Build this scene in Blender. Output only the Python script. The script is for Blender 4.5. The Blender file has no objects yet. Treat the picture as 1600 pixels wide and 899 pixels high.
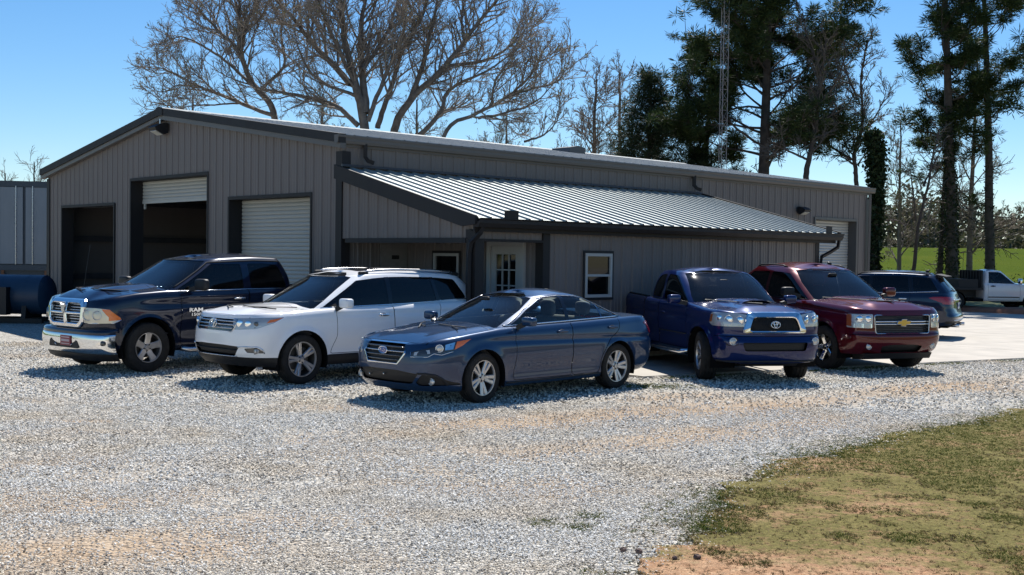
import bpy, bmesh, math, random
import numpy as np
from mathutils import Vector, Matrix
from mathutils.bvhtree import BVHTree

PI = math.pi
rad = math.radians
SC = bpy.context.scene
COL = SC.collection

# ------------------------------------------------------------------ camera
F_PX, PITCH, ROLL, CAM_H = 1774.4, rad(-1.556), rad(0.815), 1.946
cam_data = bpy.data.cameras.new('camera')
cam_data.sensor_fit = 'HORIZONTAL'
cam_data.sensor_width = 36.0
cam_data.lens = F_PX / 1600.0 * 36.0
cam_data.clip_start = 0.1
cam_data.clip_end = 5000.0
cam = bpy.data.objects.new('camera', cam_data)
COL.objects.link(cam)
_c, _s = math.cos(PITCH), math.sin(PITCH)
_V = Vector((0, -_s, _c)); _Fw = Vector((0, _c, _s)); _X = Vector((1, 0, 0))
_cr, _sr = math.cos(ROLL), math.sin(ROLL)
_right = _X * _cr + _V * _sr
_up = -_X * _sr + _V * _cr
M = Matrix((( _right.x, _up.x, -_Fw.x, 0), (_right.y, _up.y, -_Fw.y, 0), (_right.z, _up.z, -_Fw.z, CAM_H), (0, 0, 0, 1)))
cam.matrix_world = M
SC.camera = cam

# ------------------------------------------------------------------ world, sun, exposure
SUN_AZ, SUN_EL = rad(11.0), rad(53.0)          # azimuth clockwise from +Y (straight ahead)
world = bpy.data.worlds.new('World')
SC.world = world
world.use_nodes = True
wn = world.node_tree.nodes; wl = world.node_tree.links
wn.clear()
sky = wn.new('ShaderNodeTexSky'); sky.sky_type = 'NISHITA'; sky.sun_disc = False
sky.sun_elevation = SUN_EL; sky.sun_rotation = SUN_AZ
sky.altitude = 200; sky.air_density = 1.0; sky.dust_density = 0.1; sky.ozone_density = 5.0
bg = wn.new('ShaderNodeBackground'); bg.inputs['Strength'].default_value = 0.088
wo = wn.new('ShaderNodeOutputWorld')
hs = wn.new('ShaderNodeHueSaturation'); hs.inputs['Saturation'].default_value = 1.22; wl.new(sky.outputs[0], hs.inputs['Color']); wl.new(hs.outputs[0], bg.inputs['Color']); wl.new(bg.outputs[0], wo.inputs['Surface'])
sun_d = bpy.data.lights.new('sun', 'SUN'); sun_d.energy = 5.0; sun_d.angle = rad(0.55)
sun_d.color = (1.0, 0.955, 0.89)
sun = bpy.data.objects.new('sun', sun_d); COL.objects.link(sun)
_sd = Vector((math.sin(SUN_AZ) * math.cos(SUN_EL), math.cos(SUN_AZ) * math.cos(SUN_EL), math.sin(SUN_EL)))
sun.rotation_euler = _sd.to_track_quat('Z', 'Y').to_euler()
sun.location = _sd * 60
SC.view_settings.view_transform = 'Standard'
SC.view_settings.look = 'None'
SC.view_settings.exposure = 0.50
SC.view_settings.gamma = 1.0

# ------------------------------------------------------------------ helpers
def link(o, parent=None):
    COL.objects.link(o)
    if parent is not None:
        o.parent = parent
    return o

def tag(o, label=None, cat=None, group=None, kind=None):
    if label: o['label'] = label
    if cat: o['category'] = cat
    if group: o['group'] = group
    if kind: o['kind'] = kind
    return o

def empty(name, loc=(0, 0, 0), rz=0.0):
    o = bpy.data.objects.new(name, None)
    o.empty_display_size = 0.3
    o.location = loc; o.rotation_euler = (0, 0, rz)
    return link(o)

def mesh_obj(name, verts, faces, mat, parent=None, smooth=False, mats=None, fmat=None, autosmooth=None):
    me = bpy.data.meshes.new(name)
    me.from_pydata([tuple(v) for v in verts], [], [tuple(f) for f in faces])
    if mats:
        for m in mats: me.materials.append(m)
        if fmat is not None: me.polygons.foreach_set('material_index', list(fmat))
    elif mat: me.materials.append(mat)
    if smooth: me.polygons.foreach_set('use_smooth', [True] * len(me.polygons))
    me.update()
    if autosmooth is not None:
        me.polygons.foreach_set('use_smooth', [True] * len(me.polygons))
        me.set_sharp_from_angle(angle=autosmooth)
    o = bpy.data.objects.new(name, me)
    return link(o, parent)

class MB:
    """collects shapes, builds ONE mesh"""
    def __init__(s): s.v = []; s.f = []; s.m = []
    def add(s, verts, faces, mi=0):
        b = len(s.v)
        s.v.extend([tuple(p) for p in verts])
        for f in faces:
            s.f.append(tuple(i + b for i in f)); s.m.append(mi)
        return s
    def box(s, x0, x1, y0, y1, z0, z1, mi=0):
        return s.add([(x0,y0,z0),(x1,y0,z0),(x1,y1,z0),(x0,y1,z0),(x0,y0,z1),(x1,y0,z1),(x1,y1,z1),(x0,y1,z1)],
                     [(0,3,2,1),(4,5,6,7),(0,1,5,4),(1,2,6,5),(2,3,7,6),(3,0,4,7)], mi)
    def bar(s, a, b, w, h, mi=0, up=(0, 0, 1)):
        a = Vector(a); b = Vector(b); d = (b - a)
        if d.length < 1e-6: return s
        d.normalize(); u = Vector(up)
        sd = d.cross(u)
        if sd.length < 1e-4: sd = d.cross(Vector((1, 0, 0)))
        sd.normalize(); u = sd.cross(d)
        vs = []
        for p in (a, b):
            for i, j in ((-1,-1),(1,-1),(1,1),(-1,1)):
                vs.append(p + sd * (i * w / 2) + u * (j * h / 2))
        return s.add(vs, [(0,3,2,1),(4,5,6,7),(0,1,5,4),(1,2,6,5),(2,3,7,6),(3,0,4,7)], mi)
    def tube(s, pts, r, n=8, mi=0, cap=True, squash=1.0, upv=(0, 0, 1)):
        pts = [Vector(p) for p in pts]; k = len(pts)
        rs = r if isinstance(r, (list, tuple, np.ndarray)) else [r] * k
        vs = []; prev = None
        for i, p in enumerate(pts):
            d = (pts[min(i + 1, k - 1)] - pts[max(i - 1, 0)])
            if d.length < 1e-9: d = Vector((0, 0, 1))
            d.normalize()
            if prev is None:
                sd = d.cross(Vector(upv))
                if sd.length < 1e-3: sd = d.cross(Vector((1, 0, 0)))
            else:
                sd = prev - d * prev.dot(d)
            sd.normalize(); prev = sd
            u = sd.cross(d)
            for j in range(n):
                a = 2 * PI * j / n
                vs.append(p + sd * (math.cos(a) * rs[i]) + u * (math.sin(a) * rs[i] * squash))
        fs = []
        for i in range(k - 1):
            for j in range(n):
                fs.append((i*n+j, i*n+(j+1)%n, (i+1)*n+(j+1)%n, (i+1)*n+j))
        if cap:
            fs.append(tuple(range(n))[::-1]); fs.append(tuple((k-1)*n + j for j in range(n)))
        return s.add(vs, fs, mi)
    def lathe(s, prof, n=32, axis='y', c=(0, 0, 0), mi=0, closed=False, cap=True):
        vs = []; k = len(prof)
        for (h, r) in prof:
            for j in range(n):
                a = 2 * PI * j / n
                if axis == 'y': vs.append((c[0] + r*math.cos(a), c[1] + h, c[2] + r*math.sin(a)))
                elif axis == 'x': vs.append((c[0] + h, c[1] + r*math.cos(a), c[2] + r*math.sin(a)))
                else: vs.append((c[0] + r*math.cos(a), c[1] + r*math.sin(a), c[2] + h))
        fs = []
        for i in range(k - 1 + (1 if closed else 0)):
            i2 = (i + 1) % k
            for j in range(n):
                fs.append((i*n+j, i*n+(j+1)%n, i2*n+(j+1)%n, i2*n+j))
        if not closed and cap:
            if prof[0][1] > 1e-6: fs.append(tuple(range(n))[::-1])
            if prof[-1][1] > 1e-6: fs.append(tuple((k-1)*n + j for j in range(n)))
        return s.add(vs, fs, mi)
    def prism(s, poly, off, mi=0):
        """poly: list of 3D pts (planar), off: extrusion vector"""
        n = len(poly); off = Vector(off)
        vs = [Vector(p) for p in poly] + [Vector(p) + off for p in poly]
        fs = [tuple(range(n))[::-1], tuple(range(n, 2*n))] + [(i, (i+1)%n, n+(i+1)%n, n+i) for i in range(n)]
        return s.add(vs, fs, mi)
    def sell(s, c, r, e=0.5, nu=20, nv=12, mi=0, M3=None):
        """superellipsoid"""
        def sp(x, p): return math.copysign(abs(x) ** p, x)
        vs = []; fs = []
        for i in range(nv + 1):
            la = -PI/2 + PI*i/nv
            for j in range(nu):
                lo = 2*PI*j/nu
                p = Vector((r[0]*sp(math.cos(la), e)*sp(math.cos(lo), e), r[1]*sp(math.cos(la), e)*sp(math.sin(lo), e), r[2]*sp(math.sin(la), e)))
                if M3 is not None: p = M3 @ p
                vs.append(p + Vector(c))
        for i in range(nv):
            for j in range(nu):
                fs.append((i*nu+j, i*nu+(j+1)%nu, (i+1)*nu+(j+1)%nu, (i+1)*nu+j))
        return s.add(vs, fs, mi)
    def build(s, name, mat, parent=None, smooth=False, mats=None, autosmooth=None):
        return mesh_obj(name, s.v, s.f, mat, parent, smooth, mats, s.m if mats else None, autosmooth)

# ------------------------------------------------------------------ materials
MATS = {}
def new_mat(name):
    m = bpy.data.materials.new(name); m.use_nodes = True
    nt = m.node_tree; nt.nodes.clear()
    out = nt.nodes.new('ShaderNodeOutputMaterial')
    MATS[name] = m
    return m, nt, out

def N(nt, t, **kw):
    n = nt.nodes.new(t)
    for k, v in kw.items():
        if k in n.inputs: n.inputs[k].default_value = v
        else: setattr(n, k, v)
    return n

def ramp(nt, fac, stops):
    r = nt.nodes.new('ShaderNodeValToRGB')
    e = r.color_ramp.elements
    while len(e) < len(stops): e.new(0.5)
    for i, (p, c) in enumerate(stops):
        e[i].position = p; e[i].color = (*c, 1) if len(c) == 3 else c
    nt.links.new(fac, r.inputs['Fac'])
    return r

def coords(nt, scale=1.0, kind='Object'):
    tc = nt.nodes.new('ShaderNodeTexCoord')
    mp = nt.nodes.new('ShaderNodeMapping')
    mp.inputs['Scale'].default_value = (scale, scale, scale) if not isinstance(scale, tuple) else scale
    nt.links.new(tc.outputs[kind], mp.inputs['Vector'])
    return mp.outputs[0]

def noise(nt, vec, scale, detail=4, rough=0.55):
    n = N(nt, 'ShaderNodeTexNoise'); n.inputs['Scale'].default_value = scale
    n.inputs['Detail'].default_value = detail; n.inputs['Roughness'].default_value = rough
    if vec is not None: nt.links.new(vec, n.inputs['Vector'])
    return n

def mixc(nt, fac, a, b, blend='MIX'):
    m = nt.nodes.new('ShaderNodeMix'); m.data_type = 'RGBA'; m.blend_type = blend
    for sock, v in ((m.inputs[0], fac), (m.inputs[6], a), (m.inputs[7], b)):
        if isinstance(v, (int, float)): sock.default_value = v
        elif isinstance(v, tuple): sock.default_value = (*v, 1) if len(v) == 3 else v
        else: nt.links.new(v, sock)
    return m.outputs[2]

def simple(name, col, rough=0.5, metal=0.0, var=0.0, vscale=8.0, bump=0.0, bscale=40.0, coat=0.0, spec=0.5, emit=None):
    if name in MATS: return MATS[name]
    m, nt, out = new_mat(name)
    p = N(nt, 'ShaderNodeBsdfPrincipled')
    p.inputs['Base Color'].default_value = (*col, 1)
    p.inputs['Roughness'].default_value = rough; p.inputs['Metallic'].default_value = metal
    p.inputs['Coat Weight'].default_value = coat; p.inputs['Coat Roughness'].default_value = 0.04
    p.inputs['Specular IOR Level'].default_value = spec
    if emit: 
        p.inputs['Emission Color'].default_value = (*emit[0], 1); p.inputs['Emission Strength'].default_value = emit[1]
    if var > 0:
        vec = coords(nt)
        n = noise(nt, vec, vscale, 5)
        r = ramp(nt, n.outputs['Fac'], [(0.3, tuple(c * (1 - var) for c in col)), (0.7, tuple(min(1, c * (1 + var)) for c in col))])
        nt.links.new(r.outputs[0], p.inputs['Base Color'])
        mr = N(nt, 'ShaderNodeMapRange'); mr.inputs[3].default_value = max(0.02, rough - 0.12); mr.inputs[4].default_value = min(1, rough + 0.12)
        nt.links.new(n.outputs['Fac'], mr.inputs[0]); nt.links.new(mr.outputs[0], p.inputs['Roughness'])
    if bump > 0:
        vec = coords(nt)
        n = noise(nt, vec, bscale, 3)
        b = N(nt, 'ShaderNodeBump'); b.inputs['Strength'].default_value = bump; b.inputs['Distance'].default_value = 0.02
        nt.links.new(n.outputs['Fac'], b.inputs['Height']); nt.links.new(b.outputs[0], p.inputs['Normal'])
    nt.links.new(p.outputs[0], out.inputs['Surface'])
    return m

def car_paint(name, col, metal=0.35, rough=0.38, dust=0.12, trim=(0.02, 0.02, 0.022)):
    """clear-coated metallic paint outside, plain dark trim on the back of the panel"""
    m, nt, out = new_mat(name)
    p = N(nt, 'ShaderNodeBsdfPrincipled')
    vec = coords(nt)
    n = noise(nt, vec, 2.2, 6, 0.6)
    n2 = noise(nt, vec, 900.0, 1)
    tc = nt.nodes.new('ShaderNodeTexCoord'); sep = nt.nodes.new('ShaderNodeSeparateXYZ')
    nt.links.new(tc.outputs['Object'], sep.inputs[0])
    low = N(nt, 'ShaderNodeMapRange'); low.inputs[1].default_value = 0.25; low.inputs[2].default_value = 0.75
    low.inputs[3].default_value = 1.0; low.inputs[4].default_value = 0.25     # road dust thickest on the sills
    nt.links.new(sep.outputs[2], low.inputs[0])
    mul = N(nt, 'ShaderNodeMath', operation='MULTIPLY'); nt.links.new(n.outputs['Fac'], mul.inputs[0]); nt.links.new(low.outputs[0], mul.inputs[1])
    mu2 = N(nt, 'ShaderNodeMath', operation='MULTIPLY'); nt.links.new(mul.outputs[0], mu2.inputs[0]); mu2.inputs[1].default_value = dust
    flake = mixc(nt, n2.outputs['Fac'], tuple(c * 0.8 for c in col), tuple(min(1, c * 1.25) for c in col))
    c1 = mixc(nt, mu2.outputs[0], flake, (0.32, 0.27, 0.22))
    nt.links.new(c1, p.inputs['Base Color'])
    p.inputs['Metallic'].default_value = metal; p.inputs['Roughness'].default_value = rough
    p.inputs['Coat Weight'].default_value = 1.0; p.inputs['Specular IOR Level'].default_value = 0.08
    mr = N(nt, 'ShaderNodeMapRange'); mr.inputs[3].default_value = 0.015; mr.inputs[4].default_value = 0.015 + dust * 0.6
    nt.links.new(mul.outputs[0], mr.inputs[0]); nt.links.new(mr.outputs[0], p.inputs['Coat Roughness'])
    # slight waviness of pressed sheet metal
    n3 = noise(nt, vec, 3.0, 2)
    b = N(nt, 'ShaderNodeBump'); b.inputs['Strength'].default_value = 0.10; b.inputs['Distance'].default_value = 0.012
    nt.links.new(n3.outputs['Fac'], b.inputs['Height']); nt.links.new(b.outputs[0], p.inputs['Normal']); nt.links.new(b.outputs[0], p.inputs['Coat Normal'])
    q = N(nt, 'ShaderNodeBsdfPrincipled'); q.inputs['Base Color'].default_value = (*trim, 1); q.inputs['Roughness'].default_value = 0.8
    g = nt.nodes.new('ShaderNodeNewGeometry'); mx = nt.nodes.new('ShaderNodeMixShader')
    nt.links.new(g.outputs['Backfacing'], mx.inputs[0]); nt.links.new(p.outputs[0], mx.inputs[1]); nt.links.new(q.outputs[0], mx.inputs[2])
    nt.links.new(mx.outputs[0], out.inputs['Surface'])
    return m

def glass(name, tint, rough=0.02, ior=1.5):
    m, nt, out = new_mat(name)
    tr = N(nt, 'ShaderNodeBsdfTransparent'); tr.inputs[0].default_value = (*tint, 1)
    gl = N(nt, 'ShaderNodeBsdfGlossy'); gl.inputs['Roughness'].default_value = rough
    vec = coords(nt); n = noise(nt, vec, 1.5, 4)
    mr = N(nt, 'ShaderNodeMapRange'); mr.inputs[3].default_value = rough; mr.inputs[4].default_value = rough + 0.05
    nt.links.new(n.outputs['Fac'], mr.inputs[0]); nt.links.new(mr.outputs[0], gl.inputs['Roughness'])
    df = N(nt, 'ShaderNodeBsdfDiffuse'); df.inputs[0].default_value = (0.25, 0.27, 0.28, 1)   # film of dust
    m0 = nt.nodes.new('ShaderNodeMixShader'); m0.inputs[0].default_value = 0.015
    nt.links.new(tr.outputs[0], m0.inputs[1]); nt.links.new(df.outputs[0], m0.inputs[2])
    fr = N(nt, 'ShaderNodeFresnel'); fr.inputs[0].default_value = ior
    m1 = nt.nodes.new('ShaderNodeMixShader')
    nt.links.new(fr.outputs[0], m1.inputs[0]); nt.links.new(m0.outputs[0], m1.inputs[1]); nt.links.new(gl.outputs[0], m1.inputs[2])
    nt.links.new(m1.outputs[0], out.inputs['Surface'])
    return m

def lens_mat(name, col, rough=0.08, metal=0.0):
    """clear or coloured lamp plastic over a bright reflector"""
    m, nt, out = new_mat(name)
    p = N(nt, 'ShaderNodeBsdfPrincipled'); p.inputs['Base Color'].default_value = (*col, 1)
    p.inputs['Roughness'].default_value = rough; p.inputs['Coat Weight'].default_value = 1.0; p.inputs['Metallic'].default_value = metal
    vec = coords(nt); v = N(nt, 'ShaderNodeTexVoronoi'); v.inputs['Scale'].default_value = 45; nt.links.new(vec, v.inputs['Vector'])
    b = N(nt, 'ShaderNodeBump'); b.inputs['Strength'].default_value = 0.25; b.inputs['Distance'].default_value = 0.01
    nt.links.new(v.outputs['Distance'], b.inputs['Height']); nt.links.new(b.outputs[0], p.inputs['Normal'])
    nt.links.new(p.outputs[0], out.inputs['Surface'])
    return m

M_CHROME = simple('chrome', (0.78, 0.79, 0.80), 0.10, 1.0, var=0.04)
M_DULLCHROME = simple('satin_metal', (0.55, 0.55, 0.56), 0.28, 1.0, var=0.06)
M_ALLOY = simple('alloy', (0.50, 0.50, 0.51), 0.32, 0.85, var=0.08)
M_TYRE = simple('tyre_rubber', (0.022, 0.021, 0.020), 0.85, 0, var=0.35, vscale=14, bump=0.3, bscale=60, spec=0.25)
M_BLACK = simple('black_plastic', (0.016, 0.016, 0.017), 0.55, 0, var=0.2, spec=0.35)
M_GLOSSBLACK = simple('gloss_black', (0.008, 0.008, 0.010), 0.12, 0)
M_DARK = simple('dark_void', (0.006, 0.006, 0.007), 0.9, 0, spec=0.1)
M_SEAL = simple('rubber_seal', (0.004, 0.004, 0.004), 0.8, 0, spec=0.2)
M_DISC = simple('brake_disc', (0.10, 0.095, 0.09), 0.5, 0.7, var=0.2)
M_SEAT = simple('seat_cloth_grey', (0.22, 0.21, 0.20), 0.9, 0, var=0.15, vscale=20)
M_SEATDARK = simple('seat_cloth_dark', (0.045, 0.045, 0.05), 0.9, 0, var=0.2, vscale=20)
M_DASH = simple('dashboard_plastic', (0.05, 0.05, 0.055), 0.6, 0, var=0.1)
M_GLASS_CLEAR = glass('glass_clear', (0.80, 0.88, 0.86))
M_GLASS_SCREEN = glass('windscreen_glass', (0.74, 0.84, 0.82))
M_GLASS_TINT = glass('glass_tinted', (0.20, 0.24, 0.26))
M_GLASS_DARK = glass('glass_privacy', (0.04, 0.045, 0.055))
M_RED = lens_mat('tail_lamp_red', (0.26, 0.006, 0.008))
M_AMBER = lens_mat('amber_lens', (0.75, 0.16, 0.015))
M_AMBERDIM = lens_mat('amber_lens_dim', (0.30, 0.075, 0.015))
M_LAMP = lens_mat('head_lamp_lens', (0.50, 0.50, 0.48), 0.12, 0.35)
M_LAMPGREY = lens_mat('head_lamp_hazed', (0.60, 0.57, 0.46), 0.3, 0.45)
M_LAMPDARK = simple('lamp_housing_dark', (0.03, 0.032, 0.035), 0.15, 0, coat=1.0)
M_REFLECT = simple('lamp_reflector', (0.85, 0.86, 0.87), 0.08, 1.0)
M_WHITE = simple('white_paint_flat', (0.75, 0.75, 0.74), 0.45, 0, var=0.05)
M_GOLD = simple('gold_emblem', (0.62, 0.42, 0.10), 0.3, 0.6)
M_EMBLEMBLUE = simple('emblem_blue', (0.02, 0.05, 0.25), 0.2, 0.2, coat=1.0)
# ================================================================== vehicle body builder
def crv(pts, sm=0.05):
    """smoothed polyline as a vectorised function"""
    pts = sorted(pts); xs = np.array([p[0] for p in pts], float); ys = np.array([p[1] for p in pts], float)
    lo, hi = xs[0] - 1.0, xs[-1] + 1.0
    g = np.linspace(lo, hi, 1600); v = np.interp(g, xs, ys)
    if sm > 0:
        st = g[1] - g[0]; k = int(3 * sm / st) + 1
        w = np.exp(-0.5 * (np.arange(-k, k + 1) * st / sm) ** 2); w /= w.sum()
        v = np.convolve(np.pad(v, k, mode='edge'), w, 'valid')
    return lambda x: np.interp(x, g, v)

def sstep(a, b, x):
    t = np.clip((x - a) / (b - a), 0, 1); return t * t * (3 - 2 * t)

NF, NS, NR = 28, 74, 22
def nose_arc(w, a, n, cnt):
    th = np.linspace(0, PI / 2, 500)
    y = w * np.sin(th) ** (2 / n); x = -a + a * np.cos(th) ** (2 / n)
    d = np.concatenate([[0], np.cumsum(np.hypot(np.diff(x), np.diff(y)))])
    t = np.linspace(0, d[-1], cnt)
    return np.interp(t, d, x), np.interp(t, d, y)

def outline(xf, xr, w, fa, fn, ra, rn, nf=NF, ns=NS, nr=NR):
    x1, y1 = nose_arc(w, fa, fn, nf); x3, y3 = nose_arc(w, ra, rn, nr)
    xs = np.linspace(xf - fa, xr + ra, ns + 2)[1:-1]
    return np.concatenate([x1 + xf, xs, (xr - x3)[::-1]]), np.concatenate([y1, np.full(ns, w), y3[::-1]])

def grid_faces(rows, cols, base=0, flip=False):
    fs = []
    for i in range(rows - 1):
        for j in range(cols - 1):
            q = (base+i*cols+j, base+i*cols+j+1, base+(i+1)*cols+j+1, base+(i+1)*cols+j)
            fs.append(q[::-1] if flip else q)
    return fs

def poly_off(poly, d):
    """offset polygon outwards by d"""
    n = len(poly); A = sum(poly[i][0]*poly[(i+1)%n][1] - poly[(i+1)%n][0]*poly[i][1] for i in range(n))
    sg = 1 if A > 0 else -1; out = []
    for i in range(n):
        p0 = Vector(poly[i-1]); p1 = Vector(poly[i]); p2 = Vector(poly[(i+1)%n])
        e1 = (p1-p0).normalized(); e2 = (p2-p1).normalized()
        n1 = Vector((e1.y, -e1.x))*sg; n2 = Vector((e2.y, -e2.x))*sg
        b = n1 + n2
        if b.length < 1e-4: b = n1
        b.normalize(); k = min(3.0, 1/max(0.3, b.dot(n1)))
        out.append(tuple(p1 + b*d*k))
    return out

def rpoly(pts, r=0.03, n=2):
    """round the corners of a polygon; r may be a list"""
    out = []; m = len(pts)
    for i in range(m):
        p0 = Vector(pts[i-1]); p1 = Vector(pts[i]); p2 = Vector(pts[(i+1) % m])
        rr = r[i] if isinstance(r, (list, tuple)) else r
        l1 = (p0-p1).length; l2 = (p2-p1).length; q = min(rr, l1*0.45, l2*0.45)
        if q < 1e-4: out.append(tuple(p1)); continue
        a = p1 + (p0-p1).normalized()*q; b = p1 + (p2-p1).normalized()*q
        for k in range(n + 1):
            t = k/n
            out.append(tuple(a*(1-t)**2 + p1*2*t*(1-t) + b*t*t))
    return out

def inside(px, py, poly):
    c = False; j = len(poly) - 1
    for i in range(len(poly)):
        xi, yi = poly[i]; xj, yj = poly[j]
        if (yi > py) != (yj > py) and px < (xj-xi)*(py-yi)/(yj-yi) + xi: c = not c
        j = i
    return c

DIRS = {'side': ((0,1,0),(1,0,0),(0,0,1)), 'front': ((1,0,0),(0,1,0),(0,0,1)), 'rear': ((-1,0,0),(0,1,0),(0,0,1)), 'top': ((0,0,1),(1,0,0),(0,1,0))}
def frame_of(D, sg):
    if isinstance(D, (int, float)):
        a = rad(D); f = ((math.cos(a), math.sin(a), 0), (-math.sin(a), math.cos(a), 0), (0, 0, 1))
    else: f = DIRS[D]
    return [Vector((v[0], v[1]*sg, v[2])) for v in f]

class Car:
    def __init__(s, P):
        s.P = P
        zb, zs, hc = crv(P['zb'], 0.05), crv(P['zs'], P.get('zs_sm', 0.06)), crv(P['hc'], 0.08)
        sec = crv(P['sec'], 0.02)
        fx = crv(P['front'], 0.018); rx = crv(P['rear'], 0.02)
        hw = P['hw']; bump = P.get('bump')
        zbF, zsF = float(zb(P['xF'])), float(zs(P['xF'])); zbR, zsR = float(zb(P['xR'])), float(zs(P['xR']))
        NT, NV = 38, 11
        tf, tr = P.get('taperF', 0.03), P.get('taperR', 0.03)
        def plan(x):
            return 1 - tf*sstep(-0.3, P['xF'], x) - tr*sstep(-P['wb']+0.2, P['xR'], x)
        rows = []
        for i in range(NT):
            t = i/(NT-1)
            w = hw*float(sec(t))
            x, y = outline(float(fx(zbF+(zsF-zbF)*t)), float(rx(zbR+(zsR-zbR)*t)), w, P['fa'], P['fn'], P['ra'], P['rn'])
            y = y*plan(x)
            z = zb(x) + (zs(x)-zb(x))*t
            if 'side' in P: y = y + P['side'](x, z, t)*sstep(0.3, 0.9, y/hw)
            for cx, R in ((0, P['Rf']), (-P['wb'], P['Rr'])):
                d = np.hypot(x-cx, z-P['wz'])
                y = y + P['flare']*(1-sstep(P.get('fl0', 0.0), P['fband'], d-R))*(y > hw*0.7)
            rows.append((x, y, z))
        xe, ye, ze = rows[-1]
        xc0, xc1 = P['xF']-P['fa']*0.9, P['xR']+P['ra']*0.9
        for i in range(1, NV+1):
            v = i/NV
            xx = xe + (np.clip(xe, xc1, xc0)-xe)*v
            yy = ye*(1-v)
            z = zs(xx) + hc(xx)*(1-(1-v)**P.get('hp', 2.0))
            if bump is not None: z = z + bump(xx, yy)
            # keep the cap's first row on the shoulder
            z = z*1.0
            rows.append((xx, yy, z))
        nc = len(xe); V = [(rows[i][0][j], rows[i][1][j], rows[i][2][j]) for i in range(len(rows)) for j in range(nc)]
        nL = len(V); F = grid_faces(len(rows), nc)
        s.zs = zs
        # greenhouse
        G = P['gh']
        zr, gw = crv(G['rail'], 0.12), crv(G['gw'], 0.05)
        gf, gr = crv(G['front'], 0.03), crv(G['rear'], 0.03)
        NU, NW = 22, 9; grow = []
        s.gh_rows = []
        for i in range(NU):
            u = i/(NU-1); zn = G['zn'][0] + (G['zn'][1]-G['zn'][0])*u
            w = float(gw(u))
            x, y = outline(float(gf(zn)), float(gr(zn)), w, G['fa'], G['fn'], G['ra'], G['rn'], 24, 46, 20)
            zb_ = zs(x) - 0.03
            z = zb_ + (zr(x)-zb_)*u
            y = y*(1 - G.get('tr', 0.03)*sstep(-1.2, P['xR'], x) - G.get('tf', 0.0)*sstep(-1.6, -0.4, x))
            grow.append((x, y, z)); s.gh_rows.append((x, y, z, w))
        xe, ye, ze = grow[-1]
        c0, c1 = xe.max()-G['fa']*0.9, xe.min()+G['ra']*0.9
        for i in range(1, NW+1):
            v = i/NW
            xx = xe + (np.clip(xe, c1, c0)-xe)*v
            tt = np.clip(np.minimum((xe.max()-xx)/0.75, (xx-xe.min())/0.65), 0, 1)
            z = ze + G['crown']*(1-(1-v)**2)*(1-(1-tt)**2.2)
            grow.append((xx, ye*(1-v), z))
        ng = len(xe); b = len(V)
        V += [(grow[i][0][j], grow[i][1][j], grow[i][2][j]) for i in range(len(grow)) for j in range(ng)]
        F2 = grid_faces(len(grow), ng, b)
        bm = bmesh.new(); lay = bm.faces.layers.int.new('isl')
        for sg in (1, -1):
            vs = [bm.verts.new((p[0], p[1]*sg, p[2])) for p in V]
            for k, fl in enumerate((F, F2)):
                for f in fl:
                    q = [vs[i] for i in (f if sg < 0 else f[::-1])]
                    try:
                        nf = bm.faces.new(q); nf[lay] = k; nf.smooth = True
                    except ValueError: pass
        bmesh.ops.remove_doubles(bm, verts=bm.verts, dist=0.0008)
        bmesh.ops.dissolve_degenerate(bm, dist=0.0005, edges=bm.edges)
        bmesh.ops.recalc_face_normals(bm, faces=bm.faces)
        # outward check on the first island
        fz = max(bm.faces, key=lambda f: f.calc_center_median().z)
        for k in (0, 1):
            fs = [f for f in bm.faces if f[lay] == k]
            top = max(fs, key=lambda f: f.calc_center_median().z if abs(f.normal.z) > 0.5 else -9)
            if top.normal.z < 0: bmesh.ops.reverse_faces(bm, faces=fs)
        bm.normal_update()
        s.bm = bm; s.lay = lay
        s.bvh = BVHTree.FromBMesh(bm)
        s.regions = []

    # --- surface queries
    def side(s, x, z, off=0.0, sg=1):
        h = s.bvh.ray_cast(Vector((x, 3*sg, z)), Vector((0, -sg, 0)))
        if h[0] is None: return Vector((x, 0.9*sg, z))
        return h[0] + h[1]*off
    def front(s, y, z, off=0.0, rear=False):
        k = -1 if rear else 1
        h = s.bvh.ray_cast(Vector((9*k, y, z)), Vector((-k, 0, 0)))
        if h[0] is None: return Vector((1.0*k, y, z))
        return h[0] + h[1]*off
    def top(s, x, y, off=0.0):
        h = s.bvh.ray_cast(Vector((x, y, 5)), Vector((0, 0, -1)))
        if h[0] is None: return Vector((x, y, 1))
        return h[0] + h[1]*off
    def ang(s, D, p, z, off=0.0, sg=1):
        d, U, Vv = frame_of(D, sg)
        h = s.bvh.ray_cast(d*9 + U*p + Vv*z, -d)
        if h[0] is None: return d*1.0 + U*p + Vv*z
        return h[0] + h[1]*off
    def ghx(s, u, frac):
        """x, z on the greenhouse ring u where its half width first reaches frac of full"""
        i = int(round(u*(len(s.gh_rows)-1))); x, y, z, w = s.gh_rows[i]
        j = int(np.argmax(y >= frac*w)); return float(x[j]), float(z[j])
    def ghw(s, u, frac):
        i = int(round(u*(len(s.gh_rows)-1))); x, y, z, w = s.gh_rows[i]
        j = int(np.argmax(y >= frac*w)); return float(y[j]), float(z[j])

    def region(s, name, poly, D, mat, isl=0, sides='LR', off=0.0, gap=0.0, parent=None, dmin=0.15, label=None, lim=None, split=None):
        if lim is None and isl == 0:
            if D == 'rear': lim = lambda c: c.x < -s.P['wb']*0.5
            elif D == 'front' or isinstance(D, (int, float)): lim = lambda c: c.x > -0.4
        s.regions.append(dict(name=name, poly=poly, D=D, mat=mat, isl=isl, sides=sides, off=off, gap=gap, parent=parent, dmin=dmin, label=label, lim=lim, split=split))

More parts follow.
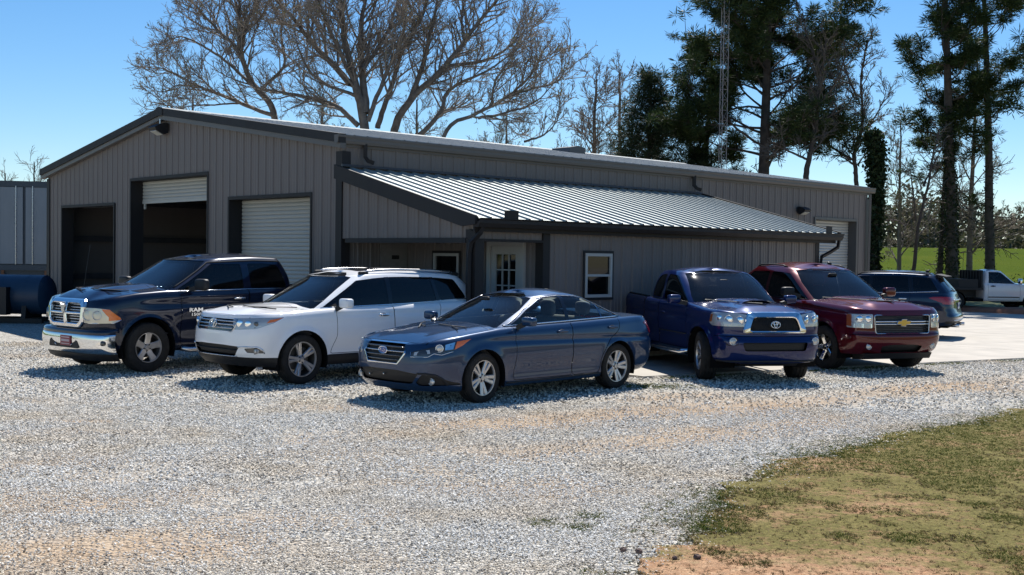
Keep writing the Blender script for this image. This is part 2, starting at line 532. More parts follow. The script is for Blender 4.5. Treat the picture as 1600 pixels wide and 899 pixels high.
    def finish(s, root, paint, seal_mat=None):
        bm, lay = s.bm, s.lay
        tasks = []
        for r in s.regions:
            for sd in r['sides']:
                sg = -1 if sd == 'R' else 1
                d, U, Vv = frame_of(r['D'], sg)
                polys = [r['poly']] + ([poly_off(r['poly'], r['gap'])] if r['gap'] > 0 else [])
                tasks.append((r, sd, sg, d, U, Vv, polys))
        FL = list(bm.faces)
        CC = np.array([f.calc_center_median()[:] for f in FL]); NN = np.array([f.normal[:] for f in FL]); LL = np.array([f[lay] for f in FL])
        for (r, sd, sg, d, U, Vv, polys) in tasks:
            du, dv, dd = np.array(U), np.array(Vv), np.array(d)
            for po in polys:
                a0 = min(p[0] for p in po)-0.12; a1 = max(p[0] for p in po)+0.12; b0 = min(p[1] for p in po)-0.12; b1 = max(p[1] for p in po)+0.12
                cu, cv = CC @ du, CC @ dv
                mk = (LL == r['isl']) & (NN @ dd >= r['dmin']) & (cu > a0) & (cu < a1) & (cv > b0) & (cv < b1)
                if sd in 'LR' and r['D'] != 'top': mk &= CC[:, 1]*sg > -0.02
                cset = {FL[i] for i in np.nonzero(mk)[0] if FL[i].is_valid and not (r['lim'] and not r['lim'](Vector(CC[i])))}
                old = set(cset); n = len(po); bb = {}
                def box(f):
                    uu = [v.co.dot(U) for v in f.verts]; vv = [v.co.dot(Vv) for v in f.verts]; bb[f] = (min(uu), max(uu), min(vv), max(vv))
                for f in cset: box(f)
                for i in range(n):
                    p0, p1 = po[i], po[(i+1) % n]
                    e = (p1[0]-p0[0], p1[1]-p0[1])
                    if abs(e[0])+abs(e[1]) < 1e-6: continue
                    nn = U*e[1] - Vv*e[0]; nn.normalize()
                    m0 = min(p0[0], p1[0])-0.01; m1 = max(p0[0], p1[0])+0.01; k0 = min(p0[1], p1[1])-0.01; k1 = max(p0[1], p1[1])+0.01
                    sub = [f for f in cset if not (bb[f][1] < m0 or bb[f][0] > m1 or bb[f][3] < k0 or bb[f][2] > k1)]
                    if not sub: continue
                    es = {ed for f in sub for ed in f.edges}; vs = {v for f in sub for v in f.verts}
                    res = bmesh.ops.bisect_plane(bm, geom=list(vs)+list(es)+sub, dist=1e-5, plane_co=U*p0[0]+Vv*p0[1], plane_no=nn)
                    for g in res['geom']:
                        if isinstance(g, bmesh.types.BMFace) and g.is_valid: cset.add(g); box(g)
                    cset = {f for f in cset if f.is_valid}
                fresh = [f for f in cset if f not in old]
                if fresh:
                    for f in fresh: f.normal_update()
                    FL += fresh; CC = np.concatenate([CC, [f.calc_center_median()[:] for f in fresh]]); NN = np.concatenate([NN, [f.normal[:] for f in fresh]]); LL = np.concatenate([LL, [f[lay] for f in fresh]])
        bm.normal_update()
        bm.verts.ensure_lookup_table()
        for i, v in enumerate(bm.verts): v.index = i
        nrm = [v.normal.copy() for v in bm.verts]; cos = [v.co.copy() for v in bm.verts]
        FL = list(bm.faces)
        CC = np.array([f.calc_center_median()[:] for f in FL]); NN = np.array([f.normal[:] for f in FL]); LL = np.array([f[lay] for f in FL])
        def inp(u, v, po):
            c = np.zeros(len(u), bool); j = len(po)-1
            for i in range(len(po)):
                xi, yi = po[i]; xj, yj = po[j]
                if yi != yj: c ^= ((yi > v) != (yj > v)) & (u < (xj-xi)*(v-yi)/(yj-yi)+xi)
                j = i
            return c
        own = np.full(len(FL), -2)
        for k, (r, sd, sg, d, U, Vv, polys) in enumerate(tasks):
            cu, cv = CC @ np.array(U), CC @ np.array(Vv)
            mk = (own == -2) & (LL == r['isl']) & (NN @ np.array(d) >= r['dmin'])
            if sd in 'LR' and r['D'] != 'top': mk &= CC[:, 1]*sg >= 0
            h0 = mk & inp(cu, cv, polys[0]); h1 = (mk & inp(cu, cv, polys[1]) & ~h0) if len(polys) > 1 else np.zeros(len(FL), bool)
            for i in np.nonzero(h0 | h1)[0]:
                if r['lim'] and not r['lim'](Vector(CC[i])): continue
                own[i] = k if h0[i] else -1
        groups = {}; body = []; band = []
        for i, f in enumerate(FL):
            if own[i] == -2: body.append(f)
            elif own[i] == -1: band.append(f)
            else: groups.setdefault(int(own[i]), []).append(f)
        def emit(name, faces, mat, parent, off):
            idx = {}; vs = []; ns = []; fs = []
            for f in faces:
                q = []
                for v in f.verts:
                    if v.index not in idx:
                        idx[v.index] = len(vs); vs.append(cos[v.index] + nrm[v.index]*off); ns.append(nrm[v.index])
                    q.append(idx[v.index])
                fs.append(q)
            o = mesh_obj(name, vs, fs, mat, parent, True)
            o.data.normals_split_custom_set_from_vertices(ns)
            return o
        made = {}
        body_o = emit('body', body, paint, root, 0.0)
        if band: emit('door_seal', band, seal_mat or M_SEAL, root, -0.012)
        s.made = made
        for k, (r, sd, sg, d, U, Vv, polys) in enumerate(tasks):
            if k not in groups or r['mat'] is None: continue
            par = root
            if r['parent']:
                par = made.get((r['parent'], sd)) or made.get((r['parent'], 'L')) or root
            o = emit(r['name'], groups[k], r['mat'], par, r['off'])
            if r['label']: o['label'] = r['label']
            made[(r['name'] if (r['name'], sd) not in made else r['name']+str(k), sd)] = o
        bm.free()
        return body_o

    # --- conforming frame between two outlines on the surface
    def ring(s, name, outer, inner, D, mat, root, out=0.02, depth=0.03, sg=1, bev=0.006):
        mb = MB(); n = len(outer); vs = []
        for poly, of in ((outer, -0.01), (outer, out-bev), (poly_off(outer, -bev), out), (poly_off(inner, bev), out), (inner, out-bev), (inner, -depth)):
            for p in poly: vs.append(s.ang(D if not isinstance(D, str) else {'front': 0, 'rear': 180, 'side': 90}[D], p[0], p[1], 0, sg) + frame_of(D, sg)[0]*of)
        fs = []
        for k in range(5):
            for i in range(n): fs.append((k*n+i, k*n+(i+1)%n, (k+1)*n+(i+1)%n, (k+1)*n+i))
        mb.add(vs, fs)
        o = mb.build(name, mat, root); fix_normals(o); return o
    # --- flat-ish plate cut to an outline, standing proud of (or sunk in) the surface
    def plate(s, name, poly, D, mat, root, out=0.01, depth=0.02, sg=1, flat=False):
        a = D if not isinstance(D, str) else {'front': 0, 'rear': 180, 'side': 90}[D]
        dd = frame_of(D, sg)[0]
        pts = [s.ang(a, p[0], p[1], 0, sg) for p in poly]
        n = len(pts)
        vs = [p + dd*out for p in pts] + [p - dd*depth for p in pts]
        mb = MB().add(vs, [tuple(range(n))] + [(i, (i+1)%n, n+(i+1)%n, n+i) for i in range(n)])
        o = mb.build(name, mat, root); fix_normals(o); return o

def fix_normals(o):
    bm = bmesh.new(); bm.from_mesh(o.data); bmesh.ops.recalc_face_normals(bm, faces=bm.faces); bm.to_mesh(o.data); bm.free()

# ------------------------------------------------------------------ wheels
def make_wheel(R, rim, width, style, alloy=None):
    """returns (wheel, tyre, rim) data for an axis along y, outside towards +y"""
    alloy = alloy or M_ALLOY
    h = width/2; t = MB()
    tw = R - rim
    prof = [(-h*0.80, rim*0.97), (-h*0.96, rim+tw*0.25), (-h, rim+tw*0.55), (-h*0.93, R-0.03), (-h*0.84, R-0.010), (-h*0.72, R-0.002)]
    for g in (-0.45, 0.0, 0.45):
        prof += [(h*(g-0.055), R), (h*(g-0.04), R-0.009), (h*(g+0.04), R-0.009), (h*(g+0.055), R)]
    prof += [(h*0.72, R-0.002), (h*0.84, R-0.010), (h*0.93, R-0.03), (h, rim+tw*0.55), (h*0.965, rim+tw*0.25), (h*0.86, rim+0.006), (h*0.80, rim*0.97)]
    t.lathe(prof, 44, cap=False)
    # shoulder blocks
    for j in range(44):
        a = 2*PI*j/44
        for sg in (-1, 1):
            c = Vector((math.cos(a)*(R-0.012), sg*h*0.80, math.sin(a)*(R-0.012)))
            rr = Vector((math.cos(a), 0, math.sin(a))); tt = Vector((-math.sin(a), 0, math.cos(a)))
            q = [c + tt*i*0.014 + Vector((0, sg*k*h*0.12, 0)) + rr*0.010 - rr*(0.012 if k > 0 else 0) for i, k in ((-1,-1),(1,-1),(1,1),(-1,1))]
            q2 = [p - rr*0.02 for p in q]
            t.add(q+q2, [(0,1,2,3),(0,1,5,4),(1,2,6,5),(2,3,7,6),(3,0,4,7)])
    w = MB()   # barrel, brake disc and hub behind the spokes
    w.lathe([(h*0.80, rim*0.985), (h*0.70, rim*0.93), (-h*0.2, rim*0.86), (-h*0.8, rim*0.90)], 40, cap=False)
    w.lathe([(-h*0.05, 0.0), (-h*0.05, rim*0.70), (-h*0.20, rim*0.70), (-h*0.20, 0.0)], 32)
    w.box(-rim*0.75, -rim*0.45, -h*0.3, h*0.1, -rim*0.18, rim*0.18)
    r = MB()
    # lip
    r.lathe([(h*0.82, rim*1.0), (h*0.90, rim*0.995), (h*0.89, rim*0.955), (h*0.70, rim*0.925), (h*0.64, rim*0.955)], 48, cap=False)
    hub = style.get('hub', 0.17)*rim
    yf = h*style.get('face', 0.55); yr = h*style.get('rimface', 0.80)
    r.lathe([(yf-0.05, hub*1.25), (yf, hub*1.15), (yf+0.006, hub*0.8), (yf+0.006, 0.0)], 24)
    r.lathe([(yf+0.005, hub*0.62), (yf+0.020, hub*0.55), (yf+0.022, 0.0)], 20, mi=0)
    n = style['n']
    for i in range(n):
        for k, (da, w0, w1, r0, r1) in enumerate(style['spokes']):
            a = 2*PI*i/n + rad(style.get('rot', 90)) + rad(da if isinstance(da, (int, float)) else 0)
            a0 = a + (rad(da[0]) if isinstance(da, tuple) else 0); a1 = a + (rad(da[1]) if isinstance(da, tuple) else 0)
            vs = []
            for (q, aa, ww, y0) in ((r0*rim, a0, w0*rim, yf), ((r0+r1)/2*rim, (a0+a1)/2, (w0+w1)/2*rim*style.get('mid', 0.95), yf*0.45+yr*0.55), (r1*rim, a1, w1*rim, yr)):
                c = Vector((math.cos(aa)*q, 0, math.sin(aa)*q)); tt = Vector((-math.sin(aa), 0, math.cos(aa)))
                b = min(0.010, ww*0.18)
                vs += [c - tt*ww/2 + Vector((0, y0-0.035, 0)), c - tt*ww/2 + Vector((0, y0-b, 0)), c - tt*(ww/2-b) + Vector((0, y0, 0)),
                       c + tt*(ww/2-b) + Vector((0, y0, 0)), c + tt*ww/2 + Vector((0, y0-b, 0)), c + tt*ww/2 + Vector((0, y0-0.035, 0))]
            fs = []
            for m in range(2):
                for j in range(6): fs.append((m*6+j, m*6+(j+1)%6, (m+1)*6+(j+1)%6, (m+1)*6+j))
            fs += [(0,1,2,3,4,5), (12,13,14,15,16,17)]
            r.add(vs, fs)
    for i in range(style.get('lugs', 5)):
        a = 2*PI*(i+0.5)/style.get('lugs', 5) + rad(style.get('rot', 90))
        q = hub*style.get('lugr', 0.92)
        r.lathe([(yf-0.01, 0.013), (yf+0.010, 0.013), (yf+0.014, 0.008), (yf+0.014, 0.0)], 6, c=(math.cos(a)*q, 0, math.sin(a)*q), mi=1)
    tm = t.build('tyre', M_TYRE, None, autosmooth=rad(40)); wm = w.build('wheel', M_DISC, None, autosmooth=rad(40)); rm = r.build('rim', None, None, mats=[alloy, M_BLACK], autosmooth=rad(35))
    for o in (tm, wm, rm): fix_normals(o)
    datas = (wm.data, tm.data, rm.data)
    for o in (tm, wm, rm): bpy.data.objects.remove(o)
    return datas

def put_wheels(root, datas, wb, wz, yoff, steer=0.0, rear_yoff=None):
    for fr, x in ((True, 0.0), (False, -wb)):
        for sg in (1, -1):
            yy = (yoff if fr or rear_yoff is None else rear_yoff)*sg
            o = bpy.data.objects.new('wheel', datas[0]); link(o, root)
            o.location = (x, yy, wz); o.rotation_euler = (0, rad(random.uniform(0, 70)), (0 if sg > 0 else PI) + (steer if fr else 0))
            for nm, d in (('tyre', datas[1]), ('rim', datas[2])):
                c = bpy.data.objects.new(nm, d); link(c, o)

def wheel_wells(root, P, mat=None):
    hw = P['hw']
    for cx, R in ((0, P['Rf']), (-P['wb'], P['Rr'])):
        for sg in (1, -1):
            mb = MB(); vs = []; n = 20
            for k, (yy, dr) in enumerate(((hw-0.012+P['flare']*0.4, 0.004), (hw*0.55, 0.02))):
                for j in range(n+1):
                    a = -0.35 + (PI+0.7)*j/n
                    vs.append((cx+(R+dr)*math.cos(a), sg*yy, P['wz']+(R+dr)*math.sin(a)))
            fs = [(j, j+1, n+2+j, n+1+j) for j in range(n)]
            fs.append(tuple(range(n+1, 2*n+2)))
            mb.add(vs, fs)
            mb.build('wheel_arch_liner', mat or M_DARK, root, autosmooth=rad(30))

def arch_poly(cx, cz, R, n=26, z0=None, sx=1.0):
    a0 = -0.5
    return [(cx+sx*R*math.cos(a0+(PI+1.0)*i/n), cz+R*math.sin(a0+(PI+1.0)*i/n)) for i in range(n+1)]

def seats(root, rows, zc, mat, wid=0.50, hr=True, back_h=0.62, yofs=0.36):
    """rows: list of (x of the seat's back, kind) ; kind 'pair' or 'bench'"""
    for (x, kind) in rows:
        ys = [yofs, -yofs] if kind == 'pair' else [0.0]
        for y in ys:
            w = wid if kind == 'pair' else wid*2.4
            m = MB()
            m.sell((x+0.30, y, zc), (0.27, w/2, 0.09), 0.45, 20, 10)
            Mr = Matrix.Rotation(rad(-14), 3, 'Y')
            m.sell((x-0.03, y, zc+back_h*0.5), (0.085, w/2, back_h*0.52), 0.42, 20, 10, M3=Mr)
            o = m.build('front_seat' if kind == 'pair' else 'rear_seat', mat, root, True)
            if hr:
                for yy in ([y] if kind == 'pair' else [y-0.36, y+0.36]):
                    h = MB(); h.sell((x-0.13, yy, zc+back_h+0.13), (0.055, 0.13, 0.10), 0.55, 16, 10)
                    for q in (-0.05, 0.05): h.tube([(x-0.10, yy+q, zc+back_h-0.05), (x-0.13, yy+q, zc+back_h+0.08)], 0.007, 5)
                    h.build('headrest', mat, o, True)

def cabin(root, xf, xr, w, zfloor, zdash, mat=None, side=1):
    mb = MB(); mb.box(xr, xf+0.35, -w, w, zfloor-0.02, zfloor)
    mb.build('cabin_floor', M_DASH, root)
    d = MB()
    prof = [(xf+0.42, zdash-0.02), (xf+0.10, zdash+0.02), (xf-0.02, zdash-0.02), (xf-0.06, zdash-0.14), (xf+0.10, zdash-0.35), (xf+0.42, zdash-0.4)]
    d.prism([(x, -w, z) for x, z in prof], (0, 2*w, 0))
    d.build('dashboard', mat or M_DASH, root)
    s = MB(); c = Vector((xf-0.20, 0.36, zdash-0.04)); ax = Vector((-0.9, 0, 0.42)).normalized()
    u = Vector((0, 1, 0)); v = ax.cross(u)
    ring = [c + u*math.cos(2*PI*i/24)*0.185 + v*math.sin(2*PI*i/24)*0.185 for i in range(25)]
    s.tube(ring, 0.014, 6, cap=False)
    s.bar(c-u*0.17, c+u*0.17, 0.03, 0.02); s.tube([c, c-ax*0.2], 0.04, 8)
    s.build('steering_wheel', M_BLACK, root, autosmooth=rad(40))

def mirror(root, c, r, paint, sg, arm=0.12, body_y=0.85, name='door_mirror', tilt=0):
    m = MB()
    m.sell((c[0], c[1]*sg, c[2]), r, 0.45, 22, 12)
    o = m.build(name, paint, root, True)
    a = MB(); a.bar((c[0]+0.02, (c[1]-r[1]*0.6)*sg, c[2]-r[2]*0.6), (c[0]+0.08, body_y*sg, c[2]-r[2]*0.6-arm*0.5), 0.05, 0.07)
    a.build('mirror_arm', M_BLACK, o)
    g = MB(); n = 20
    vs = [(c[0]-r[0]*0.985, c[1]*sg + math.copysign(abs(math.cos(2*PI*i/n))**0.5, math.cos(2*PI*i/n))*r[1]*0.80, c[2] + math.copysign(abs(math.sin(2*PI*i/n))**0.5, math.sin(2*PI*i/n))*r[2]*0.78) for i in range(n)]
    g.add(vs, [tuple(range(n))]); g.build('mirror_glass', M_CHROME, o)
    return o

def handle(car, x, z, sg, mat, root, L=0.20, chrome=False):
    p = car.side(x, z, 0.0, sg)
    m = MB(); m.sell((p.x, p.y+0.022*sg, p.z), (L/2, 0.014, 0.018), 0.5, 16, 8)
    for k in (-1, 1): m.sell((p.x+k*L*0.4, p.y+0.006*sg, p.z), (0.022, 0.022, 0.017), 0.5, 10, 6)
    o = m.build('door_handle', mat, root, True)
    c = MB(); c.sell((p.x, p.y-0.004*sg, p.z-0.005), (L*0.30, 0.010, 0.034), 0.8, 14, 6)
    c.build('handle_cup', M_BLACK, o, True)
    return o

def wiper(car, y0, y1, z, root, rise=0.03):
    pts = []
    for i in range(7):
        t = i/6; y = y0+(y1-y0)*t
        pts.append(car.front(y, z+rise*t*0.6, 0.014))
    m = MB(); m.tube(pts, 0.008, 5)
    m.tube([pts[3], car.front(y0, z-0.02, 0.02)], 0.009, 5)
    return m.build('wiper', M_BLACK, root)

def text_mesh(name, txt, size, mat, parent, loc, rot, ext=0.004, bold=0.0, sx=1.0):
    cu = bpy.data.curves.new(name, 'FONT'); cu.body = txt; cu.size = size; cu.extrude = ext; cu.offset = bold
    cu.align_x = 'CENTER'; cu.align_y = 'CENTER'; cu.resolution_u = 2
    t = bpy.data.objects.new(name, cu); COL.objects.link(t)
    dg = bpy.context.evaluated_depsgraph_get()
    me = bpy.data.meshes.new_from_object(t.evaluated_get(dg))
    bpy.data.objects.remove(t); bpy.data.curves.remove(cu)
    me.materials.clear(); me.materials.append(mat)
    o = bpy.data.objects.new(name, me); link(o, parent)
    o.location = loc; o.rotation_euler = rot; o.scale = (sx, 1, 1)
    return o

def ellipse_tube(mb, c, U, Vv, a, b, r, n=24):
    mb.tube([c + U*(a*math.cos(2*PI*i/n)) + Vv*(b*math.sin(2*PI*i/n)) for i in range(n+1)], r, 6, cap=False)

def oval_emblem(car, y, z, w, root, out=0.03, rear=False):
    """three crossed ovals"""
    c = car.front(y, z, 0) + Vector((out, 0, 0)); U = Vector((0, 1, 0)); V = Vector((-0.12, 0, 1)).normalized()
    m = MB(); r = w*0.045
    ellipse_tube(m, c, U, V, w/2, w*0.34, r); ellipse_tube(m, c+V*w*0.02, U, V, w*0.15, w*0.31, r); ellipse_tube(m, c+V*w*0.15, U, V, w*0.32, w*0.14, r)
    return m.build('emblem', M_CHROME, root, True)
# ================================================================== the vehicles
SEC_CAR = [(0, .90), (.03, .955), (.10, .975), (.22, .982), (.40, .992), (.55, 1.0), (.68, .998), (.80, .985), (.90, .972), (.95, .955), (.98, .93), (1.0, .90)]
SEC_SUV = [(0, .90), (.03, .95), (.10, .972), (.25, .985), (.45, .997), (.60, 1.0), (.75, .992), (.88, .982), (.94, .965), (.975, .94), (1.0, .905)]
SEC_TRK = [(0, .90), (.03, .945), (.10, .965), (.30, .982), (.45, .99), (.62, 1.0), (.78, .995), (.90, .985), (.95, .970), (.98, .948), (1.0, .92)]

def chrome_line(car, pts, r, root, sides=(1, -1), name='window_trim', mat=None, off=0.004, sub=4, squash=1.0):
    """a trim strip along a line on the car's side"""
    for sg in sides:
        q = []
        for i in range(len(pts)-1):
            for k in range(sub):
                t = k/sub; q.append(car.side(pts[i][0]*(1-t)+pts[i+1][0]*t, pts[i][1]*(1-t)+pts[i+1][1]*t, off, sg))
        q.append(car.side(pts[-1][0], pts[-1][1], off, sg))
        m = MB(); m.tube(q, r, 6, squash=squash); m.build(name, mat or M_CHROME, root, True)

def disc_on(car, D, p, z, r, name, mat, parent, sg=1, out=0.012, bez=None, dome=0.3):
    """round lamp standing on the surface"""
    c = car.ang(D, p, z, 0, sg); d, U, Vv = frame_of(D, sg)
    m = MB(); n = 22; vs = []; fs = []
    prof = [(1.0, -0.03), (1.0, out), (0.8, out+r*dome*0.4), (0.45, out+r*dome*0.8), (0.0, out+r*dome)]
    for (q, o) in prof:
        for j in range(n): vs.append(c + U*(q*r*math.cos(2*PI*j/n)) + Vv*(q*r*math.sin(2*PI*j/n)) + d*o)
    for i in range(len(prof)-1):
        for j in range(n): fs.append((i*n+j, i*n+(j+1)%n, (i+1)*n+(j+1)%n, (i+1)*n+j))
    m.add(vs, fs); o = m.build(name, mat, parent, autosmooth=rad(35)); fix_normals(o)
    if bez is not None:
        b = MB(); b.tube([c + U*(r*1.08*math.cos(2*PI*i/n)) + Vv*(r*1.08*math.sin(2*PI*i/n)) + d*(out+0.004) for i in range(n+1)], r*0.10, 6, cap=False)
        b.build('lamp_bezel', bez, o, True)
    return o

def underbody(root, P, z0=0.20, z1=0.36):
    m = MB(); hw = P['hw']
    x0, x1 = P['xR']+0.25, P['xF']-0.22
    m.box(x0, x1, -hw*0.62, hw*0.62, z0+0.04, z1)
    m.box(-P['wb']+P['Rr']+0.06, -P['Rf']-0.06, -hw*0.88, hw*0.88, z0, z1)
    for cx in (0, -P['wb']): m.tube([(cx, -hw*0.8, P['wz']), (cx, hw*0.8, P['wz'])], 0.05, 8)
    m.build('underbody', M_DARK, root)

def reparent(o, p):
    if o is not None and p is not None: o.parent = p

# ---------------------------------------------------------------- dark blue sedan
def build_sedan():
    root = empty('sedan')
    tag(root, 'glossy blue four door sedan parked frontmost on the gravel', 'car', 'vehicles parked in front of the workshop')
    paint = car_paint('paint_steel_blue', (0.009, 0.034, 0.088), 0.25, 0.30, 0.05)
    P = dict(hw=.92, wb=2.75, xF=1.0, xR=-3.85, wz=.335, Rf=.385, Rr=.385, flare=.014, fband=.07,
             zb=[(.95, .19), (.3, .18), (-.4, .19), (-2.3, .20), (-3.2, .24), (-3.85, .30)],
             zs=[(.95, .765), (.86, .805), (.6, .865), (.2, .915), (-.3, .965), (-.7, .985), (-1.7, 1.01), (-2.8, 1.045), (-3.3, 1.06), (-3.65, 1.065), (-3.85, 1.03)],
             hc=[(.95, .01), (.7, .045), (.2, .07), (-.4, .07), (-3.0, .05), (-3.6, .035), (-3.85, .01)],
             sec=SEC_CAR, front=[(.19, .86), (.26, .945), (.38, .99), (.52, 1.0), (.66, .99), (.765, .945)], fa=.66, fn=2.9,
             rear=[(.30, -3.70), (.42, -3.82), (.6, -3.85), (.82, -3.82), (.95, -3.77), (1.03, -3.74)], ra=.45, rn=2.9, taperF=.035, taperR=.05,
             side=lambda x, z, t: -.020*np.exp(-((z-(.80+.02*(x+1)))/.035)**2)*sstep(.2, -.6, x) - .018*np.exp(-((z-.40)/.10)**2)*sstep(-.3, -.6, x)*sstep(-2.5, -2.2, x)
                   - .028*sstep(-2.6, -3.3, x)*sstep(.7, 1.0, z),
             bump=lambda x, y: .014*np.exp(-((np.abs(y)-.50-.10*(.9-x))/.05)**2)*sstep(.92, .6, x)*sstep(-.5, -.2, x),
             gh=dict(rail=[(.2, 1.33), (-.9, 1.345), (-1.2, 1.375), (-1.75, 1.415), (-2.2, 1.395), (-2.7, 1.33), (-3.1, 1.22), (-3.5, 1.12)], zn=(.95, 1.39),
                     gw=[(0, .815), (.3, .775), (.7, .69), (.88, .635), (.95, .60), (1, .555)],
                     front=[(.93, -.12), (1.10, -.48), (1.25, -.80), (1.39, -1.15)], rear=[(1.0, -3.42), (1.12, -3.12), (1.25, -2.82), (1.39, -2.42)],
                     fa=.46, fn=2.5, ra=.50, rn=2.6, crown=.078, tr=.06))
    car = Car(P)
    R = car.region
    A = [car.ghx(u, .945) for u in (.10, .35, .6, .8, .9)]
    A = [(x-.01, z) for x, z in A]
    ftop = [(-1.40, 1.358), (-1.66, 1.378)]
    fw = [(A[0][0]-.02, 1.012)] + A + ftop + [(-1.72, 1.38), (-1.70, 1.042)]
    rw = [(-1.80, 1.382), (-2.10, 1.370), (-2.40, 1.315), (-2.455, 1.29), (-2.49, 1.068), (-1.78, 1.048)]
    qw = [(-2.495, 1.275), (-2.66, 1.205), (-2.86, 1.105), (-2.89, 1.082), (-2.53, 1.07)]
    R('arch', arch_poly(0, .335, .385), 'side', None); R('arch', arch_poly(-2.75, .335, .385), 'side', None)
    R('front_side_window', rpoly(fw, .02), 'side', M_GLASS_CLEAR, 1, off=-.006)
    R('rear_side_window', rpoly(rw, .02), 'side', M_GLASS_CLEAR, 1, off=-.006)
    R('quarter_window', rpoly(qw, .015), 'side', M_GLASS_CLEAR, 1, off=-.006)
    R('door_pillar', [(-1.715, 1.375), (-1.795, 1.377), (-1.785, 1.045), (-1.695, 1.04)], 'side', M_GLOSSBLACK, 1, off=-.001)
    ws = [(-car.ghw(u, .86)[0], car.ghw(u, .86)[1]) for u in (.06, .3, .6, .93)]
    ws = [(y, z) for y, z in ws] + [(-.25, 1.415), (.25, 1.415)] + [(-y, z) for y, z in ws[::-1]] + [(.3, .955), (-.3, .955)]
    R('windscreen', ws, 'front', M_GLASS_SCREEN, 1, 'C', off=-.004, dmin=.1)
    bw = [(-.58, 1.10), (-.46, 1.36), (.46, 1.36), (.58, 1.10)]
    R('rear_window', rpoly(bw, .05), 'rear', M_GLASS_CLEAR, 1, 'C', off=-.004, dmin=.1)
    R('turn_signal', [(.37, .835), (.53, .862), (.44, .785), (.345, .735)], 40, M_AMBER, off=.001)
    R('headlight', [(-.215, .635), (-.205, .70), (.05, .765), (.30, .822), (.40, .842), (.53, .864), (.44, .785), (.33, .715), (.19, .672), (.10, .69), (.02, .645)], 40, M_LAMPDARK, off=-.004)
    gr = [(-.30, .545), (-.405, .68), (-.37, .795), (.37, .795), (.405, .68), (.30, .545)]
    R('grille_opening', gr, 'front', M_BLACK, 0, 'C', off=-.035)
    R('lower_intake', rpoly([(-.50, .285), (-.62, .42), (-.3, .455), (.3, .455), (.62, .42), (.50, .285)], .03), 'front', M_BLACK, 0, 'C', off=-.04)
    R('fog_lamp_recess', rpoly([(.60, .265), (.56, .30), (.66, .415), (.80, .40), (.90, .275)], .02), 'front', M_BLACK, off=-.02, dmin=.05)
    R('hood', [(.84, -.50), (.80, -.66), (.3, -.80), (-.20, -.80), (-.20, .80), (.3, .80), (.80, .66), (.84, .50)], 'top', paint, 0, 'C', gap=.009, dmin=.55)
    R('front_door', rpoly([(-.56, .275), (-.60, .6), (-.60, 1.3), (-1.735, 1.3), (-1.735, .275)], .05), 'side', paint, gap=.009)
    R('rear_door', rpoly([(-1.75, .275), (-1.75, 1.3), (-2.86, 1.3), (-2.78, .90), (-2.52, .72), (-2.37, .52), (-2.32, .275)], .05), 'side', paint, gap=.009)
    R('tail_lamp', rpoly([(-3.42, .955), (-3.45, .985), (-3.78, 1.0), (-3.90, .98), (-3.90, .80), (-3.70, .83)], .02), 'side', M_RED, off=.006, dmin=.05)
    R('tail_lamp', rpoly([(.45, .82), (.45, .95), (.95, .98), (.95, .80)], .02), 'rear', M_RED, off=.006, dmin=.25)
    R('void', [(-.32, -.74), (-.32, .74), (-3.0, .70), (-3.0, -.70)], 'top', None, 0, 'C', dmin=.3)
    car.finish(root, paint)
    md = car.made
    for sd, sg in (('L', 1), ('R', -1)):
        hl = md.get(('headlight', sd)); reparent(md.get(('turn_signal', sd)), hl)
        disc_on(car, 40, .165, .755, .045, 'projector_lens', M_LAMP, hl, sg, .006, M_CHROME)
        car.plate('reflector', [(.235, .73), (.235, .80), (.35, .83), (.33, .74)], 40, M_REFLECT, hl, .004, .01, sg)
        car.plate('reflector', [(-.17, .655), (-.16, .70), (.04, .735), (.05, .69)], 40, M_LAMP, hl, .003, .01, sg)
        ln = [car.ang(40, p, z, .004, sg) for p, z in [(-.21, .70), (-.212, .637), (.02, .643), (.10, .688), (.19, .67), (.33, .712)]]
        MB().tube(ln, .006, 5).build('lamp_trim', M_CHROME, hl, True)
        disc_on(car, 'front' if 0 else 0, .735, .325, .042, 'fog_lamp', M_LAMP, root, sg, -.008, M_CHROME)
        w = [car.ang(0, y, z, .006, sg) for y, z in [(.60, .425), (.70, .428), (.79, .41), (.83, .36), (.84, .275)]]
        MB().tube(w, .014, 6).build('fog_lamp_trim', paint, root, True)
        mirror(root, (-.72, 1.02, 1.065), (.065, .11, .062), paint, sg, .10, .86)
        for x in (-1.52, -2.62): handle(car, x, .90 if x > -2 else .925, sg, paint, md[('front_door' if x > -2 else 'rear_door', sd)])
        q = car.side(-2.0, .27, .004, sg)
    chrome_line(car, [(A[0][0]+.01, 1.0), (-1.2, 1.02), (-1.8, 1.038), (-2.5, 1.06), (-2.93, 1.075)], .011, root)
    chrome_line(car, [(A[0][0]+.03, 1.01)] + [(x+.015, z+.012) for x, z in A] + [(-1.40, 1.37), (-1.72, 1.392), (-2.10, 1.383), (-2.43, 1.325), (-2.66, 1.22), (-2.93, 1.08)], .006, root, mat=M_DULLCHROME)
    chrome_line(car, [(-.42, .245), (-1.4, .25), (-2.35, .262)], .012, root, name='sill_moulding', mat=paint)
    # grille: frame, four slats, oval badge
    car.ring('grille_frame', poly_off(gr, .022), gr, 'front', M_CHROME, root, .014, .03)
    for i in range(4):
        z = .585 + .055*i; yw = .318 + .105*min(1, (z-.545)/.135)*.8 - max(0, z-.70)*.3
        pts = [car.front(y, z, -.004) for y in np.linspace(-yw, yw, 9)]
        MB().tube(pts, .017, 8, squash=.6).build('grille_slat', M_LAMPDARK if i != 2 else M_DULLCHROME, root, True)
    c = car.front(0, .70, 0) + Vector((.012, 0, 0)); U = Vector((0, 1, 0)); V = Vector((0, 0, 1))
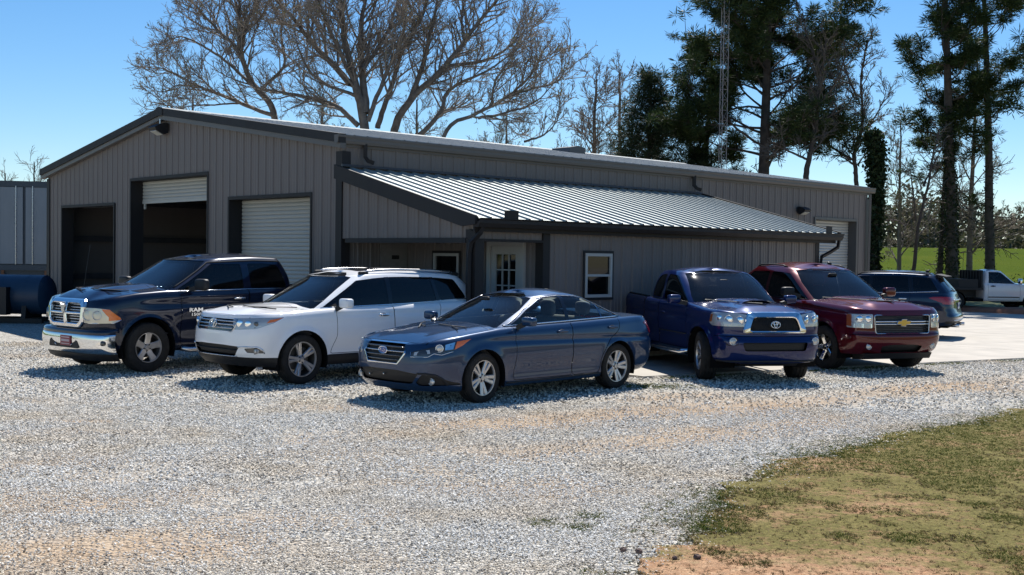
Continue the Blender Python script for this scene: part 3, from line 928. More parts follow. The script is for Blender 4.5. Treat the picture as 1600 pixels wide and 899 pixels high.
    eb = MB(); vs = [c + U*(.085*math.cos(2*PI*i/28)) + V*(.045*math.sin(2*PI*i/28)) for i in range(28)]; eb.add([c+Vector((.006, 0, 0))]+vs, [(0, 1+i, 1+(i+1) % 28) for i in range(28)])
    e = eb.build('emblem', M_EMBLEMBLUE, root)
    m = MB(); ellipse_tube(m, c, U, V, .086, .046, .007)
    for (sy, sz, sr) in ((-.035, .008, .014), (.0, -.012, .008), (.025, -.018, .008), (.02, .014, .008), (.045, .004, .008), (.048, -.012, .007)):
        sc = c + U*sy*1.0 + V*sz + Vector((.009, 0, 0)); vs = []
        for k in range(8):
            q = sr if k % 2 == 0 else sr*.35; vs.append(sc + U*q*math.cos(PI*k/4) + V*q*math.sin(PI*k/4))
        m.add(vs, [tuple(range(8))])
    m.build('emblem_trim', M_CHROME, e, False)
    for y in (-.02, .06): disc_on(car, 0, y*4-.22, .385 if y > 0 else .36, .012, 'tow_point', M_DULLCHROME, root, 1, .0)
    MB().tube([car.top(-2.05, 0, 0), car.top(-2.05, 0, 0)+Vector((-.05, 0, .035)), car.top(-2.05, 0, 0)+Vector((-.12, 0, .04))], [.03, .018, .004], 8, squash=.6).build('roof_antenna', paint, root, True)
    wiper(car, .60, .05, .975, root, .04); wiper(car, .0, -.55, .975, root, .04)
    wheel_wells(root, P); underbody(root, P, .19, .33)
    cabin(root, -.52, -3.0, .74, .42, .95)
    seats(root, [(-1.66, 'pair'), (-2.42, 'bench')], .50, M_SEAT, back_h=.56)
    m = MB(); m.sell((-.86, 0, 1.345), (.02, .09, .027), .5, 12, 8); m.build('rear_view_mirror', M_BLACK, root, True)
    put_wheels(root, make_wheel(.338, .236, .215, dict(n=5, spokes=[((-13, -10), .20, .26, .2, .97), ((13, 10), .20, .26, .2, .97)], hub=.26, face=.62, rimface=.84, rot=90, lugr=.75)), 2.75, .336, .79, rad(5))
    return root

# ---------------------------------------------------------------- white SUV
def build_white_suv():
    root = empty('suv')
    tag(root, 'white SUV with roof rails and tinted side windows', 'SUV', 'vehicles parked in front of the workshop')
    paint = car_paint('paint_white', (0.84, 0.845, 0.85), 0.0, 0.38, 0.05)
    P = dict(hw=.955, wb=2.79, xF=.97, xR=-3.80, wz=.375, Rf=.435, Rr=.43, flare=.022, fband=.075,
             zb=[(.97, .30), (.3, .27), (-.4, .27), (-2.3, .28), (-3.2, .32), (-3.8, .38)],
             zs=[(.97, .995), (.88, 1.035), (.6, 1.065), (.2, 1.075), (-.3, 1.105), (-.7, 1.12), (-1.7, 1.14), (-2.8, 1.175), (-3.8, 1.20)],
             hc=[(.97, .01), (.8, .04), (.4, .06), (-.4, .06), (-3.8, .03)],
             sec=SEC_SUV, front=[(.30, .82), (.38, .90), (.48, .955), (.60, .97), (.78, .955), (.90, .935), (.975, .88)], fa=.62, fn=2.9,
             rear=[(.38, -3.68), (.5, -3.79), (.7, -3.80), (.95, -3.76), (1.2, -3.72)], ra=.32, rn=3.2, taperF=.03, taperR=.035,
             side=lambda x, z, t: -.020*np.exp(-((z-.52)/.12)**2)*sstep(-.35, -.6, x)*sstep(-2.6, -2.2, x) - .010*np.exp(-((z-1.02)/.03)**2)*sstep(-.2, -.8, x),
             bump=lambda x, y: .022*(1-sstep(.36, .55, np.abs(y)))*sstep(.95, .5, x)*sstep(-.6, -.4, x),
             gh=dict(rail=[(.2, 1.56), (-.9, 1.585), (-1.3, 1.625), (-1.9, 1.655), (-2.7, 1.648), (-3.5, 1.61), (-3.9, 1.58)], zn=(1.09, 1.62),
                     gw=[(0, .86), (.3, .825), (.7, .755), (.88, .705), (.95, .675), (1, .63)],
                     front=[(1.07, -.02), (1.25, -.32), (1.45, -.68), (1.62, -1.0)], rear=[(1.15, -3.74), (1.3, -3.67), (1.45, -3.58), (1.62, -3.44)],
                     fa=.44, fn=2.5, ra=.22, rn=3.4, crown=.075, tr=.05))
    car = Car(P); R = car.region
    A = [(x-.01, z) for x, z in [car.ghx(u, .945) for u in (.10, .35, .6, .8, .88)]]
    fw = [(A[0][0]-.02, 1.135)] + A + [(-1.5, 1.572), (-1.70, 1.585), (-1.69, 1.16)]
    rw = [(-1.79, 1.590), (-2.1, 1.594), (-2.66, 1.585), (-2.72, 1.20), (-1.77, 1.165)]
    qw = [(-2.74, 1.582), (-3.20, 1.55), (-3.36, 1.31), (-3.40, 1.235), (-2.80, 1.205)]
    R('arch', arch_poly(0, .375, .435), 'side', None); R('arch', arch_poly(-2.79, .375, .43), 'side', None)
    R('front_side_window', rpoly(fw, .02), 'side', M_GLASS_DARK, 1, off=-.005)
    R('rear_side_window', rpoly(rw, .02), 'side', M_GLASS_DARK, 1, off=-.005)
    R('quarter_window', rpoly(qw, .03), 'side', M_GLASS_DARK, 1, off=-.005)
    R('door_pillar', [(-1.695, 1.588), (-1.795, 1.592), (-1.775, 1.163), (-1.685, 1.158)], 'side', M_GLOSSBLACK, 1, off=-.001)
    R('door_pillar', [(-2.655, 1.588), (-2.745, 1.586), (-2.805, 1.205), (-2.715, 1.20)], 'side', M_GLOSSBLACK, 1, off=-.001)
    ws = [(-car.ghw(u, .86)[0], car.ghw(u, .86)[1]) for u in (.05, .3, .6, .94)]
    ws = ws + [(-.25, 1.655), (.25, 1.655)] + [(-y, z) for y, z in ws[::-1]] + [(.3, 1.085), (-.3, 1.085)]
    R('windscreen', ws, 'front', M_GLASS_SCREEN, 1, 'C', off=-.004, dmin=.1)
    R('rear_window', rpoly([(-.62, 1.24), (-.52, 1.56), (.52, 1.56), (.62, 1.24)], .05), 'rear', M_GLASS_DARK, 1, 'C', off=-.004, dmin=.1)
    R('sunroof', rpoly([(-1.42, -.38), (-1.42, .38), (-1.92, .38), (-1.92, -.38)], .06), 'top', M_GLOSSBLACK, 1, 'C', off=.001, dmin=.6)
    R('turn_signal', [(.33, .975), (.49, 1.005), (.39, .945), (.29, .925)], 40, M_AMBER, off=.001)
    R('headlight', rpoly([(-.20, .825), (-.235, .985), (.05, 1.0), (.30, 1.005), (.50, 1.01), (.38, .925), (.16, .845)], .015), 40, M_LAMP, off=-.002)
    gr = rpoly([(-.47, .80), (-.53, .90), (-.51, .975), (.51, .975), (.53, .90), (.47, .80)], .03)
    R('grille_opening', gr, 'front', M_LAMPDARK, 0, 'C', off=-.04)
    R('lower_intake', rpoly([(-.52, .445), (-.62, .585), (-.3, .60), (.3, .60), (.62, .585), (.52, .445)], .03), 'front', M_BLACK, 0, 'C', off=-.04)
    R('fog_lamp_recess', rpoly([(.72, .50), (.69, .56), (.84, .57), (.89, .49)], .015), 'front', M_LAMPDARK, off=-.01, dmin=.05)
    R('bumper_valance', [(-1.2, .2), (-1.2, .415), (-.6, .43), (.6, .43), (1.2, .415), (1.2, .2)], 'front', M_BLACK, 0, 'C', off=.002, dmin=.05, lim=lambda c: c.x > .2)
    R('hood', [(.85, -.55), (.80, -.68), (.3, -.83), (-.10, -.83), (-.10, .83), (.3, .83), (.80, .68), (.85, .55)], 'top', paint, 0, 'C', gap=.009, dmin=.55)
    R('sill_trim', [(-.30, .2), (-.42, .425), (-2.36, .435), (-2.5, .2)], 'side', M_BLACK, off=.004, dmin=-.2)
    R('front_door', rpoly([(-.50, .445), (-.62, .7), (-.62, 1.4), (-1.73, 1.4), (-1.73, .445)], .04), 'side', paint, gap=.009)
    R('rear_door', rpoly([(-1.745, .445), (-1.745, 1.4), (-2.76, 1.4), (-2.70, .95), (-2.52, .83), (-2.36, .60), (-2.34, .445)], .05), 'side', paint, gap=.009)
    R('tail_lamp', rpoly([(-3.45, 1.0), (-3.50, 1.19), (-3.9, 1.19), (-3.9, .92), (-3.68, .93)], .02), 'side', M_RED, off=.006, dmin=.05)
    R('tail_lamp', rpoly([(.62, .92), (.66, 1.19), (1.0, 1.19), (1.0, .92)], .02), 'rear', M_RED, off=.006, dmin=.25)
    R('void', [(-.24, -.76), (-.24, .76), (-3.5, .74), (-3.5, -.74)], 'top', None, 0, 'C', dmin=.3)
    car.finish(root, paint); md = car.made
    for sd, sg in (('L', 1), ('R', -1)):
        hl = md.get(('headlight', sd)); reparent(md.get(('turn_signal', sd)), hl)
        for p, r in ((-.10, .05), (.03, .045), (.15, .035)): disc_on(car, 40, p, .915, r, 'lamp_reflector', M_REFLECT if p < .1 else M_LAMPDARK, hl, sg, .001, None, .15)
        car.plate('lamp_shroud', [(-.215, .845), (-.225, .86), (.15, .872), (.14, .857)], 40, M_LAMPDARK, hl, .004, .01, sg)
        disc_on(car, 0, .82, .522, .038, 'fog_lamp', M_LAMP, root, sg, .012, M_LAMPDARK)
        mirror(root, (-.70, 1.05, 1.20), (.075, .115, .075), paint, sg, .10, .90)
        for x in (-1.52, -2.52): handle(car, x, 1.0, sg, M_CHROME, md[('front_door' if x > -2 else 'rear_door', sd)])
        # roof rail on its feet
        rr = [car.top(x, .60*sg, 0)+Vector((0, 0, .045)) for x in np.linspace(-1.45, -3.2, 9)]
        m = MB(); m.tube([car.top(-1.28, .60*sg, 0)] + rr + [car.top(-3.42, .58*sg, 0)], [.014]+[.020]*9+[.014], 8)
        ra = m.build('roof_rail', M_DULLCHROME, root, True)
        for x in (-1.36, -3.30):
            f = MB(); f.sell(car.top(x, .60*sg, 0.012), (.10, .028, .034), .6, 12, 8); f.build('rail_foot', M_BLACK, ra, True)
        w = [car.ang(0, y, z, .006, sg) for y, z in [(.60, .575), (.72, .583), (.84, .58), (.87, .55), (.88, .49)]]
        MB().tube(w, .012, 6).build('fog_lamp_trim', M_CHROME, root, True)
    chrome_line(car, [(A[0][0]+.01, 1.125), (-1.2, 1.143), (-1.75, 1.155), (-2.72, 1.19), (-3.4, 1.225)], .010, root)
    for z, yw in ((.845, .47), (.895, .50), (.945, .50)):
        pts = [car.front(y, z, -.006) for y in np.linspace(-yw, yw, 11)]
        MB().tube(pts, .017, 8, squash=.7).build('grille_slat', M_DULLCHROME, root, True)
    car.ring('grille_frame', poly_off(gr, .014), gr, 'front', M_DULLCHROME, root, .010, .03)
    for y, z in ((0, .53),): 
        pts = [car.front(y, .525, -.02) for y in np.linspace(-.57, .57, 9)]; MB().tube(pts, .018, 8, squash=.6).build('intake_bar', M_BLACK, root, True)
    pts = [car.front(y, .44, .006) for y in np.linspace(-.55, .55, 9)]; MB().tube(pts, .016, 8, squash=.6).build('bumper_lip', M_DULLCHROME, root, True)
    oval_emblem(car, 0, .905, .19, root, .02)
    wiper(car, .64, .06, 1.12, root, .04); wiper(car, .0, -.60, 1.12, root, .04)
    wheel_wells(root, P); underbody(root, P, .26, .42)
    cabin(root, -.42, -3.4, .78, .50, 1.08)
    seats(root, [(-1.70, 'pair'), (-2.62, 'bench')], .70, M_SEATDARK)
    put_wheels(root, make_wheel(.376, .262, .235, dict(n=5, spokes=[((-9, -8), .17, .20, .2, .97), ((9, 8), .17, .20, .2, .97)], hub=.24, face=.60, rimface=.82, rot=-90, lugr=.8)), 2.79, .375, .815, rad(4))
    return root

# ---------------------------------------------------------------- generic pickup bed
def pickup_bed(root, P, x0, x1, yw, zf, car, paint):
    m = MB()
    vs = []; n = 10
    for x in np.linspace(x0, x1, n):
        zt = float(car.zs(x)); vs += [(x, yw, zt), (x, yw-.02, zf), (x, -yw+.02, zf), (x, -yw, zt)]
    fs = [(i*4+j, i*4+j+1, (i+1)*4+j+1, (i+1)*4+j) for i in range(n-1) for j in range(3)]
    fs += [(0, 1, 2, 3), tuple((n-1)*4+j for j in range(4))]
    m.add(vs, fs); m.build('truck_bed', M_BLACK, root)
    for sg in (1, -1):
        q = [Vector((x, (yw+.035)*sg, float(car.zs(x))+.012)) for x in np.linspace(x0-.02, x1, 10)]
        MB().tube(q, .035, 6, squash=.45).build('bed_rail_cap', M_BLACK, root, True)
    t = [Vector((x1-.03, y, float(car.zs(x1))+.010)) for y in np.linspace(-yw, yw, 7)]
    MB().tube(t, .028, 6, squash=.5).build('tailgate_cap', M_BLACK, root, True)

# ---------------------------------------------------------------- dark navy full size pickup
def build_navy_pickup():
    root = empty('pickup_truck')
    tag(root, 'navy blue crew cab pickup truck with chrome grille and chrome front bumper', 'pickup truck', 'vehicles parked in front of the workshop')
    paint = car_paint('paint_navy', (0.003, 0.008, 0.027), 0.15, 0.28, 0.05)
    P = dict(hw=.985, wb=3.57, xF=.89, xR=-4.78, wz=.40, Rf=.475, Rr=.475, flare=.030, fband=.06, fl0=.0,
             zb=[(.98, .36), (.5, .36), (-.45, .34), (-3.0, .36), (-4.78, .46)],
             zs=[(.89, 1.10), (.81, 1.155), (.55, 1.215), (.2, 1.27), (-.3, 1.305), (-.6, 1.31), (-3.0, 1.315), (-4.78, 1.31)], zs_sm=.05,
             hc=[(.98, .03), (.85, .055), (.4, .07), (-.5, .07), (-1, .02), (-4.8, .0)],
             sec=SEC_TRK, front=[(.36, .71), (.5, .78), (.66, .84), (.78, .875), (.9, .89), (1.02, .885), (1.10, .85)], fa=.46, fn=3.0,
             rear=[(.46, -4.74), (.7, -4.78), (1.31, -4.78)], ra=.10, rn=5, taperF=.045, taperR=.0,
             side=lambda x, z, t: -.022*np.exp(-((z-1.10)/.06)**2)*sstep(.3, -.3, x) - .02*np.exp(-((z-.66)/.14)**2)*sstep(-.4, -.7, x)*sstep(-3.2, -2.9, x),
             bump=lambda x, y: (.045*(1-sstep(.40, .56, np.abs(y)))*sstep(.95, .45, x) - .012*np.exp(-(y/.16)**2)*sstep(.9, .4, x))*sstep(-.6, -.35, x),
             gh=dict(rail=[(.2, 1.78), (-1.0, 1.795), (-1.5, 1.84), (-2.2, 1.87), (-3.1, 1.845)], zn=(1.26, 1.80),
                     gw=[(0, .905), (.3, .875), (.7, .805), (.88, .755), (.95, .72), (1, .665)],
                     front=[(1.24, -.18), (1.45, -.55), (1.65, -.89), (1.80, -1.14)], rear=[(1.2, -3.04), (1.5, -3.00), (1.80, -2.86)],
                     fa=.46, fn=2.7, ra=.16, rn=3.6, crown=.075, tr=.02))
    car = Car(P); R = car.region
    A = [(x-.012, z) for x, z in [car.ghx(u, .95) for u in (.08, .35, .6, .8, .88)]]
    fw = [(A[0][0]-.02, 1.305)] + A + [(-1.6, 1.745), (-1.90, 1.755), (-1.90, 1.325)]
    rw = [(-2.05, 1.757), (-2.4, 1.762), (-2.70, 1.735), (-2.80, 1.50), (-2.84, 1.335), (-2.05, 1.328)]
    R('arch', arch_poly(0, .42, .475), 'side', None); R('arch', arch_poly(-3.57, .42, .475), 'side', None)
    R('front_side_window', rpoly(fw, .03), 'side', M_GLASS_DARK, 1, off=-.006)
    R('rear_side_window', rpoly(rw, .04), 'side', M_GLASS_DARK, 1, off=-.006)
    ws = [(-car.ghw(u, .88)[0], car.ghw(u, .88)[1]) for u in (.05, .3, .6, .93)]
    ws = ws + [(-.3, 1.815), (.3, 1.815)] + [(-y, z) for y, z in ws[::-1]] + [(.3, 1.26), (-.3, 1.26)]
    R('windscreen', ws, 'front', M_GLASS_SCREEN, 1, 'C', off=-.004, dmin=.1)
    R('rear_window', rpoly([(-.62, 1.38), (-.58, 1.70), (.58, 1.70), (.62, 1.38)], .04), 'rear', M_GLASS_DARK, 1, 'C', off=-.004)
    R('turn_signal', [(0.350, .845), (0.350, .905), (0.240, 1.03), (0.360, 1.025), (0.490, .90), (0.505, .862)], 35, M_AMBER, off=.003)
    R('headlight', rpoly([(-0.115, .80), (-0.135, 1.045), (0.150, 1.045), (0.250, 1.035), (0.360, 1.025), (0.490, .90), (0.505, .86), (0.410, .81)], .012), 35, M_LAMPGREY, off=.004)
    go = rpoly([(-.40, .735), (-.515, .82), (-.53, 1.10), (-.46, 1.17), (.46, 1.17), (.53, 1.10), (.515, .82), (.40, .735)], .05)
    R('grille_opening', poly_off(go, -.02), 'front', M_BLACK, 0, 'C', off=-.06, dmin=.05)
    R('hood', [(.80, -.56), (.70, -.70), (.3, -.86), (-.27, -.88), (-.27, .88), (.3, .86), (.70, .70), (.80, .56)], 'top', paint, 0, 'C', gap=.009, dmin=.5)
    R('front_door', rpoly([(-.60, .42), (-.62, 1.5), (-1.965, 1.5), (-1.965, .42)], .05), 'side', paint, gap=.010)
    R('rear_door', rpoly([(-1.985, .42), (-1.985, 1.5), (-2.93, 1.5), (-2.93, .78), (-2.88, .42)], .05), 'side', paint, gap=.010)
    R('cab_gap', [(-3.055, .2), (-3.055, 1.6), (-3.09, 1.6), (-3.09, .2)], 'side', M_DARK, off=-.02, dmin=-.9)
    R('tail_lamp', rpoly([(-4.70, .86), (-4.70, 1.26), (-4.9, 1.26), (-4.9, .86)], .02), 'side', M_RED, off=.004, dmin=.05)
    R('tail_lamp', rpoly([(.82, .86), (.82, 1.26), (1.1, 1.26), (1.1, .86)], .02), 'rear', M_RED, off=.004, dmin=.05)
    R('void', [(-.42, -.84), (-.42, .84), (-2.95, .84), (-2.95, -.84)], 'top', None, 0, 'C', dmin=.3)
    R('void', [(-3.12, -.82), (-3.12, .82), (-4.68, .82), (-4.68, -.82)], 'top', None, 0, 'C', dmin=.3)
    car.finish(root, paint); md = car.made
    pickup_bed(root, P, -3.12, -4.68, .82, .78, car, paint)
    # grille: thick chrome surround, cross bars, billets and a shield badge
    gi = poly_off(go, -.062)
    car.ring('grille_surround', poly_off(go, .012), gi, 'front', M_CHROME, root, .05, .05, bev=.014)
    pts = [car.front(y, .955, .012) for y in np.linspace(-.47, .47, 9)]; MB().tube(pts, .036, 10, squash=.7).build('grille_crossbar', M_CHROME, root, True)
    pts = [car.front(0, z, .012) for z in np.linspace(.79, 1.12, 8)]; MB().tube(pts, [.048, .044, .04, .036, .036, .036, .036, .036], 10, squash=.7, upv=(1, 0, 0)).build('grille_crossbar', M_CHROME, root, True)
    for k, z in enumerate((.815, .86, .905, 1.005, 1.05, 1.095)):
        for sg in (1, -1):
            pts = [car.front(y*sg, z, -.012) for y in np.linspace(.045, .455, 5)]
            MB().tube(pts, .011, 6).build('grille_billet', M_DULLCHROME, root, True)
    c = car.front(0, 1.03, 0) + Vector((.05, 0, 0))
    sh = [(-.07, .075), (-.085, .03), (-.05, .01), (-.045, -.04), (0, -.085), (.045, -.04), (.05, .01), (.085, .03), (.07, .075), (.03, .05), (0, .065), (-.03, .05)]
    MB().prism([c+Vector((0, y, z)) for y, z in sh], (.018, 0, 0)).build('emblem', M_DULLCHROME, root)
    # front bumper: one curved chrome bar with a painted cap, black valance, plate
    def bumper_loft(name, prof, mat, xo=0.03, hwid=.955, fa=.34, fn=3.4):
        m = MB(); rows = []
        for (z, dx, dw) in prof:
            x, y = nose_arc(hwid+dw, fa, fn, 40); x = x + .89 + xo + dx
            rows.append([(x[j], y[j], z) for j in range(40)])
        for sg in (1, -1):
            vs = [(p[0], p[1]*sg, p[2]) for r_ in rows for p in r_]
            m.add(vs, grid_faces(len(rows), 40))
        o = m.build(name, mat, root, autosmooth=rad(50))
        bm = bmesh.new(); bm.from_mesh(o.data); bmesh.ops.remove_doubles(bm, verts=bm.verts, dist=.001); bmesh.ops.recalc_face_normals(bm, faces=bm.faces); bm.to_mesh(o.data); bm.free()
        return o
    bumper_loft('bumper_cap', [(.72, -.16, -.02), (.715, -.05, -.01), (.69, -.015, 0), (.645, -.005, .0), (.625, -.012, -.002)], paint)
    cb = bumper_loft('front_bumper', [(.628, -.015, 0), (.622, .004, .004), (.60, .012, .006), (.53, .014, .006), (.46, .010, .004), (.40, .0, 0), (.345, -.02, -.01), (.32, -.045, -.02), (.315, -.12, -.06)], M_CHROME)
    bumper_loft('bumper_valance', [(.335, -.06, -.03), (.30, -.065, -.04), (.24, -.09, -.06), (.20, -.16, -.10)], M_BLACK)
    m = MB(); x0 = .942
    pl = rpoly([(-.46, .40), (-.42, .53), (.42, .53), (.46, .40)], .04)
    m.prism([Vector((x0-.01*abs(y)-.022, y, z)) for y, z in pl], (.014, 0, 0)); m.build('bumper_opening', M_BLACK, root)
    for sg in (1, -1):
        o = MB(); o.prism([Vector((.885, y*sg, z)) for y, z in rpoly([(.55, .45), (.55, .51), (.70, .52), (.72, .46)], .02)], (.03, 0, 0))
        f = MB(); f.sell((.76, .885*sg, .50), (.05, .06, .045), .6, 14, 8); f.build('fog_lamp', M_LAMPDARK, root, True)
        t = MB(); t.tube([(.925, .22*sg, .42), (.942, .24*sg, .445), (.925, .26*sg, .47)], .009, 6); t.build('tow_hook', M_DULLCHROME, root, True)
    p = MB(); p.box(.939, .947, -.07, .24, .435, .595); lp = p.build('front_plate', simple('plate_red', (.28, .035, .05), .5, var=.2), root)
    p2 = MB()
    for z, h in ((.565, .018), (.515, .035), (.462, .014)): p2.box(.947, .950, -.04, .21, z-h/2, z+h/2)
    p2.build('plate_print', simple('plate_print', (.55, .42, .42), .6), lp)
    for sd, sg in (('L', 1), ('R', -1)):
        hl = md.get(('headlight', sd)); reparent(md.get(('turn_signal', sd)), hl)
        disc_on(car, 35, .0, .93, .075, 'lamp_reflector', M_LAMPGREY, hl, sg, .004, M_DULLCHROME, .12)
        disc_on(car, 35, .17, .93, .065, 'lamp_reflector', M_LAMPGREY, hl, sg, .004, M_DULLCHROME, .12)
        ln = [car.ang(35, q, z, .006, sg) for q, z in [(-.12, .802), (.15, .805), (.41, .812), (.50, .86)]]
        MB().tube(ln, .010, 6).build('lamp_trim', M_CHROME, hl, True)
        mirror(root, (-.86, 1.16, 1.41), (.06, .155, .095), M_BLACK, sg, .06, .93)
        handle(car, -1.76, 1.16, sg, M_CHROME, md[('front_door', sd)], .24); handle(car, -2.80, 1.16, sg, M_CHROME, md[('rear_door', sd)], .24)
        pos = car.side(-.86, .985, .012, sg)
        text_mesh('badge', 'RAM', .086, M_CHROME, md[('front_door', sd)], pos + Vector((0, .004*sg, 0)), (rad(90), 0, PI if sg > 0 else 0), .009, .003, 1.55)
        pos = car.side(-.86, .912, .012, sg)
        text_mesh('badge', '1500', .070, M_CHROME, md[('front_door', sd)], pos + Vector((0, .004*sg, 0)), (rad(90), 0, PI if sg > 0 else 0), .009, .001, 1.45)
        s_ = MB(); s_.tube([(-.62, .93*sg, .36), (-.75, .99*sg, .33), (-2.75, .99*sg, .33), (-2.88, .93*sg, .36)], .045, 10); s_.build('side_step', M_DULLCHROME, root, True)
    chrome_line(car, [(A[0][0]+.01, 1.295), (-1.2, 1.305), (-2.0, 1.313), (-2.86, 1.322)], .009, root)
    chrome_line(car, [(x+.035, z+.025) for x, z in A] + [(-1.6, 1.785), (-2.2, 1.81), (-2.75, 1.80)], .012, root, name='drip_rail', mat=paint)
    MB().tube([car.top(.15, -.78, 0), car.top(.15, -.78, 0)+Vector((-.12, 0, .75))], .004, 5).build('antenna', M_BLACK, root)
    m = MB(); m.box(-2.80, -2.74, -.18, .18, 1.868, 1.895); m.build('brake_lamp', M_RED, root)
    wiper(car, .68, .08, 1.30, root, .05); wiper(car, .02, -.62, 1.30, root, .05)
    wheel_wells(root, P); underbody(root, P, .32, .50)
    cabin(root, -.60, -2.95, .84, .62, 1.28)
    seats(root, [(-1.95, 'pair'), (-2.62, 'bench')], .86, M_SEATDARK)
    put_wheels(root, make_wheel(.402, .243, .27, dict(n=5, spokes=[(0, .44, .52, .2, .97)], hub=.30, face=.50, rimface=.78, rot=90, mid=.86, lugr=.78)), 3.57, .40, .84, rad(2))
    return root

# ---------------------------------------------------------------- bright blue compact pickup
def build_blue_pickup():
    root = empty('pickup_truck')
    tag(root, 'bright blue extended cab pickup truck with hood scoop facing the camera', 'pickup truck', 'vehicles parked in front of the workshop')
    paint = car_paint('paint_bright_blue', (0.002, 0.012, 0.082), 0.25, 0.28, 0.02)
    P = dict(hw=.915, wb=3.25, xF=.86, xR=-4.40, wz=.388, Rf=.465, Rr=.465, flare=.040, fband=.075, fl0=.0,
             zb=[(.86, .315), (.4, .36), (-.45, .40), (-2.7, .41), (-4.4, .50)],
             zs=[(.86, 1.07), (.80, 1.11), (.5, 1.145), (.1, 1.15), (-.4, 1.19), (-.7, 1.215), (-2.5, 1.24), (-4.4, 1.30)], zs_sm=.05,
             hc=[(.86, .01), (.6, .04), (.2, .05), (-.5, .06), (-1, .02), (-4.4, 0)],
             sec=SEC_TRK, front=[(.31, .80), (.37, .86), (.52, .90), (.66, .905), (.70, .885), (.74, .84), (.80, .85), (.95, .845), (1.045, .80)], fa=.42, fn=3.1,
             rear=[(.5, -4.34), (.7, -4.40), (1.2, -4.40)], ra=.10, rn=5, taperF=.03, taperR=.0,
             side=lambda x, z, t: -.018*np.exp(-((z-.98)/.05)**2)*sstep(-.2, -.6, x) - .02*np.exp(-((z-.62)/.12)**2)*sstep(-.45, -.7, x)*sstep(-2.8, -2.6, x),
             bump=lambda x, y: (.045*(1-sstep(.36, .50, np.abs(y)))*sstep(.9, .3, x))*sstep(-.75, -.55, x),
             gh=dict(rail=[(.2, 1.66), (-1.0, 1.68), (-1.5, 1.73), (-2.0, 1.745), (-2.7, 1.715)], zn=(1.15, 1.72),
                     gw=[(0, .825), (.3, .805), (.7, .755), (.88, .715), (.95, .685), (1, .63)],
                     front=[(1.16, -.46), (1.3, -.63), (1.5, -.91), (1.62, -1.11), (1.72, -1.33)], rear=[(1.1, -2.58), (1.4, -2.54), (1.72, -2.40)],
                     fa=.42, fn=2.7, ra=.18, rn=3.4, crown=.075, tr=.02))
    car = Car(P); R = car.region
    A = [(x-.012, z) for x, z in [car.ghx(u, .95) for u in (.08, .35, .6, .8, .88)]]
    fw = [(A[0][0]-.02, 1.215)] + A + [(-1.5, 1.665), (-1.83, 1.68), (-1.82, 1.25)]
    rw = [(-1.93, 1.682), (-2.2, 1.66), (-2.33, 1.50), (-2.38, 1.275), (-1.92, 1.255)]
    R('arch', arch_poly(0, .40, .465), 'side', None); R('arch', arch_poly(-3.25, .40, .465), 'side', None)
    R('front_side_window', rpoly(fw, .03), 'side', M_GLASS_DARK, 1, off=-.006)
    R('rear_side_window', rpoly(rw, .05), 'side', M_GLASS_DARK, 1, off=-.006)
    ws = [(-car.ghw(u, .86)[0], car.ghw(u, .86)[1]) for u in (.09, .3, .6, .95)]
    ws = ws + [(-.25, 1.75), (.25, 1.75)] + [(-y, z) for y, z in ws[::-1]] + [(.3, 1.19), (-.3, 1.19)]
    R('windscreen', ws, 'front', M_GLASS_SCREEN, 1, 'C', off=-.004, dmin=.1)
    R('rear_window', rpoly([(-.58, 1.32), (-.52, 1.62), (.52, 1.62), (.58, 1.32)], .04), 'rear', M_GLASS_DARK, 1, 'C', off=-.004)
    R('turn_signal', [(.41, .96), (.39, 1.08), (.44, 1.08), (.47, .96)], 40, M_AMBERDIM, off=.003)
    R('headlight', rpoly([(-.16, .90), (-.20, 1.075), (.0, 1.115), (.34, 1.115), (.44, 1.10), (.47, .945), (.40, .905)], .02), 40, M_LAMP, off=.003)
    gr = rpoly([(-.44, .835), (-.36, 1.045), (.36, 1.045), (.44, .835)], .05)
    R('grille_opening', gr, 'front', M_BLACK, 0, 'C', off=-.03, dmin=.05)
    R('lower_intake', rpoly([(-.52, .52), (-.56, .655), (.56, .655), (.52, .52)], .03), 'front', M_BLACK, 0, 'C', off=-.05, dmin=.05)
    R('bumper', [(-1.2, .20), (-1.2, .745), (1.2, .745), (1.2, .20)], 'front', paint, 0, 'C', gap=.009, dmin=.05, lim=lambda c: c.x > .42)
    R('hood', [(.77, -.46), (.68, -.60), (.3, -.78), (-.56, -.80), (-.56, .80), (.3, .78), (.68, .60), (.77, .46)], 'top', paint, 0, 'C', gap=.009, dmin=.5)
    R('front_door', rpoly([(-.60, .46), (-.62, 1.4), (-1.86, 1.4), (-1.86, .46)], .05), 'side', paint, gap=.010)
    R('rear_door', rpoly([(-1.88, .46), (-1.88, 1.4), (-2.45, 1.4), (-2.45, .46)], .05), 'side', paint, gap=.010)
    R('cab_gap', [(-2.575, .2), (-2.575, 1.5), (-2.61, 1.5), (-2.61, .2)], 'side', M_DARK, off=-.02, dmin=-.9)
    R('tail_lamp', rpoly([(-4.33, .80), (-4.33, 1.16), (-4.5, 1.16), (-4.5, .80)], .02), 'side', M_RED, off=.004, dmin=.05)
    R('tail_lamp', rpoly([(.76, .80), (.76, 1.16), (1.0, 1.16), (1.0, .80)], .02), 'rear', M_RED, off=.004, dmin=.05)
    R('void', [(-.62, -.78), (-.62, .78), (-2.48, .78), (-2.48, -.78)], 'top', None, 0, 'C', dmin=.3)
    R('void', [(-2.64, -.76), (-2.64, .76), (-4.32, .76), (-4.32, -.76)], 'top', None, 0, 'C', dmin=.3)
    car.finish(root, paint); md = car.made
    pickup_bed(root, P, -2.64, -4.32, .76, .70, car, paint)
    car.ring('grille_surround', rpoly([(-.56, .79), (-.455, 1.135), (.455, 1.135), (.56, .79)], .07), gr, 'front', M_CHROME, root, .035, .03, bev=.014)
    m = MB()
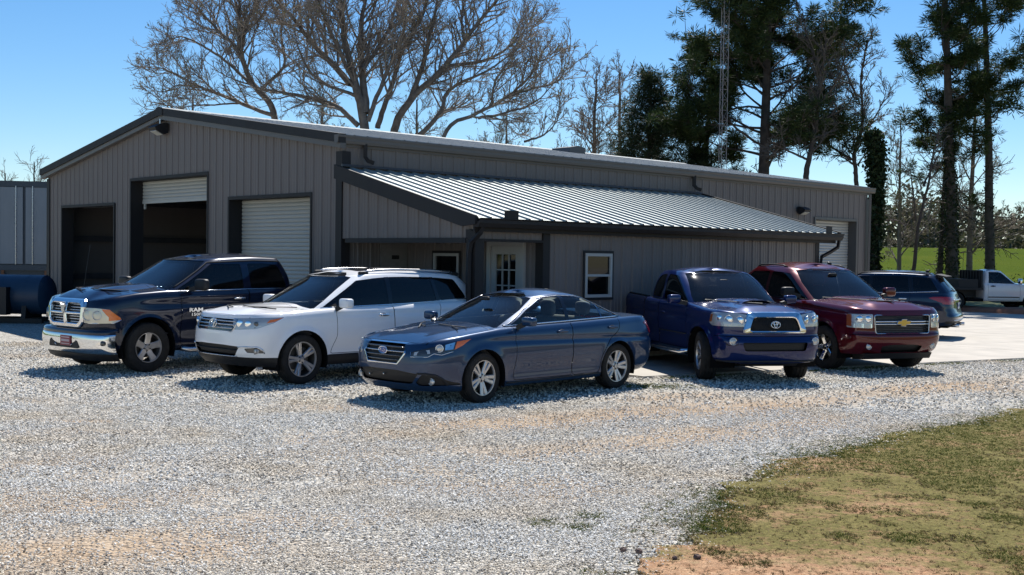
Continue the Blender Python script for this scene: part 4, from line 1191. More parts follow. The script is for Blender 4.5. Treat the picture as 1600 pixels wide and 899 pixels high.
    for i in range(13):
        z = .85 + .0155*i; yw = .425 - (z-.835)*.35
        m.tube([car.front(y, z, -.026) for y in np.linspace(-yw, yw, 7)], .004, 4)
    for i in range(27):
        y = -.41 + .0315*i; z1 = 1.03 if abs(y) < .34 else 1.03-(abs(y)-.34)*2
        if z1 > .86: m.tube([car.front(y, z, -.026) for z in np.linspace(.84, z1, 4)], .004, 4, upv=(1, 0, 0))
    m.build('grille_mesh', M_BLACK, root)
    oval_emblem(car, 0, .935, .155, root, .012)
    # hood scoop
    sc = MB(); rows = []
    for i, (x, w, h) in enumerate(((.18, .27, .052), (.10, .29, .060), (-.10, .29, .052), (-.35, .27, .018), (-.45, .25, -.01))):
        rows.append([(x + (-.03*(k/8*2-1)**2 if i == 0 else 0), w*(k/8*2-1), float(car.top(x, w*(k/8*2-1)).z) + h*(1-abs(k/8*2-1)**4) - .004) for k in range(9)])
    sc.add([p for r_ in rows for p in r_], grid_faces(5, 9)); so = sc.build('hood_scoop', paint, root, True)
    f0 = rows[0]; op = MB(); op.add([(p[0]-.012, p[1]*.94, p[2]-.005) for p in f0] + [(p[0]-.012, p[1]*.94, float(car.top(.17, p[1]).z)) for p in f0], grid_faces(2, 9)); op.build('scoop_opening', M_DARK, so)
    for sd, sg in (('L', 1), ('R', -1)):
        hl = md.get(('headlight', sd)); reparent(md.get(('turn_signal', sd)), hl)
        disc_on(car, 40, -.06, 1.0, .062, 'lamp_reflector', M_REFLECT, hl, sg, .002, M_DULLCHROME, .2)
        disc_on(car, 40, .10, 1.01, .062, 'lamp_reflector', M_REFLECT, hl, sg, .002, M_DULLCHROME, .2)
        disc_on(car, 40, .25, 1.03, .045, 'lamp_reflector', M_REFLECT, hl, sg, .002, None, .2)
        car.plate('fog_lamp_recess', rpoly([(.62, .60), (.62, .745), (.80, .745), (.80, .60)], .05), 0, M_BLACK, root, .004, .02, sg)
        disc_on(car, 0, .705, .672, .052, 'fog_lamp', M_LAMP, root, sg, .012, M_CHROME)
        mirror(root, (-.74, 1.07, 1.275), (.07, .11, .075), paint, sg, .06, .86)
        handle(car, -1.66, 1.02, sg, paint, md[('front_door', sd)], .20)
        s_ = MB(); s_.tube([(-.55, .86*sg, .42), (-.68, .96*sg, .395), (-2.4, .96*sg, .395), (-2.5, .86*sg, .42)], .040, 10); s_.build('side_step', M_CHROME, root, True)
        chrome_line(car, [(-.62, .70), (-1.84, .70)], .020, md[('front_door', sd)], (sg,), 'door_moulding', paint, .006, squash=.6)
    chrome_line(car, [(A[0][0]+.01, 1.20), (-1.2, 1.215), (-2.4, 1.25)], .009, root, mat=M_BLACK)
    q = [car.front(y, .36, .004) for y in np.linspace(-.84, .84, 15)]; MB().tube(q, .022, 8, squash=.8).build('bumper_lip', paint, root, True)
    m = MB(); m.prism([(.70, -.5, .34), (.60, -.5, .26), (.40, -.5, .25), (.40, -.5, .36)], (0, 1.0, 0)); m.build('skid_plate', M_BLACK, root)
    wiper(car, .60, .06, 1.235, root, .04); wiper(car, .0, -.56, 1.235, root, .04)
    wheel_wells(root, P); underbody(root, P, .34, .50)
    cabin(root, -.78, -2.48, .76, .60, 1.16)
    seats(root, [(-1.72, 'pair')], .74, M_SEATDARK)
    MB().sell((-1.12, 0, 1.575), (.02, .09, .027), .5, 12, 8).build('rear_view_mirror', M_BLACK, root, True)
    put_wheels(root, make_wheel(.390, .236, .265, dict(n=5, spokes=[((-10, -16), .22, .20, .2, .97), ((10, 16), .22, .20, .2, .97)], hub=.30, face=.50, rimface=.78, rot=90, lugs=6, lugr=.8)), 3.25, .388, .80, rad(-13))
    return root

# ---------------------------------------------------------------- maroon full size SUV
def build_maroon_suv():
    root = empty('suv')
    tag(root, 'maroon sport utility truck with a gold grille emblem parked beside the bright blue pickup', 'SUV', 'vehicles parked in front of the workshop')
    paint = car_paint('paint_maroon', (0.085, 0.003, 0.008), 0.25, 0.28, 0.02)
    P = dict(hw=1.0, wb=3.30, xF=.98, xR=-4.55, wz=.395, Rf=.455, Rr=.455, flare=.024, fband=.07,
             zb=[(.98, .34), (.4, .32), (-.45, .32), (-2.5, .33), (-4.5, .42)],
             zs=[(.98, 1.07), (.92, 1.10), (.6, 1.155), (.2, 1.18), (-.4, 1.215), (-.8, 1.225), (-2.5, 1.235), (-4.55, 1.26)], zs_sm=.04,
             hc=[(.98, .015), (.8, .045), (.3, .06), (-.6, .06), (-4.1, .02)],
             sec=SEC_SUV, front=[(.34, .84), (.42, .92), (.55, .98), (.66, .985), (.70, .955), (.80, .955), (1.0, .945), (1.07, .92)], fa=.40, fn=3.3,
             rear=[(.40, -4.43), (.55, -4.55), (.75, -4.55), (1.24, -4.50)], ra=.14, rn=4, taperF=.03, taperR=.02,
             side=lambda x, z, t: -.016*np.exp(-((z-.62)/.14)**2)*sstep(-.4, -.7, x)*sstep(-2.6, -2.3, x),
             bump=lambda x, y: .035*(1-sstep(.44, .56, np.abs(y)))*sstep(.95, .55, x)*sstep(-.62, -.40, x),
             gh=dict(rail=[(.2, 1.735), (-1.1, 1.76), (-1.6, 1.815), (-2.3, 1.835), (-3.0, 1.81), (-4.2, 1.72)], zn=(1.19, 1.78),
                     gw=[(0, .915), (.3, .88), (.7, .81), (.88, .765), (.95, .73), (1, .67)],
                     front=[(1.17, -.24), (1.35, -.52), (1.55, -.83), (1.68, -1.06), (1.78, -1.27)], rear=[(1.2, -3.62), (1.5, -3.16), (1.78, -2.72)],
                     fa=.44, fn=2.7, ra=.22, rn=3.6, crown=.10, tr=.04))
    car = Car(P); R = car.region
    A = [(x-.012, z) for x, z in [car.ghx(u, .95) for u in (.08, .35, .6, .8, .88)]]
    fw = [(A[0][0]-.02, 1.245)] + A + [(-1.65, 1.725), (-1.93, 1.735), (-1.93, 1.26)]
    rw = [(-2.03, 1.737), (-2.62, 1.725), (-2.86, 1.45), (-2.92, 1.268), (-2.03, 1.262)]
    R('arch', arch_poly(0, .41, .455), 'side', None); R('arch', arch_poly(-3.30, .41, .455), 'side', None)
    for nm, p in (('front_side_window', fw), ('rear_side_window', rw)): R(nm, rpoly(p, .03), 'side', M_GLASS_DARK, 1, off=-.006)
    ws = [(-car.ghw(u, .88)[0], car.ghw(u, .88)[1]) for u in (.05, .3, .6, .94)]
    ws = ws + [(-.28, 1.80), (.28, 1.80)] + [(-y, z) for y, z in ws[::-1]] + [(.3, 1.185), (-.3, 1.185)]
    R('windscreen', ws, 'front', M_GLASS_SCREEN, 1, 'C', off=-.004, dmin=.1)
    R('rear_window', rpoly([(-.66, 1.34), (-.58, 1.68), (.58, 1.68), (.66, 1.34)], .05), 'rear', M_GLASS_DARK, 1, 'C', off=-.004)
    R('turn_signal', [(.34, .82), (.34, 1.03), (.42, 1.03), (.42, .83)], 35, M_AMBERDIM, off=.003)
    R('headlight', rpoly([(-.015, .79), (-.015, 1.035), (.42, 1.035), (.42, .80)], .02), 35, M_LAMP, off=.002)
    gr = rpoly([(-.56, .71), (-.585, 1.01), (.585, 1.01), (.56, .71)], .03)
    R('grille_opening', gr, 'front', M_BLACK, 0, 'C', off=-.035, dmin=.05)
    R('lower_intake', rpoly([(-.40, .36), (-.44, .47), (-.25, .50), (.25, .50), (.44, .47), (.40, .36)], .02), 'front', M_BLACK, 0, 'C', off=-.05, dmin=.05)
    R('bumper', [(-1.2, .30), (-1.2, .675), (1.2, .675), (1.2, .30)], 'front', paint, 0, 'C', gap=.010, dmin=.05, lim=lambda c: c.x > .46)
    R('hood', [(.90, -.60), (.84, -.70), (.3, -.86), (-.32, -.88), (-.32, .88), (.3, .86), (.84, .70), (.90, .60)], 'top', paint, 0, 'C', gap=.009, dmin=.5)
    R('front_door', rpoly([(-.62, .40), (-.64, 1.5), (-1.96, 1.5), (-1.96, .40)], .05), 'side', paint, gap=.010)
    R('rear_door', rpoly([(-1.98, .40), (-1.98, 1.5), (-3.0, 1.5), (-3.0, .92), (-2.90, .70), (-2.82, .40)], .05), 'side', paint, gap=.010)
    R('tail_lamp', rpoly([(-4.40, .86), (-4.42, 1.22), (-4.7, 1.22), (-4.7, .86)], .02), 'side', M_RED, off=.004, dmin=.05)
    R('tail_lamp', rpoly([(.84, .86), (.84, 1.22), (1.1, 1.22), (1.1, .86)], .02), 'rear', M_RED, off=.004, dmin=.05)
    R('void', [(-.48, -.84), (-.48, .84), (-3.0, .82), (-3.0, -.82)], 'top', None, 0, 'C', dmin=.3)
    R('bed_cover', [(-3.66, -.78), (-3.66, .78), (-4.42, .78), (-4.42, -.78)], 'top', M_BLACK, 0, 'C', gap=.008, dmin=.3)
    car.finish(root, paint); md = car.made
    go = poly_off(gr, .02)
    car.ring('grille_surround', go, gr, 'front', M_DULLCHROME, root, .012, .03)
    for z, r_ in ((.905, .013), (.86, .013)):
        MB().tube([car.front(y, z, .0) for y in np.linspace(-.57, .57, 9)], r_, 8).build('grille_crossbar', M_CHROME, root, True)
    for i, z in enumerate((.735, .765, .795, .825, .935, .965, .99)):
        MB().tube([car.front(y, z, -.026) for y in np.linspace(-.555, .555, 7)], .008, 5).build('grille_bar', M_LAMPDARK, root, True)
    bt = [(-.15, -.028), (-.125, .03), (-.06, .03), (-.045, .058), (.065, .058), (.055, .03), (.15, .03), (.125, -.028), (.055, -.028), (.04, -.058), (-.065, -.058), (-.055, -.028)]
    c = car.front(0, .885, 0) + Vector((.012, 0, 0)); e = MB().prism([c+Vector((0, y, z)) for y, z in bt], (.014, 0, 0)).build('emblem', M_GOLD, root)
    ln = [c+Vector((.010, y, z)) for y, z in bt]; MB().tube(ln+[ln[0]], .006, 5).build('emblem_trim', M_CHROME, e)
    for sd, sg in (('L', 1), ('R', -1)):
        hl = md.get(('headlight', sd)); reparent(md.get(('turn_signal', sd)), hl)
        disc_on(car, 35, .07, .955, .062, 'lamp_reflector', M_REFLECT, hl, sg, .002, M_DULLCHROME, .25)
        disc_on(car, 35, .21, .955, .062, 'lamp_reflector', M_REFLECT, hl, sg, .002, M_DULLCHROME, .25)
        for a, b in ((.0, .15), (.16, .30)): car.plate('lower_lamp', [(a, .80), (a, .865), (b, .865), (b, .80)], 35, M_REFLECT, hl, .004, .01, sg)
        disc_on(car, 0, .68, .475, .050, 'fog_lamp', M_LAMP, root, sg, .004, M_DULLCHROME)
        car.plate('brake_duct', rpoly([(.70, .39), (.68, .43), (.84, .47), (.90, .42)], .015), 0, M_BLACK, root, .002, .02, sg)
        mirror(root, (-.86, 1.16, 1.37), (.07, .125, .085), paint if sg > 0 else M_BLACK, sg, .06, .93)
        handle(car, -1.78, 1.08, sg, paint, md[('front_door', sd)], .22); handle(car, -2.82, 1.08, sg, paint, md[('rear_door', sd)], .22)
        s_ = MB(); s_.box(-2.78, -.55, .90*sg-.09, .90*sg+.09, .31, .355); s_.build('running_board', M_BLACK, root)
        rr = [car.top(x, .66*sg, 0)+Vector((0, 0, .03)) for x in np.linspace(-1.75, -2.5, 7)]
        MB().tube([car.top(-1.6, .66*sg, 0)]+rr+[car.top(-2.62, .66*sg, 0)], .016, 6).build('roof_rail', M_BLACK, root, True)
    chrome_line(car, [(A[0][0]+.01, 1.235), (-1.4, 1.245), (-2.92, 1.256)], .009, root, mat=M_BLACK)
    MB().tube([car.top(-1.75, .42, 0), car.top(-1.75, .42, 0)+Vector((-.05, 0, .05))], [.05, .018], 8).build('roof_antenna', M_BLACK, root, True)
    m = MB(); m.prism([(.86, -.72, .345), (.80, -.72, .24), (.5, -.72, .22), (.5, -.72, .36)], (0, 1.44, 0)); m.build('air_dam', M_BLACK, root)
    wiper(car, .68, .08, 1.235, root, .05); wiper(car, .02, -.66, 1.235, root, .05)
    wheel_wells(root, P); underbody(root, P, .30, .48)
    cabin(root, -.64, -3.1, .84, .60, 1.22)
    seats(root, [(-1.90, 'pair'), (-2.60, 'bench')], .82, M_SEATDARK)
    MB().sell((-1.08, 0, 1.69), (.02, .10, .027), .5, 12, 8).build('rear_view_mirror', M_BLACK, root, True)
    put_wheels(root, make_wheel(.398, .240, .265, dict(n=5, spokes=[(0, .34, .40, .2, .97)], hub=.30, face=.50, rimface=.78, rot=90, lugs=6, lugr=.8), M_CHROME), 3.30, .395, .855, rad(3))
    return root

# ---------------------------------------------------------------- dark blue crossover seen from behind
def build_dark_crossover():
    root = empty('suv')
    tag(root, 'dark blue SUV seen from behind, nearest the far roller door', 'SUV', 'vehicles parked in front of the workshop')
    paint = car_paint('paint_midnight', (0.008, 0.019, 0.046), 0.2, 0.3, 0.06)
    P = dict(hw=.985, wb=2.98, xF=.95, xR=-3.98, wz=.36, Rf=.42, Rr=.42, flare=.02, fband=.07,
             zb=[(.95, .26), (-.4, .24), (-2.5, .26), (-3.4, .32), (-3.98, .40)],
             zs=[(.95, .90), (.85, .95), (.5, 1.02), (-.3, 1.10), (-1, 1.13), (-3, 1.16), (-3.98, 1.17)],
             hc=[(.95, .01), (.6, .05), (-.4, .06), (-3.98, .03)],
             sec=SEC_SUV, front=[(.26, .82), (.45, .95), (.7, .95), (.9, .88)], fa=.55, fn=2.8,
             rear=[(.40, -3.86), (.47, -3.97), (.60, -3.98), (.66, -3.94), (.80, -3.90), (1.0, -3.88), (1.17, -3.82)], ra=.30, rn=3.2, taperF=.03, taperR=.03,
             side=lambda x, z, t: -.018*np.exp(-((z-.55)/.12)**2)*sstep(-.4, -.7, x)*sstep(-2.6, -2.3, x),
             gh=dict(rail=[(.2, 1.52), (-1.0, 1.56), (-1.7, 1.64), (-2.5, 1.655), (-3.4, 1.62), (-4, 1.58)], zn=(1.10, 1.62),
                     gw=[(0, .895), (.3, .855), (.7, .775), (.88, .725), (.95, .69), (1, .63)],
                     front=[(1.08, -.30), (1.3, -.72), (1.62, -1.3)], rear=[(1.12, -3.84), (1.3, -3.72), (1.5, -3.56), (1.62, -3.45)],
                     fa=.45, fn=2.5, ra=.26, rn=3.2, crown=.085, tr=.05))
    car = Car(P); R = car.region
    A = [(x-.01, z) for x, z in [car.ghx(u, .945) for u in (.10, .35, .6, .8, .88)]]
    fw = [(A[0][0]-.02, 1.15)] + A + [(-1.5, 1.57), (-1.80, 1.59), (-1.80, 1.165)]
    rw = [(-1.90, 1.592), (-2.76, 1.59), (-2.82, 1.19), (-1.90, 1.17)]
    qw = [(-2.86, 1.588), (-3.30, 1.555), (-3.50, 1.25), (-2.92, 1.195)]
    R('arch', arch_poly(0, .36, .42), 'side', None); R('arch', arch_poly(-2.98, .36, .42), 'side', None)
    for nm, p in (('front_side_window', fw), ('rear_side_window', rw), ('quarter_window', qw)): R(nm, rpoly(p, .03), 'side', M_GLASS_DARK, 1, off=-.005)
    R('door_pillar', [(-1.80, 1.59), (-1.90, 1.592), (-1.90, 1.17), (-1.80, 1.165)], 'side', M_GLOSSBLACK, 1, off=-.001)
    R('door_pillar', [(-2.765, 1.59), (-2.855, 1.588), (-2.915, 1.195), (-2.825, 1.19)], 'side', M_GLOSSBLACK, 1, off=-.001)
    ws = [(-car.ghw(u, .86)[0], car.ghw(u, .86)[1]) for u in (.05, .3, .6, .94)]
    ws = ws + [(-y, z) for y, z in ws[::-1]] + [(.3, 1.09), (-.3, 1.09)]
    R('windscreen', ws, 'front', M_GLASS_SCREEN, 1, 'C', off=-.004, dmin=.1)
    R('rear_window', rpoly([(-.72, 1.20), (-.60, 1.545), (.60, 1.545), (.72, 1.20)], .04), 'rear', M_GLASS_DARK, 1, 'C', off=.001, dmin=.1)
    R('tail_lamp', rpoly([(-3.30, 1.05), (-3.42, 1.085), (-4.1, 1.09), (-4.1, .90), (-3.72, .90), (-3.50, .98)], .015), 'side', M_RED, off=.006, dmin=.12)
    R('tail_lamp', rpoly([(.40, .93), (.44, 1.08), (1.0, 1.09), (1.0, .90), (.60, .89)], .015), 'rear', M_RED, off=.006, dmin=.12)
    R('tailgate', rpoly([(-.66, .655), (-.74, .88), (-.70, 1.3), (.70, 1.3), (.74, .88), (.66, .655)], .04), 'rear', paint, 0, 'C', gap=.010, dmin=.12)
    R('rear_bumper', [(-1.2, .40), (-1.2, .475), (1.2, .475), (1.2, .40)], 'rear', M_BLACK, 0, 'C', off=.003, dmin=.1, lim=lambda c: c.x < -3.3)
    R('front_door', rpoly([(-.58, .36), (-.62, .7), (-.62, 1.4), (-1.83, 1.4), (-1.83, .36)], .04), 'side', paint, gap=.009)
    R('rear_door', rpoly([(-1.85, .36), (-1.85, 1.4), (-2.88, 1.4), (-2.83, .92), (-2.62, .75), (-2.52, .55), (-2.48, .36)], .05), 'side', paint, gap=.009)
    R('headlight', rpoly([(-.20, .74), (-.22, .86), (.1, .90), (.45, .94), (.30, .82)], .015), 40, M_LAMP, off=-.002)
    R('grille_opening', rpoly([(-.42, .58), (-.50, .84), (.50, .84), (.42, .58)], .03), 'front', M_BLACK, 0, 'C', off=-.03)
    R('hood', [(.80, -.60), (.3, -.80), (-.36, -.84), (-.36, .84), (.3, .80), (.80, .60)], 'top', paint, 0, 'C', gap=.009, dmin=.55)
    R('void', [(-.45, -.8), (-.45, .8), (-3.5, .76), (-3.5, -.76)], 'top', None, 0, 'C', dmin=.3)
    car.finish(root, paint); md = car.made
    q = [car.front(y, 1.0, .012, True) for y in np.linspace(-.62, .62, 11)]; MB().tube(q, .020, 8, squash=.8).build('tailgate_trim', M_CHROME, root, True)
    q = [car.front(y, .495, .004, True) for y in np.linspace(-.80, .80, 15)]; MB().tube(q, .014, 8).build('bumper_trim', M_DULLCHROME, root, True)
    c = car.front(0, .86, 0, True); pm = MB(); pm.box(c.x-.022, c.x-.014, -.155, .155, .775, .935); lp = pm.build('number_plate', simple('plate_white', (.55, .57, .60), .5), root)
    pt = MB()
    for k in range(6): pt.box(c.x-.024, c.x-.022, -.12+.042*k, -.12+.042*k+.026, .825, .89)
    pt.box(c.x-.024, c.x-.022, -.10, .10, .905, .918)
    pt.build('plate_print', simple('plate_ink', (.10, .16, .35), .5), lp)
    c = car.front(0, 1.10, .008, True); e = MB(); bt = [(-.075, -.014), (-.06, .015), (-.03, .015), (-.022, .029), (.032, .029), (.027, .015), (.075, .015), (.06, -.014), (.027, -.014), (.02, -.029), (-.032, -.029), (-.027, -.014)]
    e.prism([c+Vector((0, y, z)) for y, z in bt], (-.01, 0, 0)).build('emblem', M_CHROME, root)
    sp = MB(); sp.prism([(-3.40, -.60, 1.655), (-3.66, -.58, 1.60), (-3.66, -.58, 1.575), (-3.42, -.60, 1.61)], (0, 1.19, 0)); sp.build('roof_spoiler', paint, root, autosmooth=rad(30))
    MB().tube([car.front(-.1, 1.215, .015, True), car.front(.45, 1.235, .015, True)], .012, 6).build('rear_wiper', M_BLACK, root)
    for sg, sd in ((1, 'L'), (-1, 'R')):
        mirror(root, (-.72, 1.07, 1.20), (.08, .13, .085), paint, sg, .08, .90)
        handle(car, -1.62, 1.0, sg, M_CHROME, md[('front_door', sd)]); handle(car, -2.68, 1.02, sg, M_CHROME, md[('rear_door', sd)])
        x = MB(); x.tube([(-3.80, .55*sg, .36), (-4.0, .55*sg, .36)], .045, 10); x.build('exhaust_pipe', M_DULLCHROME, root, True)
        rr = [car.top(x_, .62*sg, 0)+Vector((0, 0, .035)) for x_ in np.linspace(-1.6, -3.1, 7)]
        MB().tube([car.top(-1.45, .62*sg, 0)]+rr+[car.top(-3.25, .62*sg, 0)], .016, 6).build('roof_rail', M_BLACK, root, True)
    MB().tube([car.top(-3.1, 0, 0), car.top(-3.1, 0, 0)+Vector((-.10, 0, .05))], [.05, .012], 8).build('roof_antenna', M_BLACK, root, True)
    chrome_line(car, [(A[0][0]+.01, 1.137), (-1.8, 1.150), (-2.85, 1.178), (-3.52, 1.215)], .011, root)
    wheel_wells(root, P); underbody(root, P, .25, .42)
    cabin(root, -.66, -3.5, .80, .50, 1.08)
    seats(root, [(-1.75, 'pair'), (-2.65, 'bench')], .70, M_SEATDARK)
    put_wheels(root, make_wheel(.365, .245, .235, dict(n=5, spokes=[((-9, -8), .17, .2, .2, .97), ((9, 8), .17, .2, .2, .97)], hub=.26, face=.60, rimface=.82, rot=90, lugr=.8)), 2.98, .365, .835)
    return root

# ---------------------------------------------------------------- white pickup with a dark flatbed, far right
def build_white_pickup():
    root = empty('pickup_truck')
    tag(root, 'dusty white pickup truck with a black flatbed on the grass beyond the concrete pad', 'pickup truck', 'vehicles parked in front of the workshop')
    paint = car_paint('paint_old_white', (0.82, 0.75, 0.72), 0.0, 0.5, 0.15)
    P = dict(hw=.86, wb=3.0, xF=.80, xR=-1.95, wz=.34, Rf=.40, Rr=.01, flare=.02, fband=.05,
             zb=[(.8, .36), (-2, .36)], zs=[(.80, .88), (.7, .93), (.3, .96), (-.4, 1.0), (-2, 1.02)], hc=[(.8, .01), (.5, .04), (-.5, .05), (-2, .03)],
             sec=SEC_TRK, front=[(.36, .72), (.5, .80), (.88, .78)], fa=.35, fn=3.2, rear=[(.36, -1.93), (1.02, -1.95)], ra=.10, rn=4, taperF=.03, taperR=0,
             gh=dict(rail=[(.2, 1.48), (-1, 1.50), (-2, 1.50)], zn=(.97, 1.50), gw=[(0, .79), (.4, .755), (.85, .69), (1, .62)],
                     front=[(.95, -.40), (1.2, -.72), (1.50, -1.05)], rear=[(.95, -1.93), (1.50, -1.82)], fa=.36, fn=2.8, ra=.14, rn=3.6, crown=.07, tr=.02))
    car = Car(P); R = car.region
    A = [(x-.012, z) for x, z in [car.ghx(u, .95) for u in (.10, .35, .6, .85)]]
    R('arch', arch_poly(0, .36, .41), 'side', None)
    R('front_side_window', rpoly([(A[0][0]-.02, 1.02)]+A+[(-1.3, 1.455), (-1.68, 1.46), (-1.72, 1.04)], .03), 'side', M_GLASS_TINT, 1, off=-.006)
    ws = [(-car.ghw(u, .88)[0], car.ghw(u, .88)[1]) for u in (.06, .5, .94)]
    R('windscreen', ws + [(-y, z) for y, z in ws[::-1]], 'front', M_GLASS_SCREEN, 1, 'C', off=-.004, dmin=.1)
    R('rear_window', rpoly([(-.5, 1.1), (-.46, 1.42), (.46, 1.42), (.5, 1.1)], .04), 'rear', M_GLASS_TINT, 1, 'C', off=-.004)
    R('front_door', rpoly([(-.52, .42), (-.54, 1.2), (-1.76, 1.2), (-1.76, .42)], .05), 'side', paint, gap=.008)
    R('headlight', rpoly([(.45, .68), (.45, .84), (.80, .84), (.80, .68)], .02), 'front', M_LAMP)
    R('grille_opening', rpoly([(-.42, .66), (-.42, .85), (.42, .85), (.42, .66)], .02), 'front', M_BLACK, 0, 'C', off=-.02)
    R('void', [(-.55, -.72), (-.55, .72), (-1.85, .72), (-1.85, -.72)], 'top', None, 0, 'C', dmin=.3)
    car.finish(root, paint); md = car.made
    fl = MB(); fl.box(-4.3, -2.0, -.95, .95, .78, .86); fl.box(-4.3, -2.0, -.35, -.25, .5, .78); fl.box(-4.3, -2.0, .25, .35, .5, .78); fb = fl.build('flatbed', M_BLACK, root)
    hb = MB(); hb.box(-2.06, -2.0, -.88, .88, .86, 1.52)
    for y in np.linspace(-.8, .8, 8): hb.box(-2.10, -2.06, y-.02, y+.02, .86, 1.5)
    hb.build('headboard', M_BLACK, fb)
    tb = MB(); tb.box(-2.9, -2.15, -.85, .85, .862, 1.18); tb.build('tool_box', M_BLACK, fb)
    for sg, sd in ((1, 'L'), (-1, 'R')):
        m = mirror(root, (-.62, 1.02, 1.12), (.05, .10, .11), M_CHROME, sg, .0, .82)
        handle(car, -1.58, .93, sg, M_BLACK, md[('front_door', sd)], .18)
        chrome_line(car, [(-.55, .52), (-1.75, .52)], .02, md[('front_door', sd)], (sg,), 'door_moulding', M_BLACK, .004)
        MB().box(-4.34, -4.30, .6*sg-.1, .6*sg+.1, .68, .78).build('tail_lamp', M_RED, root)
    MB().box(.70, .86, -.82, .82, .42, .58).build('front_bumper', M_CHROME, root)
    MB().tube([(-2.02, .7, 1.5), (-2.02, .7, 2.1)], .008, 5).build('antenna', M_BLACK, root)
    wheel_wells(root, dict(P, wb=3.0, Rr=.38)); underbody(root, dict(P, xR=-4.0, Rr=.4), .34, .46)
    cabin(root, -.62, -1.85, .72, .5, .98); seats(root, [(-1.55, 'pair')], .62, M_SEATDARK, back_h=.5)
    put_wheels(root, make_wheel(.345, .20, .22, dict(n=6, spokes=[(0, .4, .5, .2, .97)], hub=.3, face=.4, rimface=.7, rot=90), M_DULLCHROME), 3.0, .345, .74)
    return root

CARS = [
    (build_sedan, (-0.989, 15.613), 224.91),
    (build_white_suv, (-3.755, 17.509), 225.04),
    (build_navy_pickup, (-6.57, 18.86), 230.03),
    (build_blue_pickup, (3.946, 18.649), -76.12),
    (build_maroon_suv, (6.531, 20.783), -69.17),
    (build_dark_crossover, (8.05, 31.05), 152.0),
    (build_white_pickup, (20.75, 46.2), 4.0),
]
# ================================================================== ground
BLD_C, BLD_YAW = (-3.33, 22.128), 0.8172
def bw(u, v):
    """workshop coordinates (u along the long wall, v along the gable) -> ground x, y"""
    s, c = math.sin(BLD_YAW), math.cos(BLD_YAW)
    return (BLD_C[0] + s*u - c*v, BLD_C[1] + c*u + s*v)

# where the gravel meets the lawn, near the camera (x, y)
LAWN_EDGE = [(-0.6, 3.0), (0.2, 5.0), (0.78, 6.93), (1.14, 7.71), (1.58, 9.15), (2.87, 11.2), (4.4, 12.8), (6.25, 14.5), (9.0, 17.2), (14.0, 21.6), (22.0, 27.0), (34, 33)]
LAWN = LAWN_EDGE + [(60, 36), (60, -30), (-0.6, -30)]
def in_lawn(x, y): return inside(x, y, LAWN)
def lawn_dist(x, y):
    d = 9e9
    for i in range(len(LAWN_EDGE)-1):
        ax, ay = LAWN_EDGE[i]; bx, by = LAWN_EDGE[i+1]
        t = max(0, min(1, ((x-ax)*(bx-ax)+(y-ay)*(by-ay))/((bx-ax)**2+(by-ay)**2)))
        d = min(d, math.hypot(x-ax-t*(bx-ax), y-ay-t*(by-ay)))
    return d if in_lawn(x, y) else -d

def terrain_z(x, y):
    """flat round the yard, a pasture rising gently behind it on the right"""
    d = math.hypot(x, y)
    t = min(1, max(0, (d-70)/130)); return 4.3*t*t*(3-2*t) + max(0, d-200)*0.006

